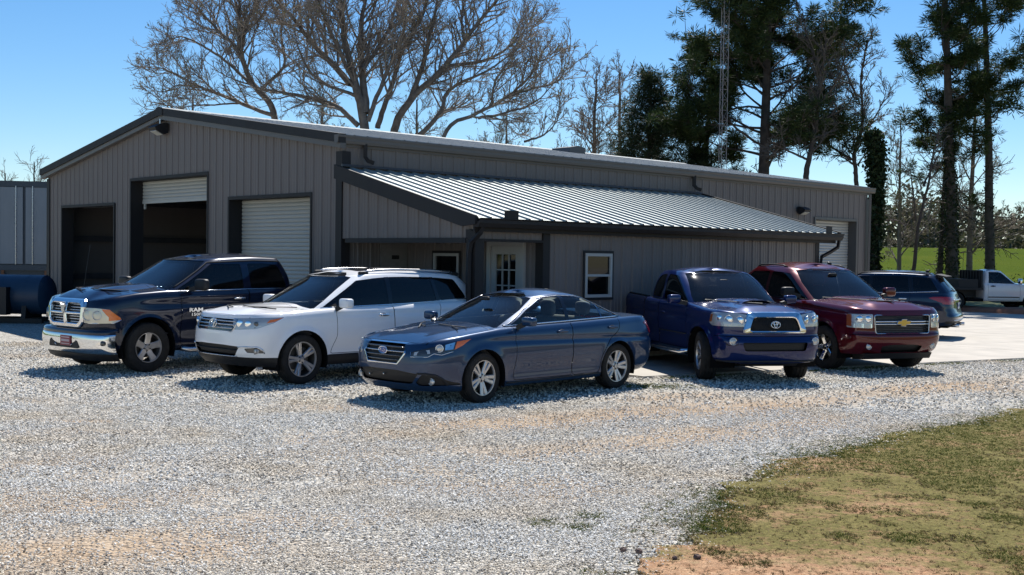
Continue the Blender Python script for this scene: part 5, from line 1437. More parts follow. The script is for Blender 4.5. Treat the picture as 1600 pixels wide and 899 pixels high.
def ground_material():
    m, nt, out = new_mat('gravel_ground')
    vec = coords(nt, 1.0, 'Object')
    p = N(nt, 'ShaderNodeBsdfPrincipled'); p.inputs['Roughness'].default_value = 0.92; p.inputs['Specular IOR Level'].default_value = 0.2
    v = N(nt, 'ShaderNodeTexVoronoi'); v.inputs['Scale'].default_value = 30; nt.links.new(vec, v.inputs['Vector'])
    v2 = N(nt, 'ShaderNodeTexVoronoi'); v2.inputs['Scale'].default_value = 14; nt.links.new(vec, v2.inputs['Vector'])
    sep = nt.nodes.new('ShaderNodeSeparateColor'); nt.links.new(v.outputs['Color'], sep.inputs[0])
    stone = ramp(nt, sep.outputs[0], [(0.0, (.22, .20, .17)), (.3, (.46, .43, .375)), (.65, (.63, .60, .53)), (1.0, (.78, .75, .68))])
    n1 = noise(nt, vec, 0.35, 6, 0.62); n2 = noise(nt, vec, 1.6, 5, 0.65)
    # stretched along the drive: wheel tracks of clay showing through
    tv = coords(nt, (0.16, 0.55, 1.0)); mp = tv.node; mp.inputs['Rotation'].default_value = (0, 0, rad(-40))
    n3 = noise(nt, tv, 1.0, 4, 0.6)
    ad = N(nt, 'ShaderNodeMath', operation='ADD'); nt.links.new(n1.outputs['Fac'], ad.inputs[0]); nt.links.new(n3.outputs['Fac'], ad.inputs[1])
    ad2 = N(nt, 'ShaderNodeMath', operation='MULTIPLY_ADD'); nt.links.new(n2.outputs['Fac'], ad2.inputs[0]); ad2.inputs[1].default_value = 0.5; nt.links.new(ad.outputs[0], ad2.inputs[2])
    at = N(nt, 'ShaderNodeAttribute'); at.attribute_name = 'clay'
    ad3 = N(nt, 'ShaderNodeMath', operation='ADD'); nt.links.new(ad2.outputs[0], ad3.inputs[0]); nt.links.new(at.outputs['Fac'], ad3.inputs[1])
    k = ramp(nt, ad3.outputs[0], [(0.0, (0, 0, 0)), (1.0, (1, 1, 1))]); k.color_ramp.elements[0].position = 0.0
    mr = N(nt, 'ShaderNodeMapRange'); mr.inputs[1].default_value = 1.32; mr.inputs[2].default_value = 1.72; nt.links.new(ad3.outputs[0], mr.inputs[0])
    clay = ramp(nt, n2.outputs['Fac'], [(.3, (.44, .315, .205)), (.7, (.60, .475, .34))])
    base = mixc(nt, mr.outputs[0], stone.outputs[0], clay.outputs[0])
    dk = mixc(nt, 0.55, base, mixc(nt, v.outputs['Distance'], (1, 1, 1), (.25, .24, .22)), 'MULTIPLY')
    nt.links.new(dk, p.inputs['Base Color'])
    b = N(nt, 'ShaderNodeBump'); b.inputs['Strength'].default_value = 0.9; b.inputs['Distance'].default_value = 0.03; b.invert = True
    nt.links.new(v.outputs['Distance'], b.inputs['Height'])
    b2 = N(nt, 'ShaderNodeBump'); b2.inputs['Strength'].default_value = 0.5; b2.inputs['Distance'].default_value = 0.04; b2.invert = True
    nt.links.new(v2.outputs['Distance'], b2.inputs['Height']); nt.links.new(b.outputs[0], b2.inputs['Normal'])
    nt.links.new(b2.outputs[0], p.inputs['Normal'])
    nt.links.new(p.outputs[0], out.inputs['Surface'])
    return m

CLAY_SPOTS = [(-2.6, 7.5, 1.5, .8, .62), (-3.2, 8.7, 1.5, .55, .45), (-1.7, 8.3, 1.1, .5, .42), (-4.4, 7.6, 1.4, 1.0, .45), (-4.9, 12.95, .50, .09, .75), (-5.6, 14.8, 2.2, .6, .28), (1.2, 14.1, 3.2, .6, .50), (3.4, 15.2, 3.2, .6, .48), (6.0, 17.4, 3.0, .6, .45),
              (1.7, 12.3, 2.2, .7, .48), (.4, 11.5, 1.7, .5, .38), (3.2, 13.4, 2.0, .5, .36), (-2.0, 14.5, 2.0, .45, .24), (9.5, 19.8, 3, .6, .4), (0.1, 9.4, 1.1, .6, .22), (2.6, 16.3, 1.4, .4, .32), (-6.5, 12.0, 1.6, .5, .22), (-.6, 7.2, .9, .4, .30)]
def clay_at(x, y):
    s = np.zeros(np.shape(x))
    for cx, cy, a, b, k in CLAY_SPOTS:
        dx, dy = x-cx, y-cy; th = rad(35) if cx > .9 else rad(5)
        u = dx*math.cos(th)+dy*math.sin(th); w = -dx*math.sin(th)+dy*math.cos(th)
        s = np.maximum(s, k*np.exp(-((u/a)**2+(w/b)**2)))
    return s

def build_ground():
    gm = ground_material()
    # yard: fine near the camera, coarse to the horizon
    def sheet(name, xs, ys, mat, zf, attr=None, keep=None):
        nx, ny = len(xs), len(ys)
        vs = [(x, y, zf(x, y)) for y in ys for x in xs]
        fs = [f for f in grid_faces(ny, nx) if keep is None or keep(sum(vs[i][0] for i in f)/4, sum(vs[i][1] for i in f)/4)]
        o = mesh_obj(name, vs, fs, mat, None, True)
        if attr:
            a = o.data.attributes.new('clay', 'FLOAT', 'POINT'); va = np.array(vs); a.data.foreach_set('value', attr(va[:, 0], va[:, 1]).astype(np.float32))
        return o
    def axis(lo, hi, a, b, fine):
        q = list(np.arange(a, b, fine)); st = fine; x = b
        while x < hi: q.append(x); st *= 1.25; x += st
        q.append(hi); st = fine; x = a - fine
        while x > lo: q.insert(0, x); st *= 1.25; x -= st
        q.insert(0, lo); return q
    rng = random.Random(3)
    def bumps(x, y):
        return terrain_z(x, y) - 0.006 + .012*math.sin(x*1.7+y*.6)*math.sin(y*1.3-x*.4) if math.hypot(x, y) < 60 else terrain_z(x, y) - 0.006
    o = sheet('gravel_yard', axis(-900, 900, -10, 14, .16), axis(-60, 1400, 4, 22, .16), gm, lambda x, y: terrain_z(x, y) - .012 - .03*max(0, math.hypot(x, y)-48) + (.008*math.sin(x*1.7+y*.6)*math.sin(y*1.3-x*.4) if abs(x) < 30 and -30 < y < 30 else 0), clay_at)
    tag(o, kind='structure')
    # lawn near the camera on the right
    lm, nt, out = new_mat('thin_lawn')
    vec = coords(nt); p = N(nt, 'ShaderNodeBsdfPrincipled'); p.inputs['Roughness'].default_value = .95; p.inputs['Specular IOR Level'].default_value = .1
    n1 = noise(nt, vec, .55, 6, .65); n2 = noise(nt, vec, 6, 8, .8); n3 = noise(nt, vec, 80, 3, .7)
    soil = ramp(nt, n2.outputs['Fac'], [(.30, (.35, .19, .11)), (.5, (.52, .33, .205)), (.72, (.68, .50, .35))])
    green = ramp(nt, n2.outputs['Fac'], [(.25, (.105, .105, .034)), (.5, (.19, .172, .062)), (.8, (.33, .265, .12))])
    fa = N(nt, 'ShaderNodeMath', operation='MULTIPLY_ADD'); nt.links.new(n2.outputs['Fac'], fa.inputs[0]); fa.inputs[1].default_value = .9; nt.links.new(n1.outputs['Fac'], fa.inputs[2])
    vd = N(nt, 'ShaderNodeVectorMath', operation='DISTANCE'); sc_ = N(nt, 'ShaderNodeVectorMath', operation='MULTIPLY'); sc_.inputs[1].default_value = (.55, 1.15, 0); nt.links.new(vec, sc_.inputs[0]); nt.links.new(sc_.outputs[0], vd.inputs[0]); vd.inputs[1].default_value = (2.1*.55, 6.7*1.15, 0)
    mb_ = N(nt, 'ShaderNodeMapRange'); mb_.inputs[1].default_value = .3; mb_.inputs[2].default_value = 1.5; mb_.inputs[3].default_value = -.16; mb_.inputs[4].default_value = .03; nt.links.new(vd.outputs['Value'], mb_.inputs[0])   # worn bare corner
    fb = N(nt, 'ShaderNodeMath', operation='ADD'); nt.links.new(fa.outputs[0], fb.inputs[0]); nt.links.new(mb_.outputs[0], fb.inputs[1])
    mr = N(nt, 'ShaderNodeMapRange'); mr.inputs[1].default_value = .80; mr.inputs[2].default_value = .98; nt.links.new(fb.outputs[0], mr.inputs[0])
    c = mixc(nt, mr.outputs[0], soil.outputs[0], green.outputs[0])
    n4 = noise(nt, vec, 22, 6, .8)
    c = mixc(nt, .75, c, ramp(nt, n4.outputs['Fac'], [(.34, (.42, .38, .34)), (.5, (.95, .93, .9)), (.66, (1.35, 1.3, 1.2))]).outputs[0], 'MULTIPLY')
    c = mixc(nt, .5, c, ramp(nt, n3.outputs['Fac'], [(.35, (.40, .37, .33)), (.62, (1.25, 1.2, 1.1))]).outputs[0], 'MULTIPLY')
    nt.links.new(c, p.inputs['Base Color'])
    b = N(nt, 'ShaderNodeBump'); b.inputs['Strength'].default_value = .9; b.inputs['Distance'].default_value = .03; nt.links.new(n2.outputs['Fac'], b.inputs['Height'])
    b2 = N(nt, 'ShaderNodeBump'); b2.inputs['Strength'].default_value = .8; b2.inputs['Distance'].default_value = .01; nt.links.new(n3.outputs['Fac'], b2.inputs['Height']); nt.links.new(b.outputs[0], b2.inputs['Normal'])
    nt.links.new(b2.outputs[0], p.inputs['Normal']); nt.links.new(p.outputs[0], out.inputs['Surface'])
    r2 = random.Random(8)
    edge = []
    for i in range(len(LAWN_EDGE)-1):
        (ax, ay), (bx, by) = LAWN_EDGE[i], LAWN_EDGE[i+1]; L = math.hypot(bx-ax, by-ay); k = max(2, int(L/.12))
        for j in range(k):
            t = j/k; nx_, ny_ = -(by-ay)/L, (bx-ax)/L; w = r2.gauss(0, .06) + .10*math.sin(3.1*(ax+t*(bx-ax))+.5) + .07*math.sin(7.7*(ax+t*(bx-ax)))
            edge.append((ax+t*(bx-ax)+nx_*w, ay+t*(by-ay)+ny_*w))
    edge += [LAWN_EDGE[-1]]
    vs = [(x, y, .004) for x, y in edge]; n = len(vs)
    vs += [(x+.25, y-.12, .010) for x, y in edge] + [(max(x+6, 8), y-9, .012) for x, y in edge] + [(max(x+40, 60), min(y-40, -40), .012) for x, y in edge]
    fs = grid_faces(4, n)
    o = mesh_obj('lawn', vs, fs, lm, None, True); fix_normals(o); tag(o, kind='structure')
    # pasture behind, with its long grass colour
    pm, nt, out = new_mat('pasture_grass')
    vec = coords(nt); p = N(nt, 'ShaderNodeBsdfPrincipled'); p.inputs['Roughness'].default_value = 1; p.inputs['Specular IOR Level'].default_value = .02
    n1 = noise(nt, vec, .08, 6, .65); n2 = noise(nt, vec, 1.5, 5, .7)
    c = mixc(nt, n2.outputs['Fac'], ramp(nt, n1.outputs['Fac'], [(.3, (.058, .092, .010)), (.55, (.088, .116, .012)), (.75, (.125, .135, .02))]).outputs[0], (.05, .08, .006))
    nt.links.new(c, p.inputs['Base Color'])
    b = N(nt, 'ShaderNodeBump'); b.inputs['Strength'].default_value = 1; b.inputs['Distance'].default_value = .3; nt.links.new(n2.outputs['Fac'], b.inputs['Height']); nt.links.new(b.outputs[0], p.inputs['Normal'])
    nt.links.new(p.outputs[0], out.inputs['Surface'])
    def past(x, y): # beyond the yard
        u = (x-BLD_C[0])*math.sin(BLD_YAW)+(y-BLD_C[1])*math.cos(BLD_YAW); return u > 33 or y > 62 or x < -30
    xs = list(np.arange(-40, 100, 2.0)) + list(np.arange(100, 400, 12.0)); ys = list(np.arange(30, 130, 2.0)) + list(np.arange(130, 420, 10.0))
    xs = list(np.arange(-400, -40, 12.0)) + xs
    o = sheet('pasture', xs, ys, pm, lambda x, y: terrain_z(x, y) + .03 + .05*math.sin(x*.9)*math.sin(y*.7), None, past); tag(o, kind='structure')
    # concrete pad: cast in bays with joints between, along the workshop's long side
    cm = simple('concrete', (.43, .395, .34), .85, var=.17, vscale=1.2, bump=.12, bscale=30)
    corners_u = [(1.55, 7.2), (7.2, 12.8), (12.8, 18.4), (18.4, 24.0), (24.0, 29.6)]
    pad = empty('concrete_pad'); pad['kind'] = 'structure'
    # camera-side edge of the pad, ground coordinates -> each bay clipped to it
    E0, E1 = (2.10, 18.50), (9.86, 22.90)
    def edge_v(u):
        # v of the pad's front edge for this u (line E0-E1 in workshop coordinates)
        s, c = math.sin(BLD_YAW), math.cos(BLD_YAW)
        def uv(p): dx, dy = p[0]-BLD_C[0], p[1]-BLD_C[1]; return (s*dx+c*dy, -c*dx+s*dy)
        a, b = uv(E0), uv(E1); return a[1] + (b[1]-a[1])*(u-a[0])/(b[0]-a[0])
    for (u0, u1) in corners_u:
        vl = [-3.9 if u1 < 12 else -.02]
        base0, base1 = edge_v(u0+.011), edge_v(u1-.011)
        k = 3 if u0 > 11 else 2
        for i in range(k):
            t0, t1 = i/k, (i+1)/k
            top0, top1 = vl[0], vl[0]
            q = [(u0+.011, top0+(base0-top0)*t0-.006), (u1-.011, top1+(base1-top1)*t0-.006), (u1-.011, top1+(base1-top1)*t1+.006), (u0+.011, top0+(base0-top0)*t1+.006)]
            pts = [(*bw(a, b_), .020) for a, b_ in q]
            mb = MB().prism(pts, (0, 0, -.12)); s_ = mb.build('slab', cm, pad); fix_normals(s_)
    # far bays towards the red kerb
    for i, (u0, u1, a, b_) in enumerate(((29.606, 31.1, -17.8, -11.8), (29.606, 31.1, -11.8, -5.9), (29.606, 31.1, -5.9, 0), (20.3, 25.7, 0, 6.5), (25.7, 31.1, 0, 6.5), (25.7, 31.1, 6.5, 13), (20.3, 25.7, 6.5, 13))):
        q = [(u0, a+.006), (u1-.011, a+.006), (u1-.011, b_-.006), (u0, b_-.006)]
        s_ = MB().prism([(*bw(u, v), .020) for u, v in q], (0, 0, -.12)).build('slab', cm, pad); fix_normals(s_)
    # red clay edge and the strip of mown grass behind it
    km = simple('clay_bank', (.33, .13, .07), .95, var=.3, vscale=3, bump=.8, bscale=6)
    mb = MB(); rows = []
    for j, (d, z) in enumerate(((0, .0), (.12, .16), (.8, .24), (1.3, .10))):
        rows += [(*bw(31.12+d+.05*math.sin(v*3+j), v), z+.03*math.sin(v*2.1+j)) for v in np.linspace(-26, 14, 30)]
    o = MB().add(rows, grid_faces(4, 30)).build('clay_kerb', km, None, True); fix_normals(o); tag(o, kind='structure')
    gm2 = simple('mown_grass', (.12, .135, .04), .95, var=.4, vscale=2.5, bump=.7, bscale=14)
    vs = [(*bw(u, v), .11+.02*math.sin(u*2+v)) for u in np.linspace(32.2, 54, 16) for v in np.linspace(-28, 14, 24)]
    o = MB().add(vs, grid_faces(16, 24)).build('grass_verge', gm2, None, True); fix_normals(o); tag(o, kind='structure')

def gn_scatter(name, pts, scales, build_instance, mats, seed=0, tilt=1.0):
    """a cloud of points; geometry nodes set one shape on each of them with random turn and the stored size"""
    me = bpy.data.meshes.new(name); me.vertices.add(len(pts)); me.vertices.foreach_set('co', np.asarray(pts, np.float32).ravel())
    a = me.attributes.new('size', 'FLOAT', 'POINT'); a.data.foreach_set('value', np.asarray(scales, np.float32))
    for m in mats: me.materials.append(m)
    o = bpy.data.objects.new(name, me); link(o)
    ng = bpy.data.node_groups.new(name, 'GeometryNodeTree')
    ng.interface.new_socket('Geometry', in_out='INPUT', socket_type='NodeSocketGeometry'); ng.interface.new_socket('Geometry', in_out='OUTPUT', socket_type='NodeSocketGeometry')
    gi = ng.nodes.new('NodeGroupInput'); go = ng.nodes.new('NodeGroupOutput')
    iop = ng.nodes.new('GeometryNodeInstanceOnPoints')
    inst = build_instance(ng)
    rv = ng.nodes.new('FunctionNodeRandomValue'); rv.data_type = 'FLOAT_VECTOR'
    rv.inputs[0].default_value = (-tilt, -tilt, 0); rv.inputs[1].default_value = (tilt, tilt, 6.283); rv.inputs['Seed'].default_value = seed
    na = ng.nodes.new('GeometryNodeInputNamedAttribute'); na.data_type = 'FLOAT'; na.inputs[0].default_value = 'size'
    rs = ng.nodes.new('FunctionNodeRandomValue'); rs.data_type = 'FLOAT_VECTOR'; rs.inputs[0].default_value = (.75, .65, .40); rs.inputs[1].default_value = (1.35, 1.1, .75); rs.inputs['Seed'].default_value = seed+5
    vm = ng.nodes.new('ShaderNodeVectorMath'); vm.operation = 'SCALE'
    ng.links.new(rs.outputs[0], vm.inputs[0]); ng.links.new(na.outputs[0], vm.inputs['Scale'])
    ng.links.new(gi.outputs[0], iop.inputs['Points']); ng.links.new(inst, iop.inputs['Instance'])
    ng.links.new(rv.outputs[0], iop.inputs['Rotation']); ng.links.new(vm.outputs[0], iop.inputs['Scale'])
    ng.links.new(iop.outputs[0], go.inputs[0])
    md = o.modifiers.new('scatter', 'NODES'); md.node_group = ng
    return o

def stone_inst(mat):
    def f(ng):
        ico = ng.nodes.new('GeometryNodeMeshIcoSphere'); ico.inputs['Radius'].default_value = 1; ico.inputs['Subdivisions'].default_value = 1
        sp = ng.nodes.new('GeometryNodeSetPosition'); nz = ng.nodes.new('ShaderNodeTexNoise'); nz.inputs['Scale'].default_value = 1.3; nz.inputs['Detail'].default_value = 1
        vm = ng.nodes.new('ShaderNodeVectorMath'); vm.operation = 'SUBTRACT'; vm.inputs[1].default_value = (.5, .5, .5)
        vs = ng.nodes.new('ShaderNodeVectorMath'); vs.operation = 'SCALE'; vs.inputs['Scale'].default_value = 1.2
        ng.links.new(nz.outputs['Color'], vm.inputs[0]); ng.links.new(vm.outputs[0], vs.inputs[0]); ng.links.new(ico.outputs[0], sp.inputs['Geometry']); ng.links.new(vs.outputs[0], sp.inputs['Offset'])
        sm = ng.nodes.new('GeometryNodeSetMaterial'); sm.inputs['Material'].default_value = mat
        ng.links.new(sp.outputs[0], sm.inputs['Geometry'])
        return sm.outputs[0]
    return f

def rand_mat(name, stops, rough=.9, tan=False, leafy=False):
    m, nt, out = new_mat(name)
    p = N(nt, 'ShaderNodeBsdfPrincipled'); p.inputs['Roughness'].default_value = rough; p.inputs['Specular IOR Level'].default_value = .25
    oi = nt.nodes.new('ShaderNodeObjectInfo'); r = ramp(nt, oi.outputs['Random'], stops)
    vec = coords(nt); n = noise(nt, vec, 2.0, 4)
    c = mixc(nt, .4, r.outputs[0], ramp(nt, n.outputs['Fac'], [(.3, (.6, .6, .6)), (.7, (1.2, 1.2, 1.2))]).outputs[0], 'MULTIPLY')
    if tan:    # clay dust on the stones, in drifts
        g = nt.nodes.new('ShaderNodeNewGeometry'); n2 = noise(nt, g.outputs['Position'], .55, 5, .6)
        mr = N(nt, 'ShaderNodeMapRange'); mr.inputs[1].default_value = .46; mr.inputs[2].default_value = .68; mr.inputs[4].default_value = .85; nt.links.new(n2.outputs['Fac'], mr.inputs[0])
        c = mixc(nt, mr.outputs[0], c, mixc(nt, .85, c, (.95, .78, .56), 'MULTIPLY'))
    nt.links.new(c, p.inputs['Base Color']); nt.links.new(p.outputs[0], out.inputs['Surface'])
    if leafy:   # sun shining through the blades
        t = N(nt, 'ShaderNodeBsdfTranslucent'); nt.links.new(c, t.inputs[0]); mx = nt.nodes.new('ShaderNodeMixShader'); mx.inputs[0].default_value = .45
        nt.links.new(p.outputs[0], mx.inputs[1]); nt.links.new(t.outputs[0], mx.inputs[2]); nt.links.new(mx.outputs[0], out.inputs['Surface'])
    return m

def blade_inst(mat, n=5, seed=1):
    """a small tuft of bent blades"""
    def f(ng):
        rr = random.Random(seed); jg = ng.nodes.new('GeometryNodeJoinGeometry')
        for i in range(n):
            c = ng.nodes.new('GeometryNodeMeshCone'); c.fill_type = 'NONE'
            c.inputs['Vertices'].default_value = 3; c.inputs['Side Segments'].default_value = 2; c.inputs['Radius Bottom'].default_value = .085; c.inputs['Radius Top'].default_value = 0.004; c.inputs['Depth'].default_value = 1.0
            t = ng.nodes.new('GeometryNodeTransform'); t.inputs['Translation'].default_value = (rr.uniform(-.35, .35), rr.uniform(-.35, .35), 0)
            t.inputs['Rotation'].default_value = (rr.uniform(-.75, .75), rr.uniform(-.75, .75), rr.uniform(0, 6)); s = rr.uniform(.6, 1.1); t.inputs['Scale'].default_value = (s*1.3, s*.5, s)
            ng.links.new(c.outputs[0], t.inputs['Geometry']); ng.links.new(t.outputs[0], jg.inputs[0])
        sm = ng.nodes.new('GeometryNodeSetMaterial'); sm.inputs['Material'].default_value = mat
        ng.links.new(jg.outputs[0], sm.inputs['Geometry'])
        return sm.outputs[0]
    return f

def pad_front(x, y):
    """True on the concrete"""
    s, c = math.sin(BLD_YAW), math.cos(BLD_YAW); dx, dy = x-BLD_C[0], y-BLD_C[1]; u, v = s*dx+c*dy, -c*dx+s*dy
    # line through (2.10,18.50)-(9.86,22.90)
    side = (9.86-2.10)*(y-18.50) - (22.90-18.50)*(x-2.10)
    return (u > 1.5 and side > 0 and v < .1) or v > -.05 and u > -.05

def vnoise(seed):
    rs = np.random.RandomState(seed); T = rs.rand(64, 64)
    def f(x, y):
        xi, yi = np.floor(x).astype(int), np.floor(y).astype(int); fx, fy = x-xi, y-yi; fx = fx*fx*(3-2*fx); fy = fy*fy*(3-2*fy)
        g = lambda a, b: T[a % 64, b % 64]
        return (g(xi, yi)*(1-fx)+g(xi+1, yi)*fx)*(1-fy)+(g(xi, yi+1)*(1-fx)+g(xi+1, yi+1)*fx)*fy
    return f

def poly_in(x, y, po):
    c = np.zeros(len(x), bool); j = len(po)-1
    for i in range(len(po)):
        xi, yi = po[i]; xj, yj = po[j]
        if yi != yj: c ^= ((yi > y) != (yj > y)) & (x < (xj-xi)*(y-yi)/(yj-yi)+xi)
        j = i
    return c
def lawn_d(x, y):
    d = np.full(len(x), 9e9)
    for (ax, ay), (bx, by) in zip(LAWN_EDGE[:-1], LAWN_EDGE[1:]):
        t = np.clip(((x-ax)*(bx-ax)+(y-ay)*(by-ay))/((bx-ax)**2+(by-ay)**2), 0, 1)
        d = np.minimum(d, np.hypot(x-ax-t*(bx-ax), y-ay-t*(by-ay)))
    return np.where(poly_in(x, y, LAWN), d, -d)
def on_pad(x, y):
    s, c = math.sin(BLD_YAW), math.cos(BLD_YAW); dx, dy = x-BLD_C[0], y-BLD_C[1]; u, v = s*dx+c*dy, -c*dx+s*dy
    side = (9.86-2.10)*(y-18.50) - (22.90-18.50)*(x-2.10)
    return ((u > 1.5) & (side > 0) & (v < .1)) | ((v > -.05) & (u > -.05))

def scatter_ground():
    rs = np.random.RandomState(11); vn = vnoise(4)
    # gravel: dense close to the camera, thinner with distance
    P, S = [], []
    def field(n, y0, y1, s0, s1):
        y = np.sqrt(rs.uniform(y0**2, y1**2, n)); x = rs.uniform(-.56, .56, n)*y
        d = lawn_d(x, y); nn = vn(x*.9, y*.9)*.6 + vn(x*3.1+9, y*3.1)*.4
        keep = ~((d > -.15+.75*rs.rand(n)**2.5) | on_pad(x, y) | (rs.rand(n) < clay_at(x, y)*1.45) | ((nn > .66) & (rs.rand(n) < .5)))
        P.append(np.stack([x, y, np.full(n, .003)], 1)[keep]); S.append((s0+(s1-s0)*rs.rand(n)**2.2)[keep])
    field(190000, 5.5, 9.5, .0040, .0112)
    field(160000, 9.5, 15.0, .0055, .0145)
    field(65000, 15.0, 24.0, .011, .022)
    gm = rand_mat('gravel_stone', [(0, (.16, .145, .125)), (.06, (.33, .31, .275)), (.18, (.56, .53, .475)), (.55, (.72, .69, .625)), (.85, (.83, .80, .73)), (1, (.90, .88, .82))], tan=True)
    o = gn_scatter('gravel', np.concatenate(P), np.concatenate(S), stone_inst(gm), [gm], 3, .7); tag(o, kind='stuff')
    # short grass on the lawn, thin and patchy, thicker along the gravel
    n = 300000
    y = 4.5+17.5*rs.rand(n)**1.15; x = rs.uniform(-.05, .60, n)*y; d = lawn_d(x, y)
    k = .30*vn(x*.55+3, y*.55)+.38*vn(x*1.5+2, y*1.5+7)+.32*vn(x*4.3+1, y*4.3) + np.where((d > 0) & (d < .6), .06, 0) - .17*np.exp(-((x-2.1)/1.7)**2-((y-6.7)/.9)**2)
    bare = .455 - .010*(y-7)
    ok = (d > .08-.55*rs.rand(n)**3) & ~((k < bare) & (rs.rand(n) < .84)) & (rs.rand(n) < np.clip(1.15-.03*y, .4, 1))
    gr = (k + rs.normal(0, .05, n)) > .495 - .010*(y-7)
    z = np.full(n, .006); sz = rs.uniform(.018, .046, n)*(1+.35*(rs.rand(n) > .93)); pts = np.stack([x, y, z], 1)
    P, S = [pts[ok & gr]], [sz[ok & gr]]; P2, S2 = pts[ok & ~gr], sz[ok & ~gr]*.9
    m = 900    # odd sprigs in the gravel by the pad and under the sedan's tail
    P.append(np.stack([rs.normal(2.1, .35, m), rs.normal(17.3, .18, m), np.zeros(m)], 1)); S.append(rs.uniform(.02, .05, m))
    m = 2600; t = rs.rand(m); X = 2.4+8.1*t; Y = 18.6+4.6*t; kk = vn(X*1.1, np.full(m, 5.)) > .42
    P.append(np.stack([X+rs.normal(.12, .08, m), Y-np.abs(rs.normal(.10, .10, m)), np.zeros(m)], 1)[kk]); S.append(rs.uniform(.02, .055, m)[kk])
    for cx, cy in ((.25, 8.3), (.5, 8.15), (.62, 8.5)):
        P.append(np.stack([rs.normal(cx, .07, 100), rs.normal(cy, .07, 100), np.zeros(100)], 1)); S.append(rs.uniform(.02, .05, 100))
    P, S = np.concatenate(P), np.concatenate(S)
    g1 = rand_mat('grass_green', [(0, (.11, .17, .025)), (.5, (.17, .225, .04)), (.8, (.27, .27, .08)), (1, (.45, .36, .18))], leafy=True)
    g2 = rand_mat('grass_dry', [(0, (.13, .11, .04)), (.35, (.24, .18, .08)), (.7, (.38, .28, .15)), (1, (.55, .44, .28))], leafy=True)
    o = gn_scatter('short_grass', P, S, blade_inst(g1, 6, 2), [g1], 9, .3); tag(o, kind='stuff')
    o = gn_scatter('dry_grass', P2, S2, blade_inst(g2, 6, 5), [g2], 21, .5); tag(o, kind='stuff')
    # three dark stones on the bare dirt
    rk = simple('dark_rock', (.13, .085, .07), .9, var=.4, vscale=20)
    spots = [(1.225, 7.30, .024), (1.075, 7.28, .017), (.86, 7.42, .024), (.76, 7.46, .022)]
    lab = ['largest dark stone on the bare dirt at the lawn corner', 'small dark stone on the bare dirt just left of the largest one', 'dark stone at the gravel edge nearer the grass tuft', 'dark stone lying among the last gravel by the lawn corner']
    for (X, Y, r), l in zip(spots, lab):
        m = MB(); m.sell((0, 0, 0), (r*1.1, r*.85, r*.65), .8, 8, 5); rr = random.Random(int(X*1000))
        m.v = [(a*(1+rr.uniform(-.25, .25)), b*(1+rr.uniform(-.25, .25)), c*(1+rr.uniform(-.25, .25))) for a, b, c in m.v]
        o = m.build('stone', rk, None); o.location = (X, Y, .012+r*.45); tag(o, l, 'stone', 'loose stones by the lawn')
# ================================================================== the metal workshop
def metal_mat(name, col, rough=.5, metal=0.0, streak=.12, bump=.06):
    """painted or bare sheet: slight colour drift, rain streaks running down"""
    m, nt, out = new_mat(name)
    p = N(nt, 'ShaderNodeBsdfPrincipled'); p.inputs['Metallic'].default_value = metal; p.inputs['Specular IOR Level'].default_value = .35
    tc = nt.nodes.new('ShaderNodeTexCoord'); mp = nt.nodes.new('ShaderNodeMapping'); mp.inputs['Scale'].default_value = (3.5, 3.5, .35)
    nt.links.new(tc.outputs['Object'], mp.inputs[0])
    n = noise(nt, mp.outputs[0], 1.0, 6, .65); n2 = noise(nt, tc.outputs['Object'], .5, 3)
    a = mixc(nt, n.outputs['Fac'], tuple(c*(1-streak) for c in col), tuple(min(1, c*(1+streak)) for c in col))
    c = mixc(nt, .25, a, ramp(nt, n2.outputs['Fac'], [(.3, (.82, .80, .78)), (.7, (1.1, 1.1, 1.12))]).outputs[0], 'MULTIPLY')
    nt.links.new(c, p.inputs['Base Color'])
    mr = N(nt, 'ShaderNodeMapRange'); mr.inputs[3].default_value = max(.05, rough-.1); mr.inputs[4].default_value = rough+.12
    nt.links.new(n.outputs['Fac'], mr.inputs[0]); nt.links.new(mr.outputs[0], p.inputs['Roughness'])
    b = N(nt, 'ShaderNodeBump'); b.inputs['Strength'].default_value = bump; b.inputs['Distance'].default_value = .05
    nt.links.new(n2.outputs['Fac'], b.inputs['Height']); nt.links.new(b.outputs[0], p.inputs['Normal'])
    nt.links.new(p.outputs[0], out.inputs['Surface'])
    return m

W_, L_, EAVE, PITCH_R = 14.79, 19.80, 4.25, .150
def roof_z(v): return EAVE + PITCH_R*min(v, W_-v)
RIB = [(0, 0), (.016, .024), (.050, .024), (.066, 0), (.130, 0), (.138, .007), (.150, .007), (.158, 0), (.215, 0), (.223, .007), (.235, .007), (.243, 0), (.305, 0)]

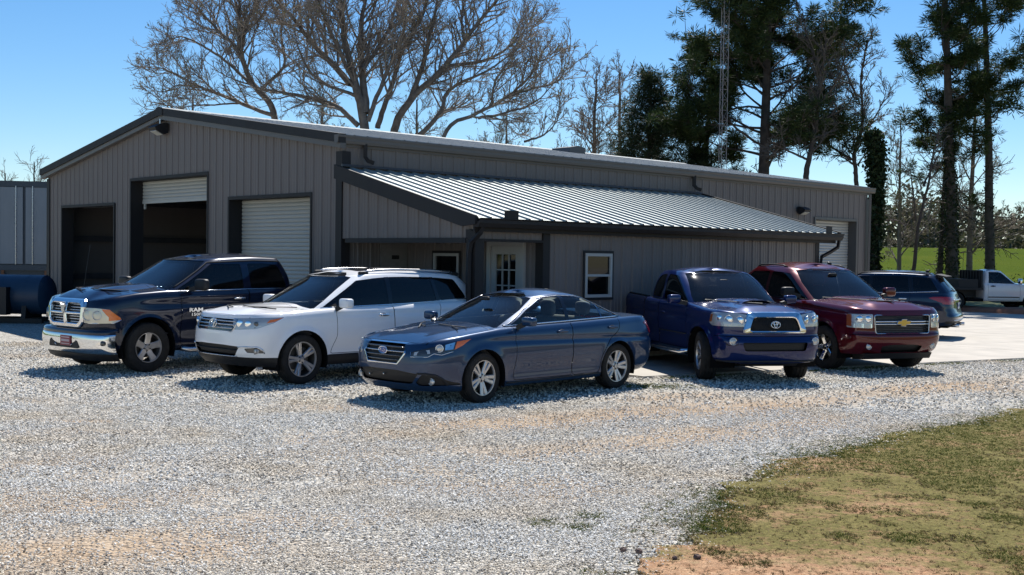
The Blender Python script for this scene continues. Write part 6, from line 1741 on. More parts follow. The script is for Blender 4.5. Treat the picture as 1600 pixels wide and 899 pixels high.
def siding(root, plane, a0, a1, base, top, mat, openings=(), mod=.305, sgn=1, name='siding_panel', org=0.0):
    """upright ribbed sheets from a0 to a1, one object a sheet, cut round the openings (b0, b1, z0, z1)"""
    k0 = int(math.floor((a0-org)/mod)); k1 = int(math.ceil((a1-org)/mod))
    for k in range(k0, k1):
        s0 = org + k*mod
        cuts = sorted({max(a0, s0), min(a1, s0+mod)} | {q for o in openings for q in o[:2] if max(a0, s0) < q < min(a1, s0+mod)})
        mb = MB()
        for c0, c1 in zip(cuts[:-1], cuts[1:]):
            if c1-c0 < .004: continue
            mid = (c0+c1)/2
            spans = [(base, None)]
            for o in openings:
                if o[0] < mid < o[1]:
                    spans = [(o[3], None)] + ([(base, o[2])] if o[2] > base+.01 else [])
            pr = [(c0, np.interp(c0-s0, [p[0] for p in RIB], [p[1] for p in RIB]))] + [(s0+p[0], p[1]) for p in RIB if c0 < s0+p[0] < c1] + [(c1, np.interp(c1-s0, [p[0] for p in RIB], [p[1] for p in RIB]))]
            for zb, zt in spans:
                vs = []
                for a, d in pr:
                    t = top(a) if zt is None else zt
                    for z in (zb, t): vs.append(plane(a, float(d), z))
                n = len(pr); fs = [(2*i, 2*i+2, 2*i+3, 2*i+1) for i in range(n-1)]
                mb.add(vs, fs)
        if mb.f: mb.build(name, mat, root)

def curtain(root, name, y0, y1, z0, z1, x, mat, pitch=.085, axis='y', sgn=1):
    """roll-up door: interlocking curved slats in one curtain, with a bottom bar"""
    m = MB(); n = int((z1-z0)/pitch); vs = []; rows = 0
    for i in range(n+1):
        zt = z1 - i*pitch
        for t, d in ((0, .0), (.10, -.018), (.5, -.030), (.90, -.018), (.99, .0)):
            z = max(z0, zt - t*pitch)
            for y in (y0, y1): vs.append((x+d*sgn, y, z) if axis == 'y' else (y, x+d*sgn, z))
            rows += 1
    m.add(vs, [(2*i, 2*i+1, 2*i+3, 2*i+2) for i in range(rows-1)])
    o = m.build(name, mat, root)
    b = MB()
    if axis == 'y': b.box(x-.035, x+.02, y0, y1, z0-.06, z0+.002)
    else: b.box(y0, y1, x-.035, x+.02, z0-.06, z0+.002)
    b.build('bottom_bar', mat, o)
    return o

def build_workshop():
    root = empty('metal_workshop', (BLD_C[0], BLD_C[1], 0), PI/2 - BLD_YAW)
    tag(root, 'grey ribbed metal workshop with three front bays and a lean-to office', 'workshop')
    SID = metal_mat('siding_grey', (.178, .156, .144), .55, 0, .08)
    TRIM = metal_mat('trim_charcoal', (.020, .018, .018), .62, 0, .15)
    EAVEM = metal_mat('eave_trim', (.115, .105, .098), .40, 0, .10)
    ROOF = metal_mat('galvalume', (.33, .365, .35), .55, .25, .10, .04)
    ROOF2 = metal_mat('galvalume_muted', (.22, .25, .26), .65, .15, .10, .04)  # sun glare held down in the colour: darker, rougher copy for the main slopes
    DOORM = metal_mat('roller_door_cream', (.42, .42, .38), .45, 0, .06)
    WHITE = metal_mat('door_white', (.43, .43, .41), .4, 0, .05)
    INW = simple('interior_liner', (.20, .19, .18), .8, var=.15, vscale=.8)
    STEEL = simple('primer_steel', (.055, .055, .06), .7, var=.2)
    SLAB = simple('shop_floor', (.26, .25, .24), .8, var=.2, vscale=.8)
    gable = lambda a, d, z: (-d, a, z)
    longw = lambda a, d, z: (a, -d, z)
    rz = lambda v: roof_z(v) - .05
    bays = [(1.06, 4.30, 0, 3.115), (5.32, 9.27, 0, 3.72), (10.30, 13.70, 0, 3.135)]
    siding(root, gable, 0.0, W_, .05, rz, SID, bays, org=.06)
    door_far = (16.80, 19.10, 0, 3.18)
    siding(root, longw, 0.0, 1.62, .05, lambda a: EAVE-.06, SID, [(.915, 1.60, 0, 2.19)], org=.06)
    siding(root, longw, 1.62, 10.60, 2.9, lambda a: EAVE-.06, SID, org=.06)
    siding(root, longw, 10.60, L_, .05, lambda a: EAVE-.06, SID, [door_far], org=.06)
    # far gable, far side and liner (one sheet each: never seen from the yard side)
    b = MB(); b.add([(L_, 0, 0), (L_, W_, 0), (L_, W_, EAVE), (L_, W_/2, roof_z(W_/2)-.03), (L_, 0, EAVE)], [(0, 1, 2, 3, 4)]); b.build('rear_gable', SID, root)
    b = MB(); b.add([(0, W_, 0), (L_, W_, 0), (L_, W_, EAVE), (0, W_, EAVE)], [(0, 1, 2, 3)]); b.build('north_wall', SID, root)
    MB().box(.02, L_-.02, .05, W_-.02, -.05, .03).build('shop_floor', SLAB, root)
    # frames inside: columns, rafters and girts
    for x in (.25, 5.2, 10.2, 15.2):
        f = MB()
        for y in (.25, W_-.25): f.box(x-.12, x+.12, y-.1, y+.1, .03, EAVE-.2)
        for s0, s1 in ((.25, W_/2), (W_-.25, W_/2)): f.bar((x, s0, roof_z(s0)-.35), (x, s1, roof_z(s1)-.35), .2, .4)
        f.build('portal_frame', STEEL, root)
    for z in (1.2, 2.3, 3.4):
        MB().box(.4, L_-.1, W_-.25, W_-.05, z-.08, z+.08).build('girt', STEEL, root)
        MB().box(L_-.25, L_-.05, .1, W_-.1, z-.08, z+.08).build('girt', STEEL, root)
    # partition closing the right bay off from the others
    MB().box(9.6, 9.72, .1, W_-.1, .03, EAVE-.1).build('partition', INW, root)
    # roof: two ribbed slopes
    for nm, (va, vb) in (('roof_slope', (-.14, W_/2)), ('roof_slope', (W_+.14, W_/2))):
        vs = []; n = 0; x = -.16
        while x < L_+.14:
            for dx, h in ((0, .012), (.02, .038), (.06, .038), (.08, .012)):
                for v in (va, vb):
                    z = EAVE + PITCH_R*(v if va < vb else W_-v); vs.append((min(x+dx, L_+.16), v, z+h))
                n += 1
            x += .305
        MB().add(vs, [(2*i, 2*i+2, 2*i+3, 2*i+1) for i in range(n-1)]).build(nm, ROOF2, root)
        un = [(xx, v, EAVE + PITCH_R*(v if va < vb else W_-v) - .02) for v in (va, vb) for xx in (-.14, L_+.14)]
        MB().add(un, [(0, 1, 3, 2)]).build('roof_underside', INW, root)
    MB().prism([(-.17, W_/2-.22, roof_z(W_/2)-.005), (-.17, W_/2, roof_z(W_/2)+.06), (-.17, W_/2+.22, roof_z(W_/2)-.005), (-.17, W_/2, roof_z(W_/2)+.02)], (L_+.34, 0, 0)).build('ridge_cap', ROOF2, root)
    # rake trim on both halves of the gable: a deep face and a shallower return below it
    for s0, s1 in ((-.16, W_/2), (W_+.16, W_/2)):
        for (x0, x1, z0, z1) in ((-.20, -.035, -.13, .045), (-.165, -.036, -.235, -.133)):
            q = [(x0, s0, EAVE+PITCH_R*(s0 if s0 < s1 else W_-s0)+z0), (x0, s1, roof_z(W_/2)+z0), (x0, s1, roof_z(W_/2)+z1), (x0, s0, EAVE+PITCH_R*(s0 if s0 < s1 else W_-s0)+z1)]
            o = MB().prism(q, (x1-x0, 0, 0)).build('rake_trim', TRIM if z0 > -.2 else EAVEM, root); fix_normals(o)
    MB().prism([(-.215, W_/2-.17, roof_z(W_/2)-.15), (-.215, W_/2+.17, roof_z(W_/2)-.15), (-.215, W_/2+.17, roof_z(W_/2)+.035), (-.215, W_/2, roof_z(W_/2)+.07), (-.215, W_/2-.17, roof_z(W_/2)+.035)], (.012, 0, 0)).build('peak_cap', TRIM, root)
    # eave gutter on the long side: stepped face
    pr = [(-.02, EAVE-.16), (-.13, EAVE-.16), (-.15, EAVE-.11), (-.15, EAVE-.06), (-.17, EAVE-.03), (-.17, EAVE+.0), (-.02, EAVE+.0)]
    o = MB().prism([(-.21, y, z) for y, z in pr], (L_+.42, 0, 0)).build('eave_gutter', EAVEM, root); fix_normals(o)
    MB().box(-.05, L_+.05, -.045, -.005, EAVE-.215, EAVE-.163).build('eave_trim', EAVEM, root)
    # corner trims
    def corner(x, y, dx, dy, z1, mat=TRIM, w=.17, z0=.02):
        o = MB().box(min(x-.036*dx, x+w*dx), max(x-.036*dx, x+w*dx), min(y-.036*dy, y-.030*dy), max(y-.036*dy, y-.030*dy), z0, z1)
        o.box(min(x-.036*dx, x-.030*dx), max(x-.036*dx, x-.030*dx), min(y-.029*dy, y+w*dy), max(y-.029*dy, y+w*dy), z0, z1)
        return o.build('corner_trim', mat, root)
    corner(0, 0, 1, 1, EAVE-.30); corner(0, W_, 1, -1, EAVE-.25); corner(L_, 0, -1, 1, EAVE-.35, EAVEM)
    # downspouts
    def spout(pts, r=.05, mat=TRIM):
        return MB().tube(pts, r, 4, squash=.8).build('downspout', mat, root)
    spout([(.47, -.10, EAVE-.14), (.47, -.10, 3.86), (.50, -.16, 3.78), (.58, -.24, 3.74)], .062)
    spout([(10.9, -.10, EAVE-.14), (10.9, -.10, 3.86), (10.94, -.16, 3.78), (11.02, -.24, 3.74)], .062)
    spout([(L_-.05, -.12, EAVE-.2), (L_-.05, -.10, .15)], .06, EAVEM)
    # door openings: face trim, deep dark jambs, header
    def opening(o, fin=TRIM, plane='g', depth=.30):
        y0, y1, _, z1 = o
        P = (lambda x0, x1, a0, a1, c0, c1: (x0, x1, a0, a1, c0, c1)) if plane == 'g' else (lambda x0, x1, a0, a1, c0, c1: (a0, a1, x0, x1, c0, c1))
        t = MB(); t.box(*P(-.045, -.032, y0-.06, y1+.06, z1, z1+.07)); t.box(*P(-.045, -.032, y0-.06, y0, .02, z1)); t.box(*P(-.045, -.032, y1, y1+.06, .02, z1))
        t.build('door_trim', fin, root)
        j = MB(); j.box(*P(-.03, depth, y0-.05, y0, .02, z1)); j.box(*P(-.03, depth, y1, y1+.05, .02, z1)); j.box(*P(-.03, depth, y0-.05, y1+.05, z1, z1+.05))
        j.build('door_jamb', fin, root)
    for o in bays: opening(o)
    opening(door_far, EAVEM, 'l')
    curtain(root, 'roller_door', bays[0][0]+.01, bays[0][1]-.01, .06, bays[0][3]-.002, .30, DOORM)
    curtain(root, 'roller_door', bays[1][0]+.01, bays[1][1]-.01, 3.22, bays[1][3]-.002, .30, DOORM)
    for y0 in (bays[1][1]-.16,):
        MB().box(.26, .30, y0, y0+.06, 3.02, 3.16).build('door_stop', DOORM, root)
    for o in bays:
        m = MB(); m.tube([(.62, o[0]-.1, o[3]+.22), (.62, o[1]+.1, o[3]+.22)], .20, 14); m.build('door_drum', DOORM, root, autosmooth=rad(30))
    curtain(root, 'roller_door', door_far[0]+.01, door_far[1]-.01, .06, door_far[3]-.002, .26, WHITE, axis='x')
    # lamp over the middle bay and on the long wall
    def lamp(c, axis):
        m = MB()
        pr = [(0, .13), (0, -.10), (-.10, -.14), (-.30, -.05), (-.34, .02), (-.22, .10), (-.08, .14)]
        if axis == 'g': m.prism([(c[0]+a, c[1]-.19, c[2]+b_) for a, b_ in pr], (0, .38, 0))
        else: m.prism([(c[0]-.16, c[1]+a*.8, c[2]+b_*.8) for a, b_ in pr], (.32, 0, 0))
        o = m.build('wall_lamp', M_BLACK, root); fix_normals(o)
        l = MB()
        if axis == 'g': l.prism([(c[0]-.295, c[1]-.15, c[2]-.056), (c[0]-.12, c[1]-.15, c[2]-.142), (c[0]-.12, c[1]+.15, c[2]-.142), (c[0]-.295, c[1]+.15, c[2]-.056)], (-.004, 0, -.010))
        else: l.prism([(c[0]-.13, c[1]-.236, c[2]-.045), (c[0]-.13, c[1]-.09, c[2]-.113), (c[0]+.13, c[1]-.09, c[2]-.113), (c[0]+.13, c[1]-.236, c[2]-.045)], (0, -.004, -.008))
        l.build('lamp_glass', M_GLASS_CLEAR if 0 else simple('lamp_diffuser', (.55, .54, .48), .3), o)
        if axis == 'g': MB().tube([(c[0]-.12, c[1], c[2]+.12), (c[0]-.12, c[1], c[2]+.24)], .015, 6).build('photo_cell', M_DULLCHROME, o)
    lamp((-.045, 7.42, 4.90), 'g'); lamp((15.95, -.045, 3.40), 'l')
    # roof ventilator
    m = MB(); m.prism([(12.5, 6.0, roof_z(6.0)), (13.25, 6.0, roof_z(6.0)), (13.25, 6.0, roof_z(6)+.22), (12.95, 6.0, roof_z(6)+.27), (12.6, 6.0, roof_z(6)+.2)], (0, .8, 0)); m.build('roof_vent', EAVEM, root)
    # ---------------- lean-to
    TOPZ, LOWZ, YO = 3.63, 2.595, -4.10
    lz = lambda y: TOPZ + (LOWZ-TOPZ)*(y/YO)
    YW = -3.95; U0, U1 = 1.60, 10.60
    siding(root, gable, YW, -.02, 2.25, lambda a: lz(a)-.10, SID, org=.03)
    siding(root, lambda a, d, z: (a, YW-d, z), U0, U1, .05, lambda a: 2.45, SID, [(2.69, 3.41, 1.215, 2.02)], org=.06)
    siding(root, lambda a, d, z: (a, YW-d, z), .0, U0-.02, 2.245, lambda a: 2.45, SID, org=.06)
    siding(root, lambda a, d, z: (U0+.02-d, a, z), YW+.03, -.02, .05, lambda a: lz(a)-.1, SID, [(-3.483, -2.52, 0, 2.205), (-1.65, -.90, 1.05, 1.985)], org=.02)
    MB().add([(U1, YW, 0), (U1, 0, 0), (U1, 0, TOPZ-.1), (U1, YW, lz(YW)-.1)], [(0, 1, 2, 3)]).build('end_wall', SID, root)
    MB().add([(U0+.1, YW+.1, 2.43), (U1-.02, YW+.1, 2.43), (U1-.02, -.05, 2.43), (U0+.1, -.05, 2.43)], [(0, 1, 2, 3)]).build('office_ceiling', INW, root)
    MB().box(.02, U1-.03, YW+.02, -.03, -.05, .06).build('porch_floor', SLAB, root)
    # ribbed roof sheets, one object each
    x = -.16; k = 0
    while x < 11.22:
        x1 = min(x+.305, 11.25)
        pr = [(0, 0), (.014, .032), (.044, .032), (.058, 0), (.305, 0)]
        vs = []
        for a, h in pr:
            if x+a > x1+1e-6: continue
            for y in (-.035, YO-.04): vs.append((x+a, y, lz(y)+h))
        n = len(vs)//2
        MB().add(vs, [(2*i, 2*i+1, 2*i+3, 2*i+2) for i in range(n-1)]).build('roof_panel', ROOF, root)
        # closure at the eave end of each rib
        x += .305; k += 1
    MB().add([(-.15, -.04, TOPZ-.03), (11.24, -.04, TOPZ-.03), (11.24, YO, LOWZ-.03), (-.15, YO, LOWZ-.03)], [(0, 1, 2, 3)]).build('soffit', SID, root)
    # flashing where the lean-to roof meets the wall
    MB().prism([(-.05, -.036, TOPZ+.07), (-.05, -.05, TOPZ+.07), (-.05, -.10, TOPZ+.02), (-.05, -.036, TOPZ+.02)], (11.3, 0, 0)).build('wall_flashing', EAVEM, root)
    for xx, nm in ((-.20, 0), (11.255, 1)):
        q = [(xx, .0 if nm == 0 else -.04, lz(0)+.05), (xx, YO-.05, lz(YO-.05)+.05), (xx, YO-.05, lz(YO-.05)-.10), (xx, YO+.30, lz(YO+.3)-.22), (xx, 0 if nm == 0 else -.04, lz(0)-.22)]
        o = MB().prism(q, (.05, 0, 0)).build('rake_trim', TRIM, root); fix_normals(o)
    # gutter, fascia and guards
    pr = [(YO+.02, LOWZ-.16), (YO-.09, LOWZ-.16), (YO-.13, LOWZ-.09), (YO-.13, LOWZ-.035), (YO-.15, LOWZ-.02), (YO-.15, LOWZ-.005), (YO-.138, LOWZ-.005), (YO-.115, LOWZ-.06), (YO+.02, LOWZ-.06)]
    o = MB().prism([(-.16, y, z) for y, z in pr], (11.45, 0, 0)).build('gutter', TRIM, root); fix_normals(o)
    MB().box(-.14, 11.2, YO+.025, YO+.06, LOWZ-.23, LOWZ-.03).build('fascia', TRIM, root)
    MB().add([(-.14, YO+.06, LOWZ-.225), (11.2, YO+.06, LOWZ-.225), (11.2, YW, LOWZ-.20), (-.14, YW, LOWZ-.20)], [(0, 1, 2, 3)]).build('eave_soffit', TRIM, root)
    MB().box(.42, .74, YO-.12, YO-.105, LOWZ-.02, LOWZ+.14).build('splash_guard', TRIM, root)
    MB().box(10.55, 10.79, YO-.12, YO-.105, LOWZ-.02, LOWZ+.16).build('splash_guard', TRIM, root)
    # porch post, beam, corner posts
    o = MB().box(-.038, .16, YW-.04, YW+.20, .06, 2.245); o.build('porch_post', TRIM, root)
    MB().box(-.046, .0, YW+.21, -.18, 2.17, 2.258).build('porch_beam', TRIM, root)
    MB().box(-.047, .05, YW-.045, YW+.205, 2.248, 2.40).build('post_cap', TRIM, root)
    MB().box(.165, U0-.02, YW-.036, YW+.10, 2.20, 2.243).build('porch_beam', TRIM, root)
    MB().box(U0-.02, U0+.15, YW-.037, YW-.031, .05, 2.44).build('corner_trim', TRIM, root)
    MB().box(U0-.024, U0-.018, YW-.037, YW+.16, .05, 2.44).build('corner_trim', TRIM, root)
    MB().box(U1-.13, U1+.036, YW-.037, YW-.031, .05, 2.44).build('corner_trim', TRIM, root)
    spout([(-.02, YO-.05, LOWZ-.15), (-.04, YO-.02, LOWZ-.25), (-.09, YW+.02, LOWZ-.42), (-.09, YW+.06, 2.0), (-.09, YW+.06, .2)], .055)
    spout([(U1+.62, YO-.05, LOWZ-.15), (U1+.60, YO-.03, LOWZ-.32), (U1+.40, YW-.10, LOWZ-.44), (U1+.10, YW-.06, LOWZ-.55), (U1+.03, YW-.08, LOWZ-.72), (U1+.03, YW-.08, .2)], .055)
    # porch door with nine panes over three
    X = U0-.02
    d0, d1, dz = -3.483, -2.52, 2.205
    fr = MB(); fr.box(X-.03, X+.06, d0-.02, d0+.075, .06, dz+.02); fr.box(X-.03, X+.06, d1-.075, d1+.02, .06, dz+.02); fr.box(X-.03, X+.06, d0+.075, d1-.075, dz-.06, dz+.02)
    fr.build('door_frame', WHITE, root)
    g0, g1 = d0+.215, d1-.215; gz0, gz1 = 1.12, 1.99
    lf = MB(); x0, x1 = X+.0, X+.045
    lf.box(x0, x1, d0+.08, g0, .08, dz-.065); lf.box(x0, x1, g1, d1-.08, .08, dz-.065); lf.box(x0, x1, g0, g1, gz1, dz-.065); lf.box(x0, x1, g0, g1, .08, gz0)
    leaf = lf.build('porch_door', WHITE, root)
    mu = MB()
    for i in (1, 2): mu.box(x0-.008, x1-.01, g0+(g1-g0)*i/3-.012, g0+(g1-g0)*i/3+.012, gz0, gz1)
    for i in (1, 2):
        for j in range(3): mu.box(x0-.008, x1-.01, g0+(g1-g0)*j/3+.013, g0+(g1-g0)*(j+1)/3-.013, gz0+(gz1-gz0)*i/3-.012, gz0+(gz1-gz0)*i/3+.012)
    mu.build('glazing_bar', WHITE, leaf)
    me0 = None
    for i in range(3):
        for j in range(3):
            y0_, y1_ = g0+(g1-g0)*i/3+.012, g0+(g1-g0)*(i+1)/3-.012; z0_, z1_ = gz0+(gz1-gz0)*j/3+.012, gz0+(gz1-gz0)*(j+1)/3-.012
            MB().box(X+.018, X+.024, y0_, y1_, z0_, z1_).build('pane', M_GLASS_TINT, leaf)
    bl = MB().box(X+.05, X+.06, g0, g1, 1.25, 1.72); bl.build('door_blind', simple('blue_blind', (.02, .045, .22), .8), leaf)
    kn = MB(); kn.sell((X-.05, d0+.15, 1.02), (.03, .03, .03), 1.0, 12, 8); kn.build('door_knob', M_DULLCHROME, leaf, True)
    # windows
    def window(y0, y1, z0, z1, P, pmat=M_GLASS_DARK, sash=True):
        f = MB(); w = .045
        f.box(*P(-.05, .03, y0-.01, y1+.01, z1-w, z1+.01)); f.box(*P(-.05, .03, y0-.01, y1+.01, z0-.01, z0+w)); f.box(*P(-.05, .03, y0-.01, y0+w, z0+w, z1-w)); f.box(*P(-.05, .03, y1-w, y1+.01, z0+w, z1-w))
        o = f.build('window', WHITE, root)
        zm = (z0+z1)/2
        if sash: MB().box(*P(-.044, .02, y0+w, y1-w, zm-.022, zm+.022)).build('meeting_rail', WHITE, o)
        for a, b_, dd in (((z0+w, zm-.022, -.012), (zm+.022, z1-w, -.03)) if sash else ((z0+w, z1-w, -.02),)) if 0 else ([(z0+w, zm-.022, .004), (zm+.022, z1-w, -.014)] if sash else [(z0+w, z1-w, -.01)]):
            MB().box(*P(dd, dd+.006, y0+w, y1-w, a, b_)).build('pane', pmat, o)
        t = MB(); t.box(*P(-.036, -.031, y0-.06, y1+.06, z1+.011, z1+.06)); t.box(*P(-.036, -.031, y0-.06, y1+.06, z0-.06, z0-.011)); t.box(*P(-.036, -.031, y0-.06, y0-.011, z0-.011, z1+.011)); t.box(*P(-.036, -.031, y1+.011, y1+.06, z0-.011, z1+.011))
        t.build('window_trim', TRIM, o)
    window(2.69, 3.41, 1.215, 2.02, lambda x0, x1, a0, a1, c0, c1: (a0, a1, YW+x0, YW+x1, c0, c1))
    window(-1.65, -.90, 1.05, 1.985, lambda x0, x1, a0, a1, c0, c1: (U0+.02+x0, U0+.02+x1, a0, a1, c0, c1), sash=False)
    # plain steel door on the main wall inside the porch
    sd = MB().box(.93, 1.585, -.03, .02, .06, 2.18); so = sd.build('steel_door', simple('door_grey', (.22, .21, .20), .5, var=.1), root)
    MB().box(1.20, 1.38, -.04, -.031, 1.86, 1.94).build('door_sign', M_BLACK, so)
    MB().sell((1.0, -.06, 1.02), (.03, .03, .03), 1, 12, 8).build('door_knob', M_DULLCHROME, so, True)
    return root

def shop_contents():
    """what shows dimly inside the open bays"""
    s, c = math.sin(BLD_YAW), math.cos(BLD_YAW)
    def put(name, label, cat, u, v, group=None):
        o = empty(name, (*bw(u, v), .03), PI/2-BLD_YAW); tag(o, label, cat, group); return o
    grey = simple('cabinet_grey', (.16, .16, .17), .5, var=.1); red = simple('tool_red', (.20, .02, .02), .4, var=.1); wood = simple('bench_wood', (.22, .15, .09), .7, var=.2)
    o = put('storage_cabinet', 'tall grey two-door cabinet dim inside the left open bay', 'cabinet', 5.6, 11.6)
    MB().box(-.25, .25, -.55, .55, 0, 1.95).build('cabinet_body', grey, o)
    for sg in (-1, 1):
        d = MB().box(-.265, -.252, .015*sg if sg > 0 else -.535, .535 if sg > 0 else -.015, .05, 1.9).build('door', grey, o)
        MB().box(-.29, -.266, .05*sg-.01, .05*sg+.01, .95, 1.15).build('handle', M_DULLCHROME, d)
    o = put('step_ladder', 'aluminium step ladder leaning in the shade of the left open bay', 'ladder', 4.2, 12.9)
    for y in (-.22, .22): MB().bar((0, y, 0), (.45, y*.8, 2.3), .03, .07).build('rail', M_DULLCHROME, o)
    for i in range(7):
        t = (i+.7)/8; MB().bar((.45*t, -.21, 2.3*t), (.45*t, .21, 2.3*t), .03, .05).build('rung', M_DULLCHROME, o)
    o = put('workbench', 'wooden workbench with a vice at the back of the middle bay', 'workbench', 8.9, 7.2)
    MB().box(-.4, .4, -1.3, 1.3, .84, .90).build('bench_top', wood, o)
    for y in (-1.2, 1.2):
        for x in (-.33, .33): MB().box(x-.045, x+.045, y-.045, y+.045, 0, .84).build('leg', wood, o)
    MB().box(-.36, .36, -1.15, 1.15, .22, .26).build('shelf', wood, o)
    v = MB(); v.box(-.30, -.10, .7, .9, .90, 1.02); v.box(-.36, -.12, .74, .86, 1.02, 1.09); v.build('vice', M_BLACK, o)
    o = put('tool_chest', 'red rolling tool chest in the middle bay beside the workbench', 'tool chest', 7.9, 5.6)
    MB().box(-.25, .25, -.45, .45, .12, 1.05).build('chest_body', red, o)
    for i in range(5): 
        d = MB().box(-.268, -.252, -.43, .43, .16+.17*i, .30+.17*i).build('drawer', red, o); MB().box(-.285, -.269, -.3, .3, .27+.17*i, .285+.17*i).build('handle', M_CHROME, d)
    for x in (-.2, .2):
        for y in (-.38, .38): MB().lathe([(-.02, .055), (.02, .055)], 12, 'x', (x, y, .058)).build('caster', M_BLACK, o)
    for i, (u, v_) in enumerate(((6.4, 8.6),)):
        o = put('tyre_stack', 'stack of bare black tyres on the floor of the middle bay', 'tyres', u, v_)
        for k in range(4): MB().lathe([(.02, .20), (.0, .27), (.02, .36), (.06, .38), (.16, .38), (.20, .36), (.22, .27), (.20, .20)], 24, 'z', (.02*(k % 2), .015*k, .22*k), closed=True).build('tyre', M_TYRE, o, autosmooth=rad(40))

def build_left_yard():
    # box trailer behind the workshop's left corner
    steel = metal_mat('trailer_white', (.18, .21, .235), .45, 0, .15); dark = metal_mat('trailer_frame', (.045, .06, .075), .5, 0, .2)
    o = empty('box_trailer', (-19.3, 41.8, 0), rad(12)); tag(o, 'old box trailer with pale rear doors standing beyond the workshop corner', 'trailer')
    W2 = 2.5
    MB().box(-.0, .0+W2, .03, 10.5, 1.25, 4.45).build('trailer_body', dark, o)
    for x0 in (.12, 1.30): 
        d = MB().box(x0, x0+1.08, -.03, .028, 1.42, 4.25).build('trailer_door', steel, o)
        for xx in (x0+.25, x0+.85): MB().tube([(xx, -.06, 1.40), (xx, -.06, 4.3)], .018, 6).build('lock_rod', M_DULLCHROME, d)
    MB().box(-.04, W2+.04, -.04, .0, 4.27, 4.48).build('header', dark, o); MB().box(-.04, W2+.04, -.05, .02, 1.18, 1.38).build('rear_sill', dark, o)
    rl = MB(); rl.box(.15, 2.35, -.02, .06, .55, .68)
    for x in (.5, 2.0): rl.box(x-.05, x+.05, -.01, .05, .68, 1.18)
    rl.build('bumper_guard', simple('rusty_steel', (.16, .08, .045), .8, var=.3), o)
    for x in (.3, 2.2):
        for y in (1.6, 2.9):
            wh = MB(); wh.lathe([(-.14, .26), (-.15, .42), (-.12, .50), (.12, .50), (.15, .42), (.14, .26)], 24, 'x', (x, y, .50)); wh.build('wheel', M_TYRE, o, autosmooth=rad(40))
    MB().box(.2, 2.3, .1, 10.0, 1.0, 1.24).build('chassis', dark, o)
    for x in (.2, 2.2): MB().box(x-.06, x+.06, -.055, -.04, 1.22, 1.30).build('tail_lamp', M_RED, o)
    # blue steel tank lying on a skid in front of the corner
    tb = metal_mat('tank_blue', (.018, .045, .085), .45, 0, .2)
    o = empty('fuel_tank', (-12.35, 30.6, 0), rad(178)); tag(o, 'dark blue steel tank lying on a skid by the left corner of the workshop', 'tank')
    m = MB(); R_ = .53; zc = .74
    prof = [(0, 0.0), (.04, R_*.5), (.11, R_*.85), (.20, R_), (3.3, R_), (3.39, R_*.85), (3.46, R_*.5), (3.5, 0)]
    m.lathe(prof, 36, 'x', (0, 0, zc)); m.build('tank_shell', tb, o, autosmooth=rad(35))
    for x in (.55, 2.9):
        MB().prism([(x, -.5, .12), (x, .5, .12), (x, .44, .52), (x, -.44, .52)], (.12, 0, 0)).build('saddle', M_BLACK, o)
        MB().lathe([(-.03, R_+.006), (.03, R_+.006)], 36, 'x', (x+.06, 0, zc), cap=False).build('band', tb, o)
    for y in (-.45, .45): MB().box(.1, 3.4, y-.06, y+.06, 0, .12).build('skid', M_BLACK, o)
    c = MB(); c.lathe([(0, .18), (.10, .18), (.12, .12), (.12, 0)], 20, 'z', (1.75, 0, zc+R_-.02)); c.build('filler_cap', M_DULLCHROME, o)
    q = MB(); q.box(.95, 1.65, .48, .74, .22, .95); q.build('pump_box', M_BLACK, o)

def build_mast():
    o = empty('radio_mast', (8.6, 47.0, 0), rad(10)); tag(o, 'slender steel lattice mast rising behind the workshop roof', 'mast')
    st = simple('galvanised', (.34, .31, .30), .55, .3, var=.2)
    r = .18; H = 14.5
    c = [(r*math.cos(2*PI*i/3), r*math.sin(2*PI*i/3)) for i in range(3)]
    for x, y in c: MB().tube([(x, y, 0), (x, y, H)], .014, 6).build('leg', st, o)
    b = MB(); n = 34
    for k in range(n):
        z0, z1 = H*k/n, H*(k+1)/n
        for i in range(3):
            a, d = c[i], c[(i+1) % 3]
            if k % 2: a, d = d, a
            b.tube([(*a, z0), (*d, z1)], .007, 4); b.tube([(*a, z1), (*d, z1)], .006, 4)
    b.build('bracing', st, o)
    MB().box(-.4, .4, -.4, .4, -.1, .12).build('base', simple('mast_footing', (.35, .34, .32), .9), o)
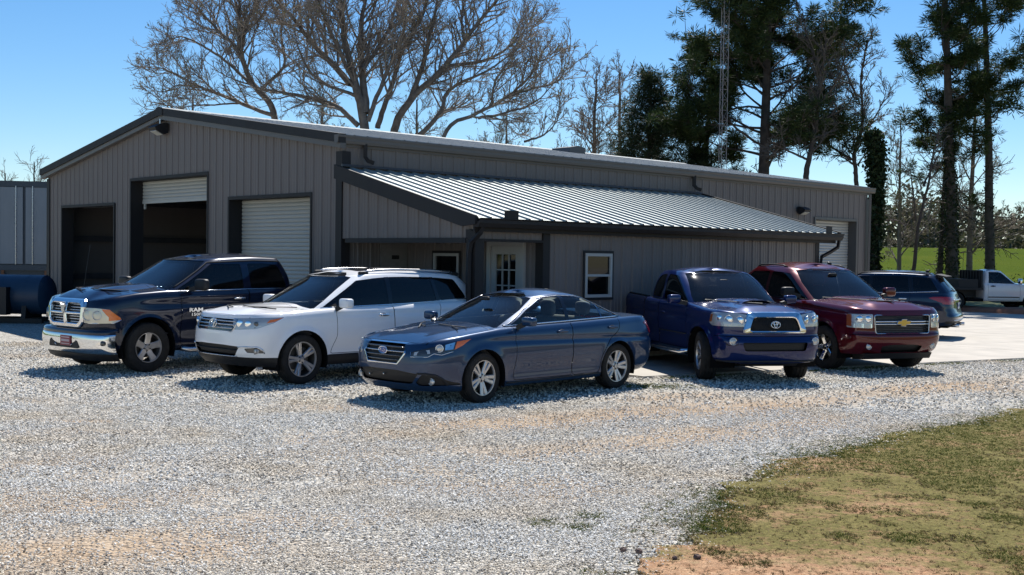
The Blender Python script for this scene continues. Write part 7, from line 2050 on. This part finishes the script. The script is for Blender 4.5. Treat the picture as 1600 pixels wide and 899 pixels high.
# ================================================================== trees
BARK = simple('bark_grey', (.17, .14, .115), .9, var=.35, vscale=5, bump=.5, bscale=14)
BARKD = simple('bark_pine', (.070, .055, .045), .9, var=.4, vscale=4, bump=.6, bscale=10)
TWIG = simple('twig_bark', (.26, .215, .175), .9, var=.2, vscale=3)
def leaf_mat(name, cols, rough=.6):
    m, nt, out = new_mat(name)
    p = N(nt, 'ShaderNodeBsdfPrincipled'); p.inputs['Roughness'].default_value = rough; p.inputs['Specular IOR Level'].default_value = .25
    vec = coords(nt); n = noise(nt, vec, .9, 5, .7)
    g = nt.nodes.new('ShaderNodeNewGeometry')
    ad = N(nt, 'ShaderNodeMath', operation='MULTIPLY_ADD'); nt.links.new(g.outputs['Random Per Island'], ad.inputs[0]); ad.inputs[1].default_value = .5
    hf = N(nt, 'ShaderNodeMath', operation='MULTIPLY'); nt.links.new(n.outputs['Fac'], hf.inputs[0]); hf.inputs[1].default_value = .55; nt.links.new(hf.outputs[0], ad.inputs[2])
    r = ramp(nt, ad.outputs[0], [(.15, cols[0]), (.5, cols[1]), (.85, cols[2])])
    nt.links.new(r.outputs[0], p.inputs['Base Color'])
    t = N(nt, 'ShaderNodeBsdfTranslucent'); nt.links.new(r.outputs[0], t.inputs[0])
    mx = nt.nodes.new('ShaderNodeMixShader'); mx.inputs[0].default_value = .25
    nt.links.new(p.outputs[0], mx.inputs[1]); nt.links.new(t.outputs[0], mx.inputs[2]); nt.links.new(mx.outputs[0], out.inputs['Surface'])
    return m
NEEDLE = leaf_mat('pine_needles', [(.016, .030, .010), (.036, .060, .018), (.075, .100, .030)])
CEDAR = leaf_mat('cedar_foliage', [(.012, .022, .010), (.024, .040, .016), (.045, .060, .022)])
IVY = leaf_mat('ivy_leaves', [(.012, .022, .008), (.022, .038, .012), (.04, .06, .02)])
BUD = leaf_mat('spring_buds', [(.10, .13, .03), (.18, .20, .06), (.26, .25, .10)])
BUSH = leaf_mat('bush_leaves', [(.04, .075, .012), (.075, .12, .02), (.12, .16, .035)])
FAR = leaf_mat('distant_wood', [(.05, .055, .030), (.085, .085, .05), (.115, .12, .055)])

class TB:
    """fast tube and leaf collector"""
    def __init__(s): s.V = []; s.F = []; s.n = 0
    def tube(s, P, R, k):
        P = np.asarray(P, float); m = len(P)
        T = np.gradient(P, axis=0); T /= (np.linalg.norm(T, axis=1, keepdims=True)+1e-9)
        ref = np.array([0, 0, 1.0]) if abs(T[0, 2]) < .9 else np.array([1.0, 0, 0])
        A = np.cross(T, ref); A /= (np.linalg.norm(A, axis=1, keepdims=True)+1e-9); B = np.cross(T, A)
        an = np.arange(k)*2*PI/k
        R = np.asarray(R, float)[:, None, None]
        V = P[:, None, :] + R*(A[:, None, :]*np.cos(an)[None, :, None] + B[:, None, :]*np.sin(an)[None, :, None])
        s.V.append(V.reshape(-1, 3)); b = s.n
        i = np.arange(m-1)[:, None]*k; j = np.arange(k)[None, :]; j2 = (j+1) % k
        F = np.stack([b+i+j, b+i+j2, b+i+k+j2, b+i+k+j], -1).reshape(-1, 4)
        s.F.append(F); s.n += m*k
    def quads(s, C, U, W):
        """leaf quads: centres C, half axes U and W (n,3)"""
        V = np.stack([C-U, C-W*.6+U*.1, C+U, C+W*.6+U*.1], 1).reshape(-1, 3); n = len(C)
        s.V.append(V); s.F.append(s.n + np.arange(n*4).reshape(-1, 4)); s.n += n*4
    def build(s, name, mat, parent, smooth=True):
        if not s.V: return None
        V = np.concatenate(s.V); F = np.concatenate(s.F)
        me = bpy.data.meshes.new(name); me.vertices.add(len(V)); me.vertices.foreach_set('co', V.astype(np.float32).ravel())
        me.loops.add(F.size); me.loops.foreach_set('vertex_index', F.astype(np.int32).ravel())
        me.polygons.add(len(F)); me.polygons.foreach_set('loop_start', np.arange(0, F.size, 4, dtype=np.int32))
        if smooth: me.polygons.foreach_set('use_smooth', np.ones(len(F), bool))
        me.materials.append(mat); me.update(calc_edges=True); me.validate()
        o = bpy.data.objects.new(name, me)
        if name in ('crown', 'branchlets', 'buds', 'ivy', 'foliage'): o['kind'] = 'stuff'
        return link(o, parent)

def unit(v): return v/(np.linalg.norm(v)+1e-9)
def wander(rs, p, d, L, n, wob, up):
    pts = [p]; st = L/n
    for i in range(n):
        d = unit(d + rs.normal(0, wob, 3) + np.array([0, 0, up])); pts.append(pts[-1]+d*st)
    return np.array(pts)
def spline(pts, n):
    pts = np.asarray(pts, float); m = len(pts); t = np.linspace(0, m-1, n); out = []
    for q in t:
        i = min(int(q), m-2); f = q-i
        p0, p1, p2, p3 = pts[max(i-1, 0)], pts[i], pts[i+1], pts[min(i+2, m-1)]
        out.append(.5*(2*p1+(p2-p0)*f+(2*p0-5*p1+4*p2-p3)*f*f+(3*p1-p0-3*p2+p3)*f**3))
    return np.array(out)
def at_t(P, t):
    q = t*(len(P)-1); i = min(int(q), len(P)-2); return P[i]+(P[i+1]-P[i])*(q-i), unit(P[i+1]-P[i])

def px3(px, py, Y):
    """point at depth Y on the line of sight through a photo pixel"""
    x, y = (px-800)/F_PX, -(py-449.5)/F_PX
    X = x*_cr - y*_sr; Vv = x*_sr + y*_cr
    d = np.array([X, _c - Vv*_s, _s + Vv*_c]); d = d*(Y/d[1]); return d + np.array([0, 0, CAM_H])

def twiggy(rs, tb, P, r0, Lsub, dens, buds=None, up=.05, levels=2, t0=.15):
    """side branches, twigs and twiglets along a limb"""
    L = np.linalg.norm(np.diff(P, axis=0), axis=1).sum(); n = int(L*dens*1.7)
    for i in range(n):
        t = t0 + (1-t0)*(i+rs.rand())/max(n, 1); p, d = at_t(P, min(t, .999))
        side = unit(np.cross(d, rs.normal(0, 1, 3))); dd = unit(d*rs.uniform(.45, .9) + side*rs.uniform(.5, .9) + np.array([0, 0, .15]))
        l = Lsub*rs.uniform(.5, 1.25)*(1-.4*t); r = min(.045, max(.017, r0*(1-.75*t)*.34))
        Q = wander(rs, p, dd, l, 6, .13, up); tb.tube(Q, np.linspace(r, max(.012, r*.35), 7), 4)
        if levels > 1:
            for j in range(int(l*4.0)+3):
                tt = .2+.8*rs.rand(); p2, d2 = at_t(Q, tt); s2 = unit(np.cross(d2, rs.normal(0, 1, 3)))
                l2 = l*rs.uniform(.25, .55)*(1.15-.5*tt); d3 = unit(d2*.8+s2*.7+np.array([0, 0, .15]))
                Q2 = wander(rs, p2, d3, l2, 4, .16, up); tb.tube(Q2, np.linspace(max(.0115, r*.4), .008, 5), 3)
                if levels > 2:
                    for k in range(int(l2*6)+3):
                        p4, d4 = at_t(Q2, .25+.75*rs.rand()); s4 = unit(np.cross(d4, rs.normal(0, 1, 3)))
                        Q3 = wander(rs, p4, unit(d4*.8+s4*.7+np.array([0, 0, .2])), l2*rs.uniform(.25, .6), 2, .12, up); tb.tube(Q3, [.008, .007, .0055], 3)
                        if buds is not None and rs.rand() < buds[1]: buds[0].append(Q3[-1])
                if buds is not None and rs.rand() < buds[1]: buds[0].append(Q2[-1])

def leaf_cloud(rs, tb, C, size, asp=.5):
    C = np.asarray(C, float); n = len(C); U = rs.normal(0, 1, (n, 3)); U /= np.linalg.norm(U, axis=1, keepdims=True)
    W = np.cross(U, rs.normal(0, 1, (n, 3))); W /= np.linalg.norm(W, axis=1, keepdims=True)+1e-9
    s = size*rs.uniform(.6, 1.3, (n, 1)); tb.quads(C, U*s, W*s*asp)

TWIGD = simple('twig_dark', (.12, .10, .085), .9, var=.2, vscale=3)  # backlit silhouette look put into the colour, for the far end trees
def limb_tree(name, label, seed, Y, limbs, r_base, group, Lsub=2.2, dens=2.0, levels=3, bud=.10, dz=2.0, base_px=None):
    dark = 'far end' in group; bark, twig = (BARKD, TWIGD) if dark else (BARK, TWIG)  # far end hardwoods take the darker bark and twigs to read as silhouettes
    """a bare hardwood from traced limbs: the first limb carries on down into the trunk"""
    rs = np.random.RandomState(seed)
    base = px3(base_px, 300, Y); base[2] = terrain_z(base[0], base[1])
    root = empty(name, tuple(base)); tag(root, label, 'tree', group)
    tw = TB(); buds = ([], bud)
    for i, (pts, r) in enumerate(limbs):
        dep = rs.uniform(-dz, dz) if i else 0
        P = [px3(x, y, Y + dep*(k/(len(pts)-1))) for k, (x, y) in enumerate(pts)]
        if i == 0: P = [base + np.array([0, 0, -.2])] + [base*.5+P[0]*.5 + np.array([0, 0, .0])] + P
        P = spline(P, 8*len(P)); P = P + np.cumsum(rs.normal(0, .012, P.shape), axis=0); P = P - base
        # run on past the frame in the same direction
        if pts[-1][1] <= 12:
            e = wander(rs, P[-1], unit(P[-1]-P[-6]), 3.2, 10, .08, .03)[1:]; P = np.concatenate([P, e])
        R = (np.linspace(1, .0, len(P))**.85*.88+.12)*r*.68
        if i == 0: R = R*(1+.35*np.exp(-np.arange(len(P))/5)); R[:] = np.maximum(R, r*.2)
        t = TB(); t.tube(P, R, 10 if i == 0 else 7); t.build('trunk' if i == 0 else 'limb', bark, root)
        twiggy(rs, tw, P, r, Lsub, dens*(.7 if i == 0 else 1), buds, .05, levels, .45 if i == 0 else .12)
    tw.build('crown', twig, root)
    if buds[0]:
        b = TB(); leaf_cloud(rs, b, np.array(buds[0]), .055); b.build('buds', BUD, root)
    return root

def bare_tree(name, label, seed, pos, H, r, group, lean=(0, 0), nl=14, spread=.5, Lsub=1.6, levels=2, bud=.1, t0=.3, mat=None, dens=2.2):
    rs = np.random.RandomState(seed); x, y = pos; z = terrain_z(x, y)
    root = empty(name, (x, y, z)); tag(root, label, 'tree', group)
    P = spline([(0, 0, -.2), (lean[0]*.2, lean[1]*.2, H*.3), (lean[0]*.55, lean[1]*.5, H*.65), (lean[0], lean[1], H)], 24)
    P += np.cumsum(rs.normal(0, .02, P.shape), axis=0)*(np.linspace(0, 1, 24)[:, None])
    tr = TB(); tr.tube(P, r*(np.linspace(1, .12, 24)**.8)*(1+.3*np.exp(-np.arange(24)/2)), 9); tr.build('trunk', mat or BARK, root)
    tw = TB(); buds = ([], bud)
    for i in range(nl):
        t = t0+(1-t0)*(i+rs.rand()*.8)/nl; p, d = at_t(P, min(t, .99)); a = rs.uniform(0, 2*PI)
        dd = unit(np.array([math.cos(a), math.sin(a), rs.uniform(.5, 1.3)])); l = H*spread*rs.uniform(.5, 1)*(1.15-t)
        Q = wander(rs, p, dd, l, 9, .10, .04); rl = r*.45*(1.1-t)
        lb = TB(); lb.tube(Q, np.linspace(rl, rl*.2, 10), 5); lb.build('limb', mat or BARK, root)
        twiggy(rs, tw, Q, rl, Lsub, dens, buds, .05, levels, .15)
    tw.build('crown', TWIG, root)
    if buds[0]:
        b = TB(); leaf_cloud(rs, b, np.array(buds[0]), .06); b.build('buds', BUD, root)
    return root

def needle_clumps(rs, tb, centres, size, n=52, flat=.6):
    for c in centres:
        k = int(n*rs.uniform(.7, 1.3)); d = rs.normal(0, 1, (k, 3)); d[:, 2] = d[:, 2]*flat+.25; d /= np.linalg.norm(d, axis=1, keepdims=True)
        s = size*rs.uniform(.6, 1.25)
        q = rs.uniform(.35, 1.0, (k, 1)); C = np.asarray(c)+d*s*q*.75; w = np.cross(d, rs.normal(0, 1, (k, 3))); w /= np.linalg.norm(w, axis=1, keepdims=True)+1e-9
        tb.quads(C, d*s*.34, w*s*.062)

def pine(name, label, seed, pos, H, r, crown0, spread, group, lean=(0, 0), ncl=1.0, nl=40, shape=None, ivy=0, size=.55, dead=10):
    """tall pine: bare lower bole, heavy crooked limbs, needle tufts massed at their ends"""
    rs = np.random.RandomState(seed); x, y = pos; z = terrain_z(x, y)
    root = empty(name, (x, y, z)); tag(root, label, 'tree', group)
    P = spline([(0, 0, -.2), (lean[0]*.25, lean[1]*.2, H*.3), (lean[0]*.6, lean[1]*.6, H*.65), (lean[0], lean[1], H)], 30)
    P += np.cumsum(rs.normal(0, .012, P.shape), axis=0)
    tr = TB(); tr.tube(P, r*(np.linspace(1, .14, 30)**.75)*(1+.35*np.exp(-np.arange(30)/2)), 12); tr.build('trunk', BARKD, root)
    tw, lf = TB(), TB(); cl = []
    for i in range(nl):
        t = crown0+(1-crown0)*((i+rs.rand())/nl)**.9; p, d = at_t(P, min(t, .995)); a = rs.uniform(0, 2*PI)
        u = (t-crown0)/(1-crown0); prof = shape(u) if shape else math.sin(PI*min(1, .25+.75*u))**.7
        l = spread*max(.25, prof)*rs.uniform(.55, 1.1)
        dd = unit(np.array([math.cos(a), math.sin(a), rs.uniform(-.1, .45)+.4*u])); Q = wander(rs, p, dd, l, 9, .13, .035)
        rl = r*.30*(1.15-t)
        lb = TB(); lb.tube(Q, np.linspace(rl, rl*.25, 10), 5); lb.build('limb', BARKD, root)
        for j in range(int(l*2.6*ncl)+2):
            tt = .30+.70*rs.rand()**.7; p2, d2 = at_t(Q, tt); s2 = unit(np.cross(d2, rs.normal(0, 1, 3))); l2 = l*rs.uniform(.12, .34)
            Q2 = wander(rs, p2, unit(d2*.7+s2*.8+np.array([0, 0, .35])), l2, 3, .12, .06); tw.tube(Q2, np.linspace(.02, .008, 4), 3)
            cl.append(Q2[-1]); 
            if rs.rand() < .85: cl.append(Q2[-1]+rs.normal(0, size*.55, 3)*np.array([1, 1, .5]))
            if rs.rand() < .5: cl.append(Q2[2])
        cl.append(Q[-1])
    for i in range(dead):     # short dead stubs on the bole
        t = rs.uniform(.18, crown0+.05); p, d = at_t(P, t); a = rs.uniform(0, 2*PI); Q = wander(rs, p, unit(np.array([math.cos(a), math.sin(a), rs.uniform(-.3, .3)])), rs.uniform(.6, 2.4), 6, .18, -.02)
        tw.tube(Q, np.linspace(.035, .008, 7), 4); twiggy(rs, tw, Q, .03, .7, 2.0, None, 0, 1, .3)
    tw.build('branchlets', BARKD, root)
    needle_clumps(rs, lf, cl, size); lf.build('crown', NEEDLE, root)
    if ivy:
        iv = TB(); n = int(ivy); t = rs.uniform(0, .55, n)**1.0; C = []
        for q in t:
            p, d = at_t(P, q); a = rs.uniform(0, 2*PI); rr = r*(1-.6*q)+abs(rs.normal(.01, .05)); C.append(p+np.array([math.cos(a)*rr, math.sin(a)*rr, 0]))
        leaf_cloud(rs, iv, C, .065, .8); iv.build('ivy', IVY, root)
    return root

def cedar(name, label, seed, pos, H, w, group, n=9000):
    rs = np.random.RandomState(seed); x, y = pos; z = terrain_z(x, y)
    root = empty(name, (x, y, z)); tag(root, label, 'tree', group)
    t = TB(); t.tube([(0, 0, -.2), (0, 0, H*.5), (.1, 0, H*.97)], [.22, .13, .02], 8); t.build('trunk', BARKD, root)
    cl = []; tw = TB()
    for i in range(int(H*32)):
        u = rs.rand()**1.15; zc = H*(.08+.92*u); a = rs.uniform(0, 2*PI); R = w*(1-u)**.75*rs.uniform(.45, 1.12)+.15
        q = np.array([math.cos(a)*R, math.sin(a)*R, zc+R*.25]); tw.tube([(0, 0, zc-.1), q*np.array([.5, .5, 1])-np.array([0, 0, .1]), q], [.03, .02, .008], 3)
        for k in range(5): cl.append(q*np.array([rs.uniform(.5, 1.05)]*2+[1])+rs.normal(0, .16, 3))
    lf = TB(); needle_clumps(rs, lf, cl, .42, 22, .9); tw.build('branchlets', BARKD, root); lf.build('crown', CEDAR, root)
    return root

def bush(name, label, seed, pos, size, n, group=None, mat=None, z=None):
    rs = np.random.RandomState(seed); x, y = pos; root = empty(name, (x, y, terrain_z(x, y) if z is None else z)); tag(root, label, 'bush', group)
    tw = TB(); C = []
    for i in range(22):
        a = rs.uniform(0, 2*PI); d = unit(np.array([math.cos(a)*size[0]*.6, math.sin(a)*size[0]*.6, size[1]])); l = size[1]*rs.uniform(.6, 1.05)
        Q = wander(rs, np.array([rs.normal(0, .15), rs.normal(0, .15), 0]), d, l, 6, .16, .02); tw.tube(Q, np.linspace(.02, .006, 7), 3)
        for k in range(n//22):
            p, _ = at_t(Q, .25+.74*rs.rand()); C.append(p+rs.normal(0, .13*size[0]+.05, 3))
    tw.build('stem', TWIG, root); lf = TB(); leaf_cloud(rs, lf, C, .075, .55); lf.build('foliage', mat or BUSH, root)
    return root

def build_trees():
    G1 = 'bare trees behind the workshop'; G2 = 'pines by the pasture'
    limb_tree('bare_tree', 'broad bare hardwood whose dark double trunk rises behind the workshop roof', 5, 44, [
        ([(569, 205), (553, 131), (538, 66), (530, 0)], .36), ([(571, 178), (565, 109), (563, 44), (572, 0)], .24), ([(548, 131), (506, 88), (467, 39), (438, 4)], .20),
        ([(560, 197), (524, 166), (462, 149), (414, 140), (345, 118)], .16), ([(552, 131), (520, 60), (497, 0)], .13), ([(565, 109), (600, 60), (620, 8)], .14), ([(575, 190), (600, 120), (622, 70), (640, 20)], .15),
        ([(556, 150), (500, 128), (468, 90), (455, 45)], .11)], .4, G1, base_px=571, dens=2.3)
    limb_tree('bare_tree', 'bare hardwood leaning right, with budding twigs, right of the double-trunked tree', 9, 45.5, [
        ([(617, 207), (642, 153), (690, 105), (725, 61), (764, 10)], .30), ([(590, 200), (611, 131), (633, 70), (659, 25), (670, 0)], .17), ([(640, 160), (663, 90), (675, 40), (682, 0)], .17),
        ([(655, 212), (687, 172), (704, 135), (768, 100), (822, 55)], .16), ([(690, 105), (760, 92), (808, 60), (832, 30)], .12), ([(725, 61), (720, 30), (722, 0)], .10)], .34, G1, base_px=612, dens=2.3, bud=.22)
    limb_tree('bare_tree', 'low spreading bare tree whose long limbs arch out over the right half of the roof', 14, 43, [
        ([(695, 218), (747, 184), (799, 153), (834, 118), (852, 79)], .16), ([(747, 184), (790, 178), (840, 160), (885, 110)], .09), ([(799, 153), (830, 140), (870, 128), (892, 92)], .08),
        ([(820, 222), (850, 210), (868, 190), (880, 160)], .07), ([(770, 168), (775, 130), (800, 90), (815, 55)], .08)], .20, G1, base_px=672, dens=2.6, bud=.2, Lsub=1.8)
    limb_tree('bare_tree', 'bare tree with limbs sweeping left over the gable peak', 21, 44.5, [
        ([(430, 182), (392, 131), (375, 79), (377, 35), (374, 0)], .24), ([(432, 183), (375, 162), (309, 136), (268, 118), (246, 112)], .13), ([(375, 79), (331, 39), (296, 0)], .12),
        ([(309, 136), (275, 128), (252, 140)], .06), ([(392, 131), (340, 85), (290, 60), (256, 66)], .10), ([(377, 60), (410, 25), (420, 0)], .08), ([(400, 145), (445, 100), (440, 50), (450, 0)], .10), ([(375, 162), (310, 165), (264, 172)], .06)], .28, G1, base_px=446, dens=2.5, bud=.15)
    def XY(px, Y): p = px3(px, 405, Y); return (float(p[0]), float(p[1]))
    bare_tree('bare_tree', 'small fine-twigged bare tree standing alone left of the dark cedar', 31, XY(927, 56), 10.8, .22, 'bare trees beyond the roof', nl=26, spread=.40, Lsub=1.3, levels=3, t0=.38, bud=.04, dens=3)
    bare_tree('bare_tree', 'pale bare tree half hidden behind the left side of the dark cedar', 33, XY(968, 60), 11.8, .20, 'bare trees beyond the roof', nl=22, spread=.33, Lsub=1.3, levels=3, t0=.35, bud=.25, dens=2.5)
    cedar('cedar_tree', 'dark pyramid-shaped cedar above the roof left of the lattice mast', 41, XY(1010, 50), 10.0, 3.6, 'dark evergreens')
    cedar('cedar_tree', 'low dark evergreen filling the gap at the foot of the mast', 42, XY(1090, 52), 6.9, 2.4, 'dark evergreens')
    cedar('cedar_tree', 'low dark evergreen under the big round pine', 43, XY(1160, 53), 5.6, 2.0, 'dark evergreens')
    pine('pine_tree', 'big round-headed pine behind the lattice mast', 51, XY(1187, 50), 14.8, .34, .42, 4.5, G2, lean=(.3, 0), nl=70, ncl=1.6, size=.46, shape=lambda u: math.sin(PI*min(1, .30+.62*u))**.55, dead=8)
    pine('pine_tree', 'shorter dark pine just left of the lattice mast, beside the big round pine', 53, XY(1092, 53), 11.6, .20, .34, 2.5, G2, lean=(.4, 0), nl=34, ncl=1.3, size=.44, shape=lambda u: math.sin(PI*min(1, .35+.6*u))**.6, dead=4)
    limb_tree('bare_tree', 'bare forked tree just right of the big round pine', 61, 47, [
        ([(1257, 285), (1266, 230), (1276, 170), (1282, 110), (1290, 60)], .24), ([(1262, 250), (1225, 232), (1200, 225)], .08), ([(1268, 215), (1245, 180), (1232, 140)], .10), ([(1276, 170), (1310, 120), (1325, 75)], .10), ([(1282, 110), (1262, 60), (1255, 15)], .08), ([(1270, 200), (1300, 175), (1340, 150)], .07)], .26, 'bare trees at the far end', base_px=1256, dens=2.6, bud=.1, Lsub=1.5)
    limb_tree('bare_tree', 'taller bare tree behind the far end of the roof, budding at the tips', 63, 50, [
        ([(1336, 298), (1330, 240), (1340, 190), (1338, 120), (1345, 60)], .20), ([(1331, 250), (1290, 225), (1278, 195)], .10), ([(1335, 220), (1370, 180), (1385, 140)], .08), ([(1338, 150), (1320, 100), (1312, 55)], .08), ([(1334, 270), (1350, 240), (1375, 225)], .06)], .24, 'bare trees at the far end', base_px=1338, dens=2.6, bud=.3, Lsub=1.5)
    # ivy-clad snag against the workshop's far corner
    rs = np.random.RandomState(71); x, y = XY(1364, 46); root = empty('ivy_clad_trunk', (x, y, 0)); tag(root, 'dead trunk wrapped in dark ivy beside the far corner of the workshop', 'tree')
    P = spline([(.1, 0, -.2), (-.02, 0, 2.5), (.08, 0, 5), (-.1, 0, 7.2)], 24); t = TB(); t.tube(P, np.linspace(.24, .12, 24), 8); t.build('trunk', BARKD, root)
    C = []
    for i in range(7000):
        q = rs.rand(); p, _ = at_t(P, q); a = rs.uniform(0, 2*PI); r_ = .15+abs(rs.normal(.04, .10))*(1+.9*(math.sin(q*17)*.5+.5)*q); C.append(p+np.array([math.cos(a)*r_, math.sin(a)*r_, rs.normal(0, .08)]))
    lf = TB(); leaf_cloud(rs, lf, C, .10, .8); lf.build('ivy', IVY, root)
    # right-hand group
    limb_tree('bare_tree', 'thin forked trunk standing free between the workshop and the pines', 73, 50, [
        ([(1425, 425), (1432, 350), (1443, 290), (1452, 240), (1462, 200)], .17), ([(1431, 345), (1427, 300), (1424, 265)], .09), ([(1443, 290), (1462, 250), (1478, 215)], .07), ([(1430, 360), (1405, 345), (1385, 340)], .03)], .19, 'bare trees at the far end', base_px=1424, dens=1.5, Lsub=1.3, bud=.2, levels=2)
    pine('pine_tree', 'tall pine with a thick ivy-wrapped bole at the pasture edge', 81, XY(1491, 55), 18.0, .31, .47, 3.9, G2, lean=(-1.0, 0), nl=34, ncl=1.1, ivy=3800, size=.5, shape=lambda u: .95-.3*u, dead=22)
    pine('pine_tree', 'tall pine at the right, behind the white pickup', 83, XY(1548, 56), 18.5, .25, .44, 3.9, G2, lean=(-.9, 0), nl=32, ncl=1.0, ivy=700, size=.52, shape=lambda u: .85-.25*u, dead=22)
    pine('pine_tree', 'short slender pine between the two tall pines', 85, XY(1470, 56), 10.0, .16, .55, 2.1, G2, lean=(.2, 0), nl=18, ncl=.8, ivy=900, size=.42, dead=12)
    pine('pine_tree', 'tall pine beyond the white pickup, farthest to the right', 87, XY(1690, 60), 17.5, .32, .40, 3.8, G2, lean=(-.3, 0), nl=40, ncl=1.0, size=.52, dead=14)
    bare_tree('bare_tree', 'bare tree against the sky between the two tall pines', 89, XY(1515, 60), 12.5, .18, 'bare trees at the far end', nl=22, spread=.36, Lsub=1.5, levels=3, t0=.22, bud=.25)
    bare_tree('bare_tree', 'slight bare tree behind the free-standing forked trunk', 91, XY(1405, 62), 9.5, .14, 'bare trees at the far end', nl=20, spread=.36, Lsub=1.4, levels=3, t0=.2, bud=.35)
    bare_tree('bare_tree', 'bare tree beyond the box trailer at the left', 93, XY(52, 78), 7.8, .16, 'bare trees beyond the trailer', nl=22, spread=.42, Lsub=1.4, levels=2, t0=.3, bud=0)
    bare_tree('bare_tree', 'bare tree farther left beyond the box trailer', 95, XY(8, 84), 7.4, .2, 'bare trees beyond the trailer', nl=20, spread=.42, Lsub=1.4, levels=2, t0=.3, bud=0)
    for i, (px, Y, H, l) in enumerate(((300, 62, 10.5, 'budding tree low behind the gable peak'), (500, 64, 11, 'budding tree seen between the trunks left of the double-trunked tree'), (655, 63, 10.5, 'budding tree filling in behind the right-leaning bare tree'), (790, 66, 10, 'budding tree low behind the middle of the long roof'))):
        bare_tree('budding_tree', l, 300+i, XY(px, Y), H, .2, 'budding trees farther back', nl=24, spread=.42, Lsub=1.6, levels=3, t0=.25, bud=.55, dens=2.2)
    # bushes along the pasture
    for i, (px, Y, s, n, l) in enumerate(((1412, 62, (1.3, 1.6), 2600, 'bright green bush at the pasture edge beside the thin forked trunk'), (1452, 63, (1.2, 1.4), 2400, 'green bush at the pasture edge left of the ivy-wrapped pine'),
                                     (1508, 60, (1.7, 1.4), 2600, 'dark low bush between the pines behind the white pickup'), (1527, 58, (1.4, 1.3), 1800, 'dark low bush just behind the white pickup flatbed'), (1590, 57, (1.5, 1.2), 1800, 'low bush farther right behind the white pickup'))):
        bush('bush', l, 100+i, XY(px, Y), s, n, 'bushes along the pasture', BUSH if i < 2 else IVY)
    # the wood beyond the pasture
    rs = np.random.RandomState(200); lf, tk = TB(), TB(); C = []
    for i in range(420):
        x = rs.uniform(-190, 260); y = rs.uniform(205, 240); z0 = terrain_z(x, y); H = rs.uniform(6.0, 10.5)*(1+.25*math.sin(x*.11))
        if x < -40: H *= .62
        tk.tube([(x, y, z0-.3), (x+rs.normal(0, .3), y, z0+H*.5), (x+rs.normal(0, .6), y, z0+H)], [.22, .14, .03], 4)
        for k in range(9):
            u = .35+.6*rs.rand(); a = rs.uniform(0, 2*PI); p = np.array([x, y, z0+H*u]); q = p+np.array([math.cos(a)*1.6, math.sin(a)*1.6, 1.2])*rs.uniform(.5, 1.1); tk.tube([p, q], [.07, .02], 3)
        m = 150; u = rs.rand(m); a = rs.uniform(0, 2*PI, m); R = H*.30*np.sqrt(rs.rand(m)); 
        C.append(np.stack([x+np.cos(a)*R, y+np.sin(a)*R, z0+H*(.05+.98*u)], 1))
    m = 26000; x = rs.uniform(-200, 270, m); y = rs.uniform(203, 232, m); hz = 2.6+1.6*np.sin(x*.07)+1.2*np.sin(x*.23+1)
    C.append(np.stack([x, y, np.array([terrain_z(a, b) for a, b in zip(x, y)])+np.abs(hz)*rs.rand(m)], 1))
    C = np.concatenate(C); leaf_cloud(rs, lf, C, .62, .7)
    o = lf.build('treeline', FAR, None); tag(o, kind='stuff'); o2 = tk.build('treeline_trunks', BARK, None); tag(o2, kind='stuff')
# ================================================================== build
random.seed(5)
build_ground()
build_workshop()
shop_contents()
build_left_yard()
build_mast()
for fn, (cx, cy), yaw in CARS:
    r = fn(); r.location = (cx, cy, .0); r.rotation_euler = (0, 0, rad(yaw))
    if fn is build_white_pickup: r.scale = (1.06,)*3; r.location.z = .06
build_trees()
scatter_ground()
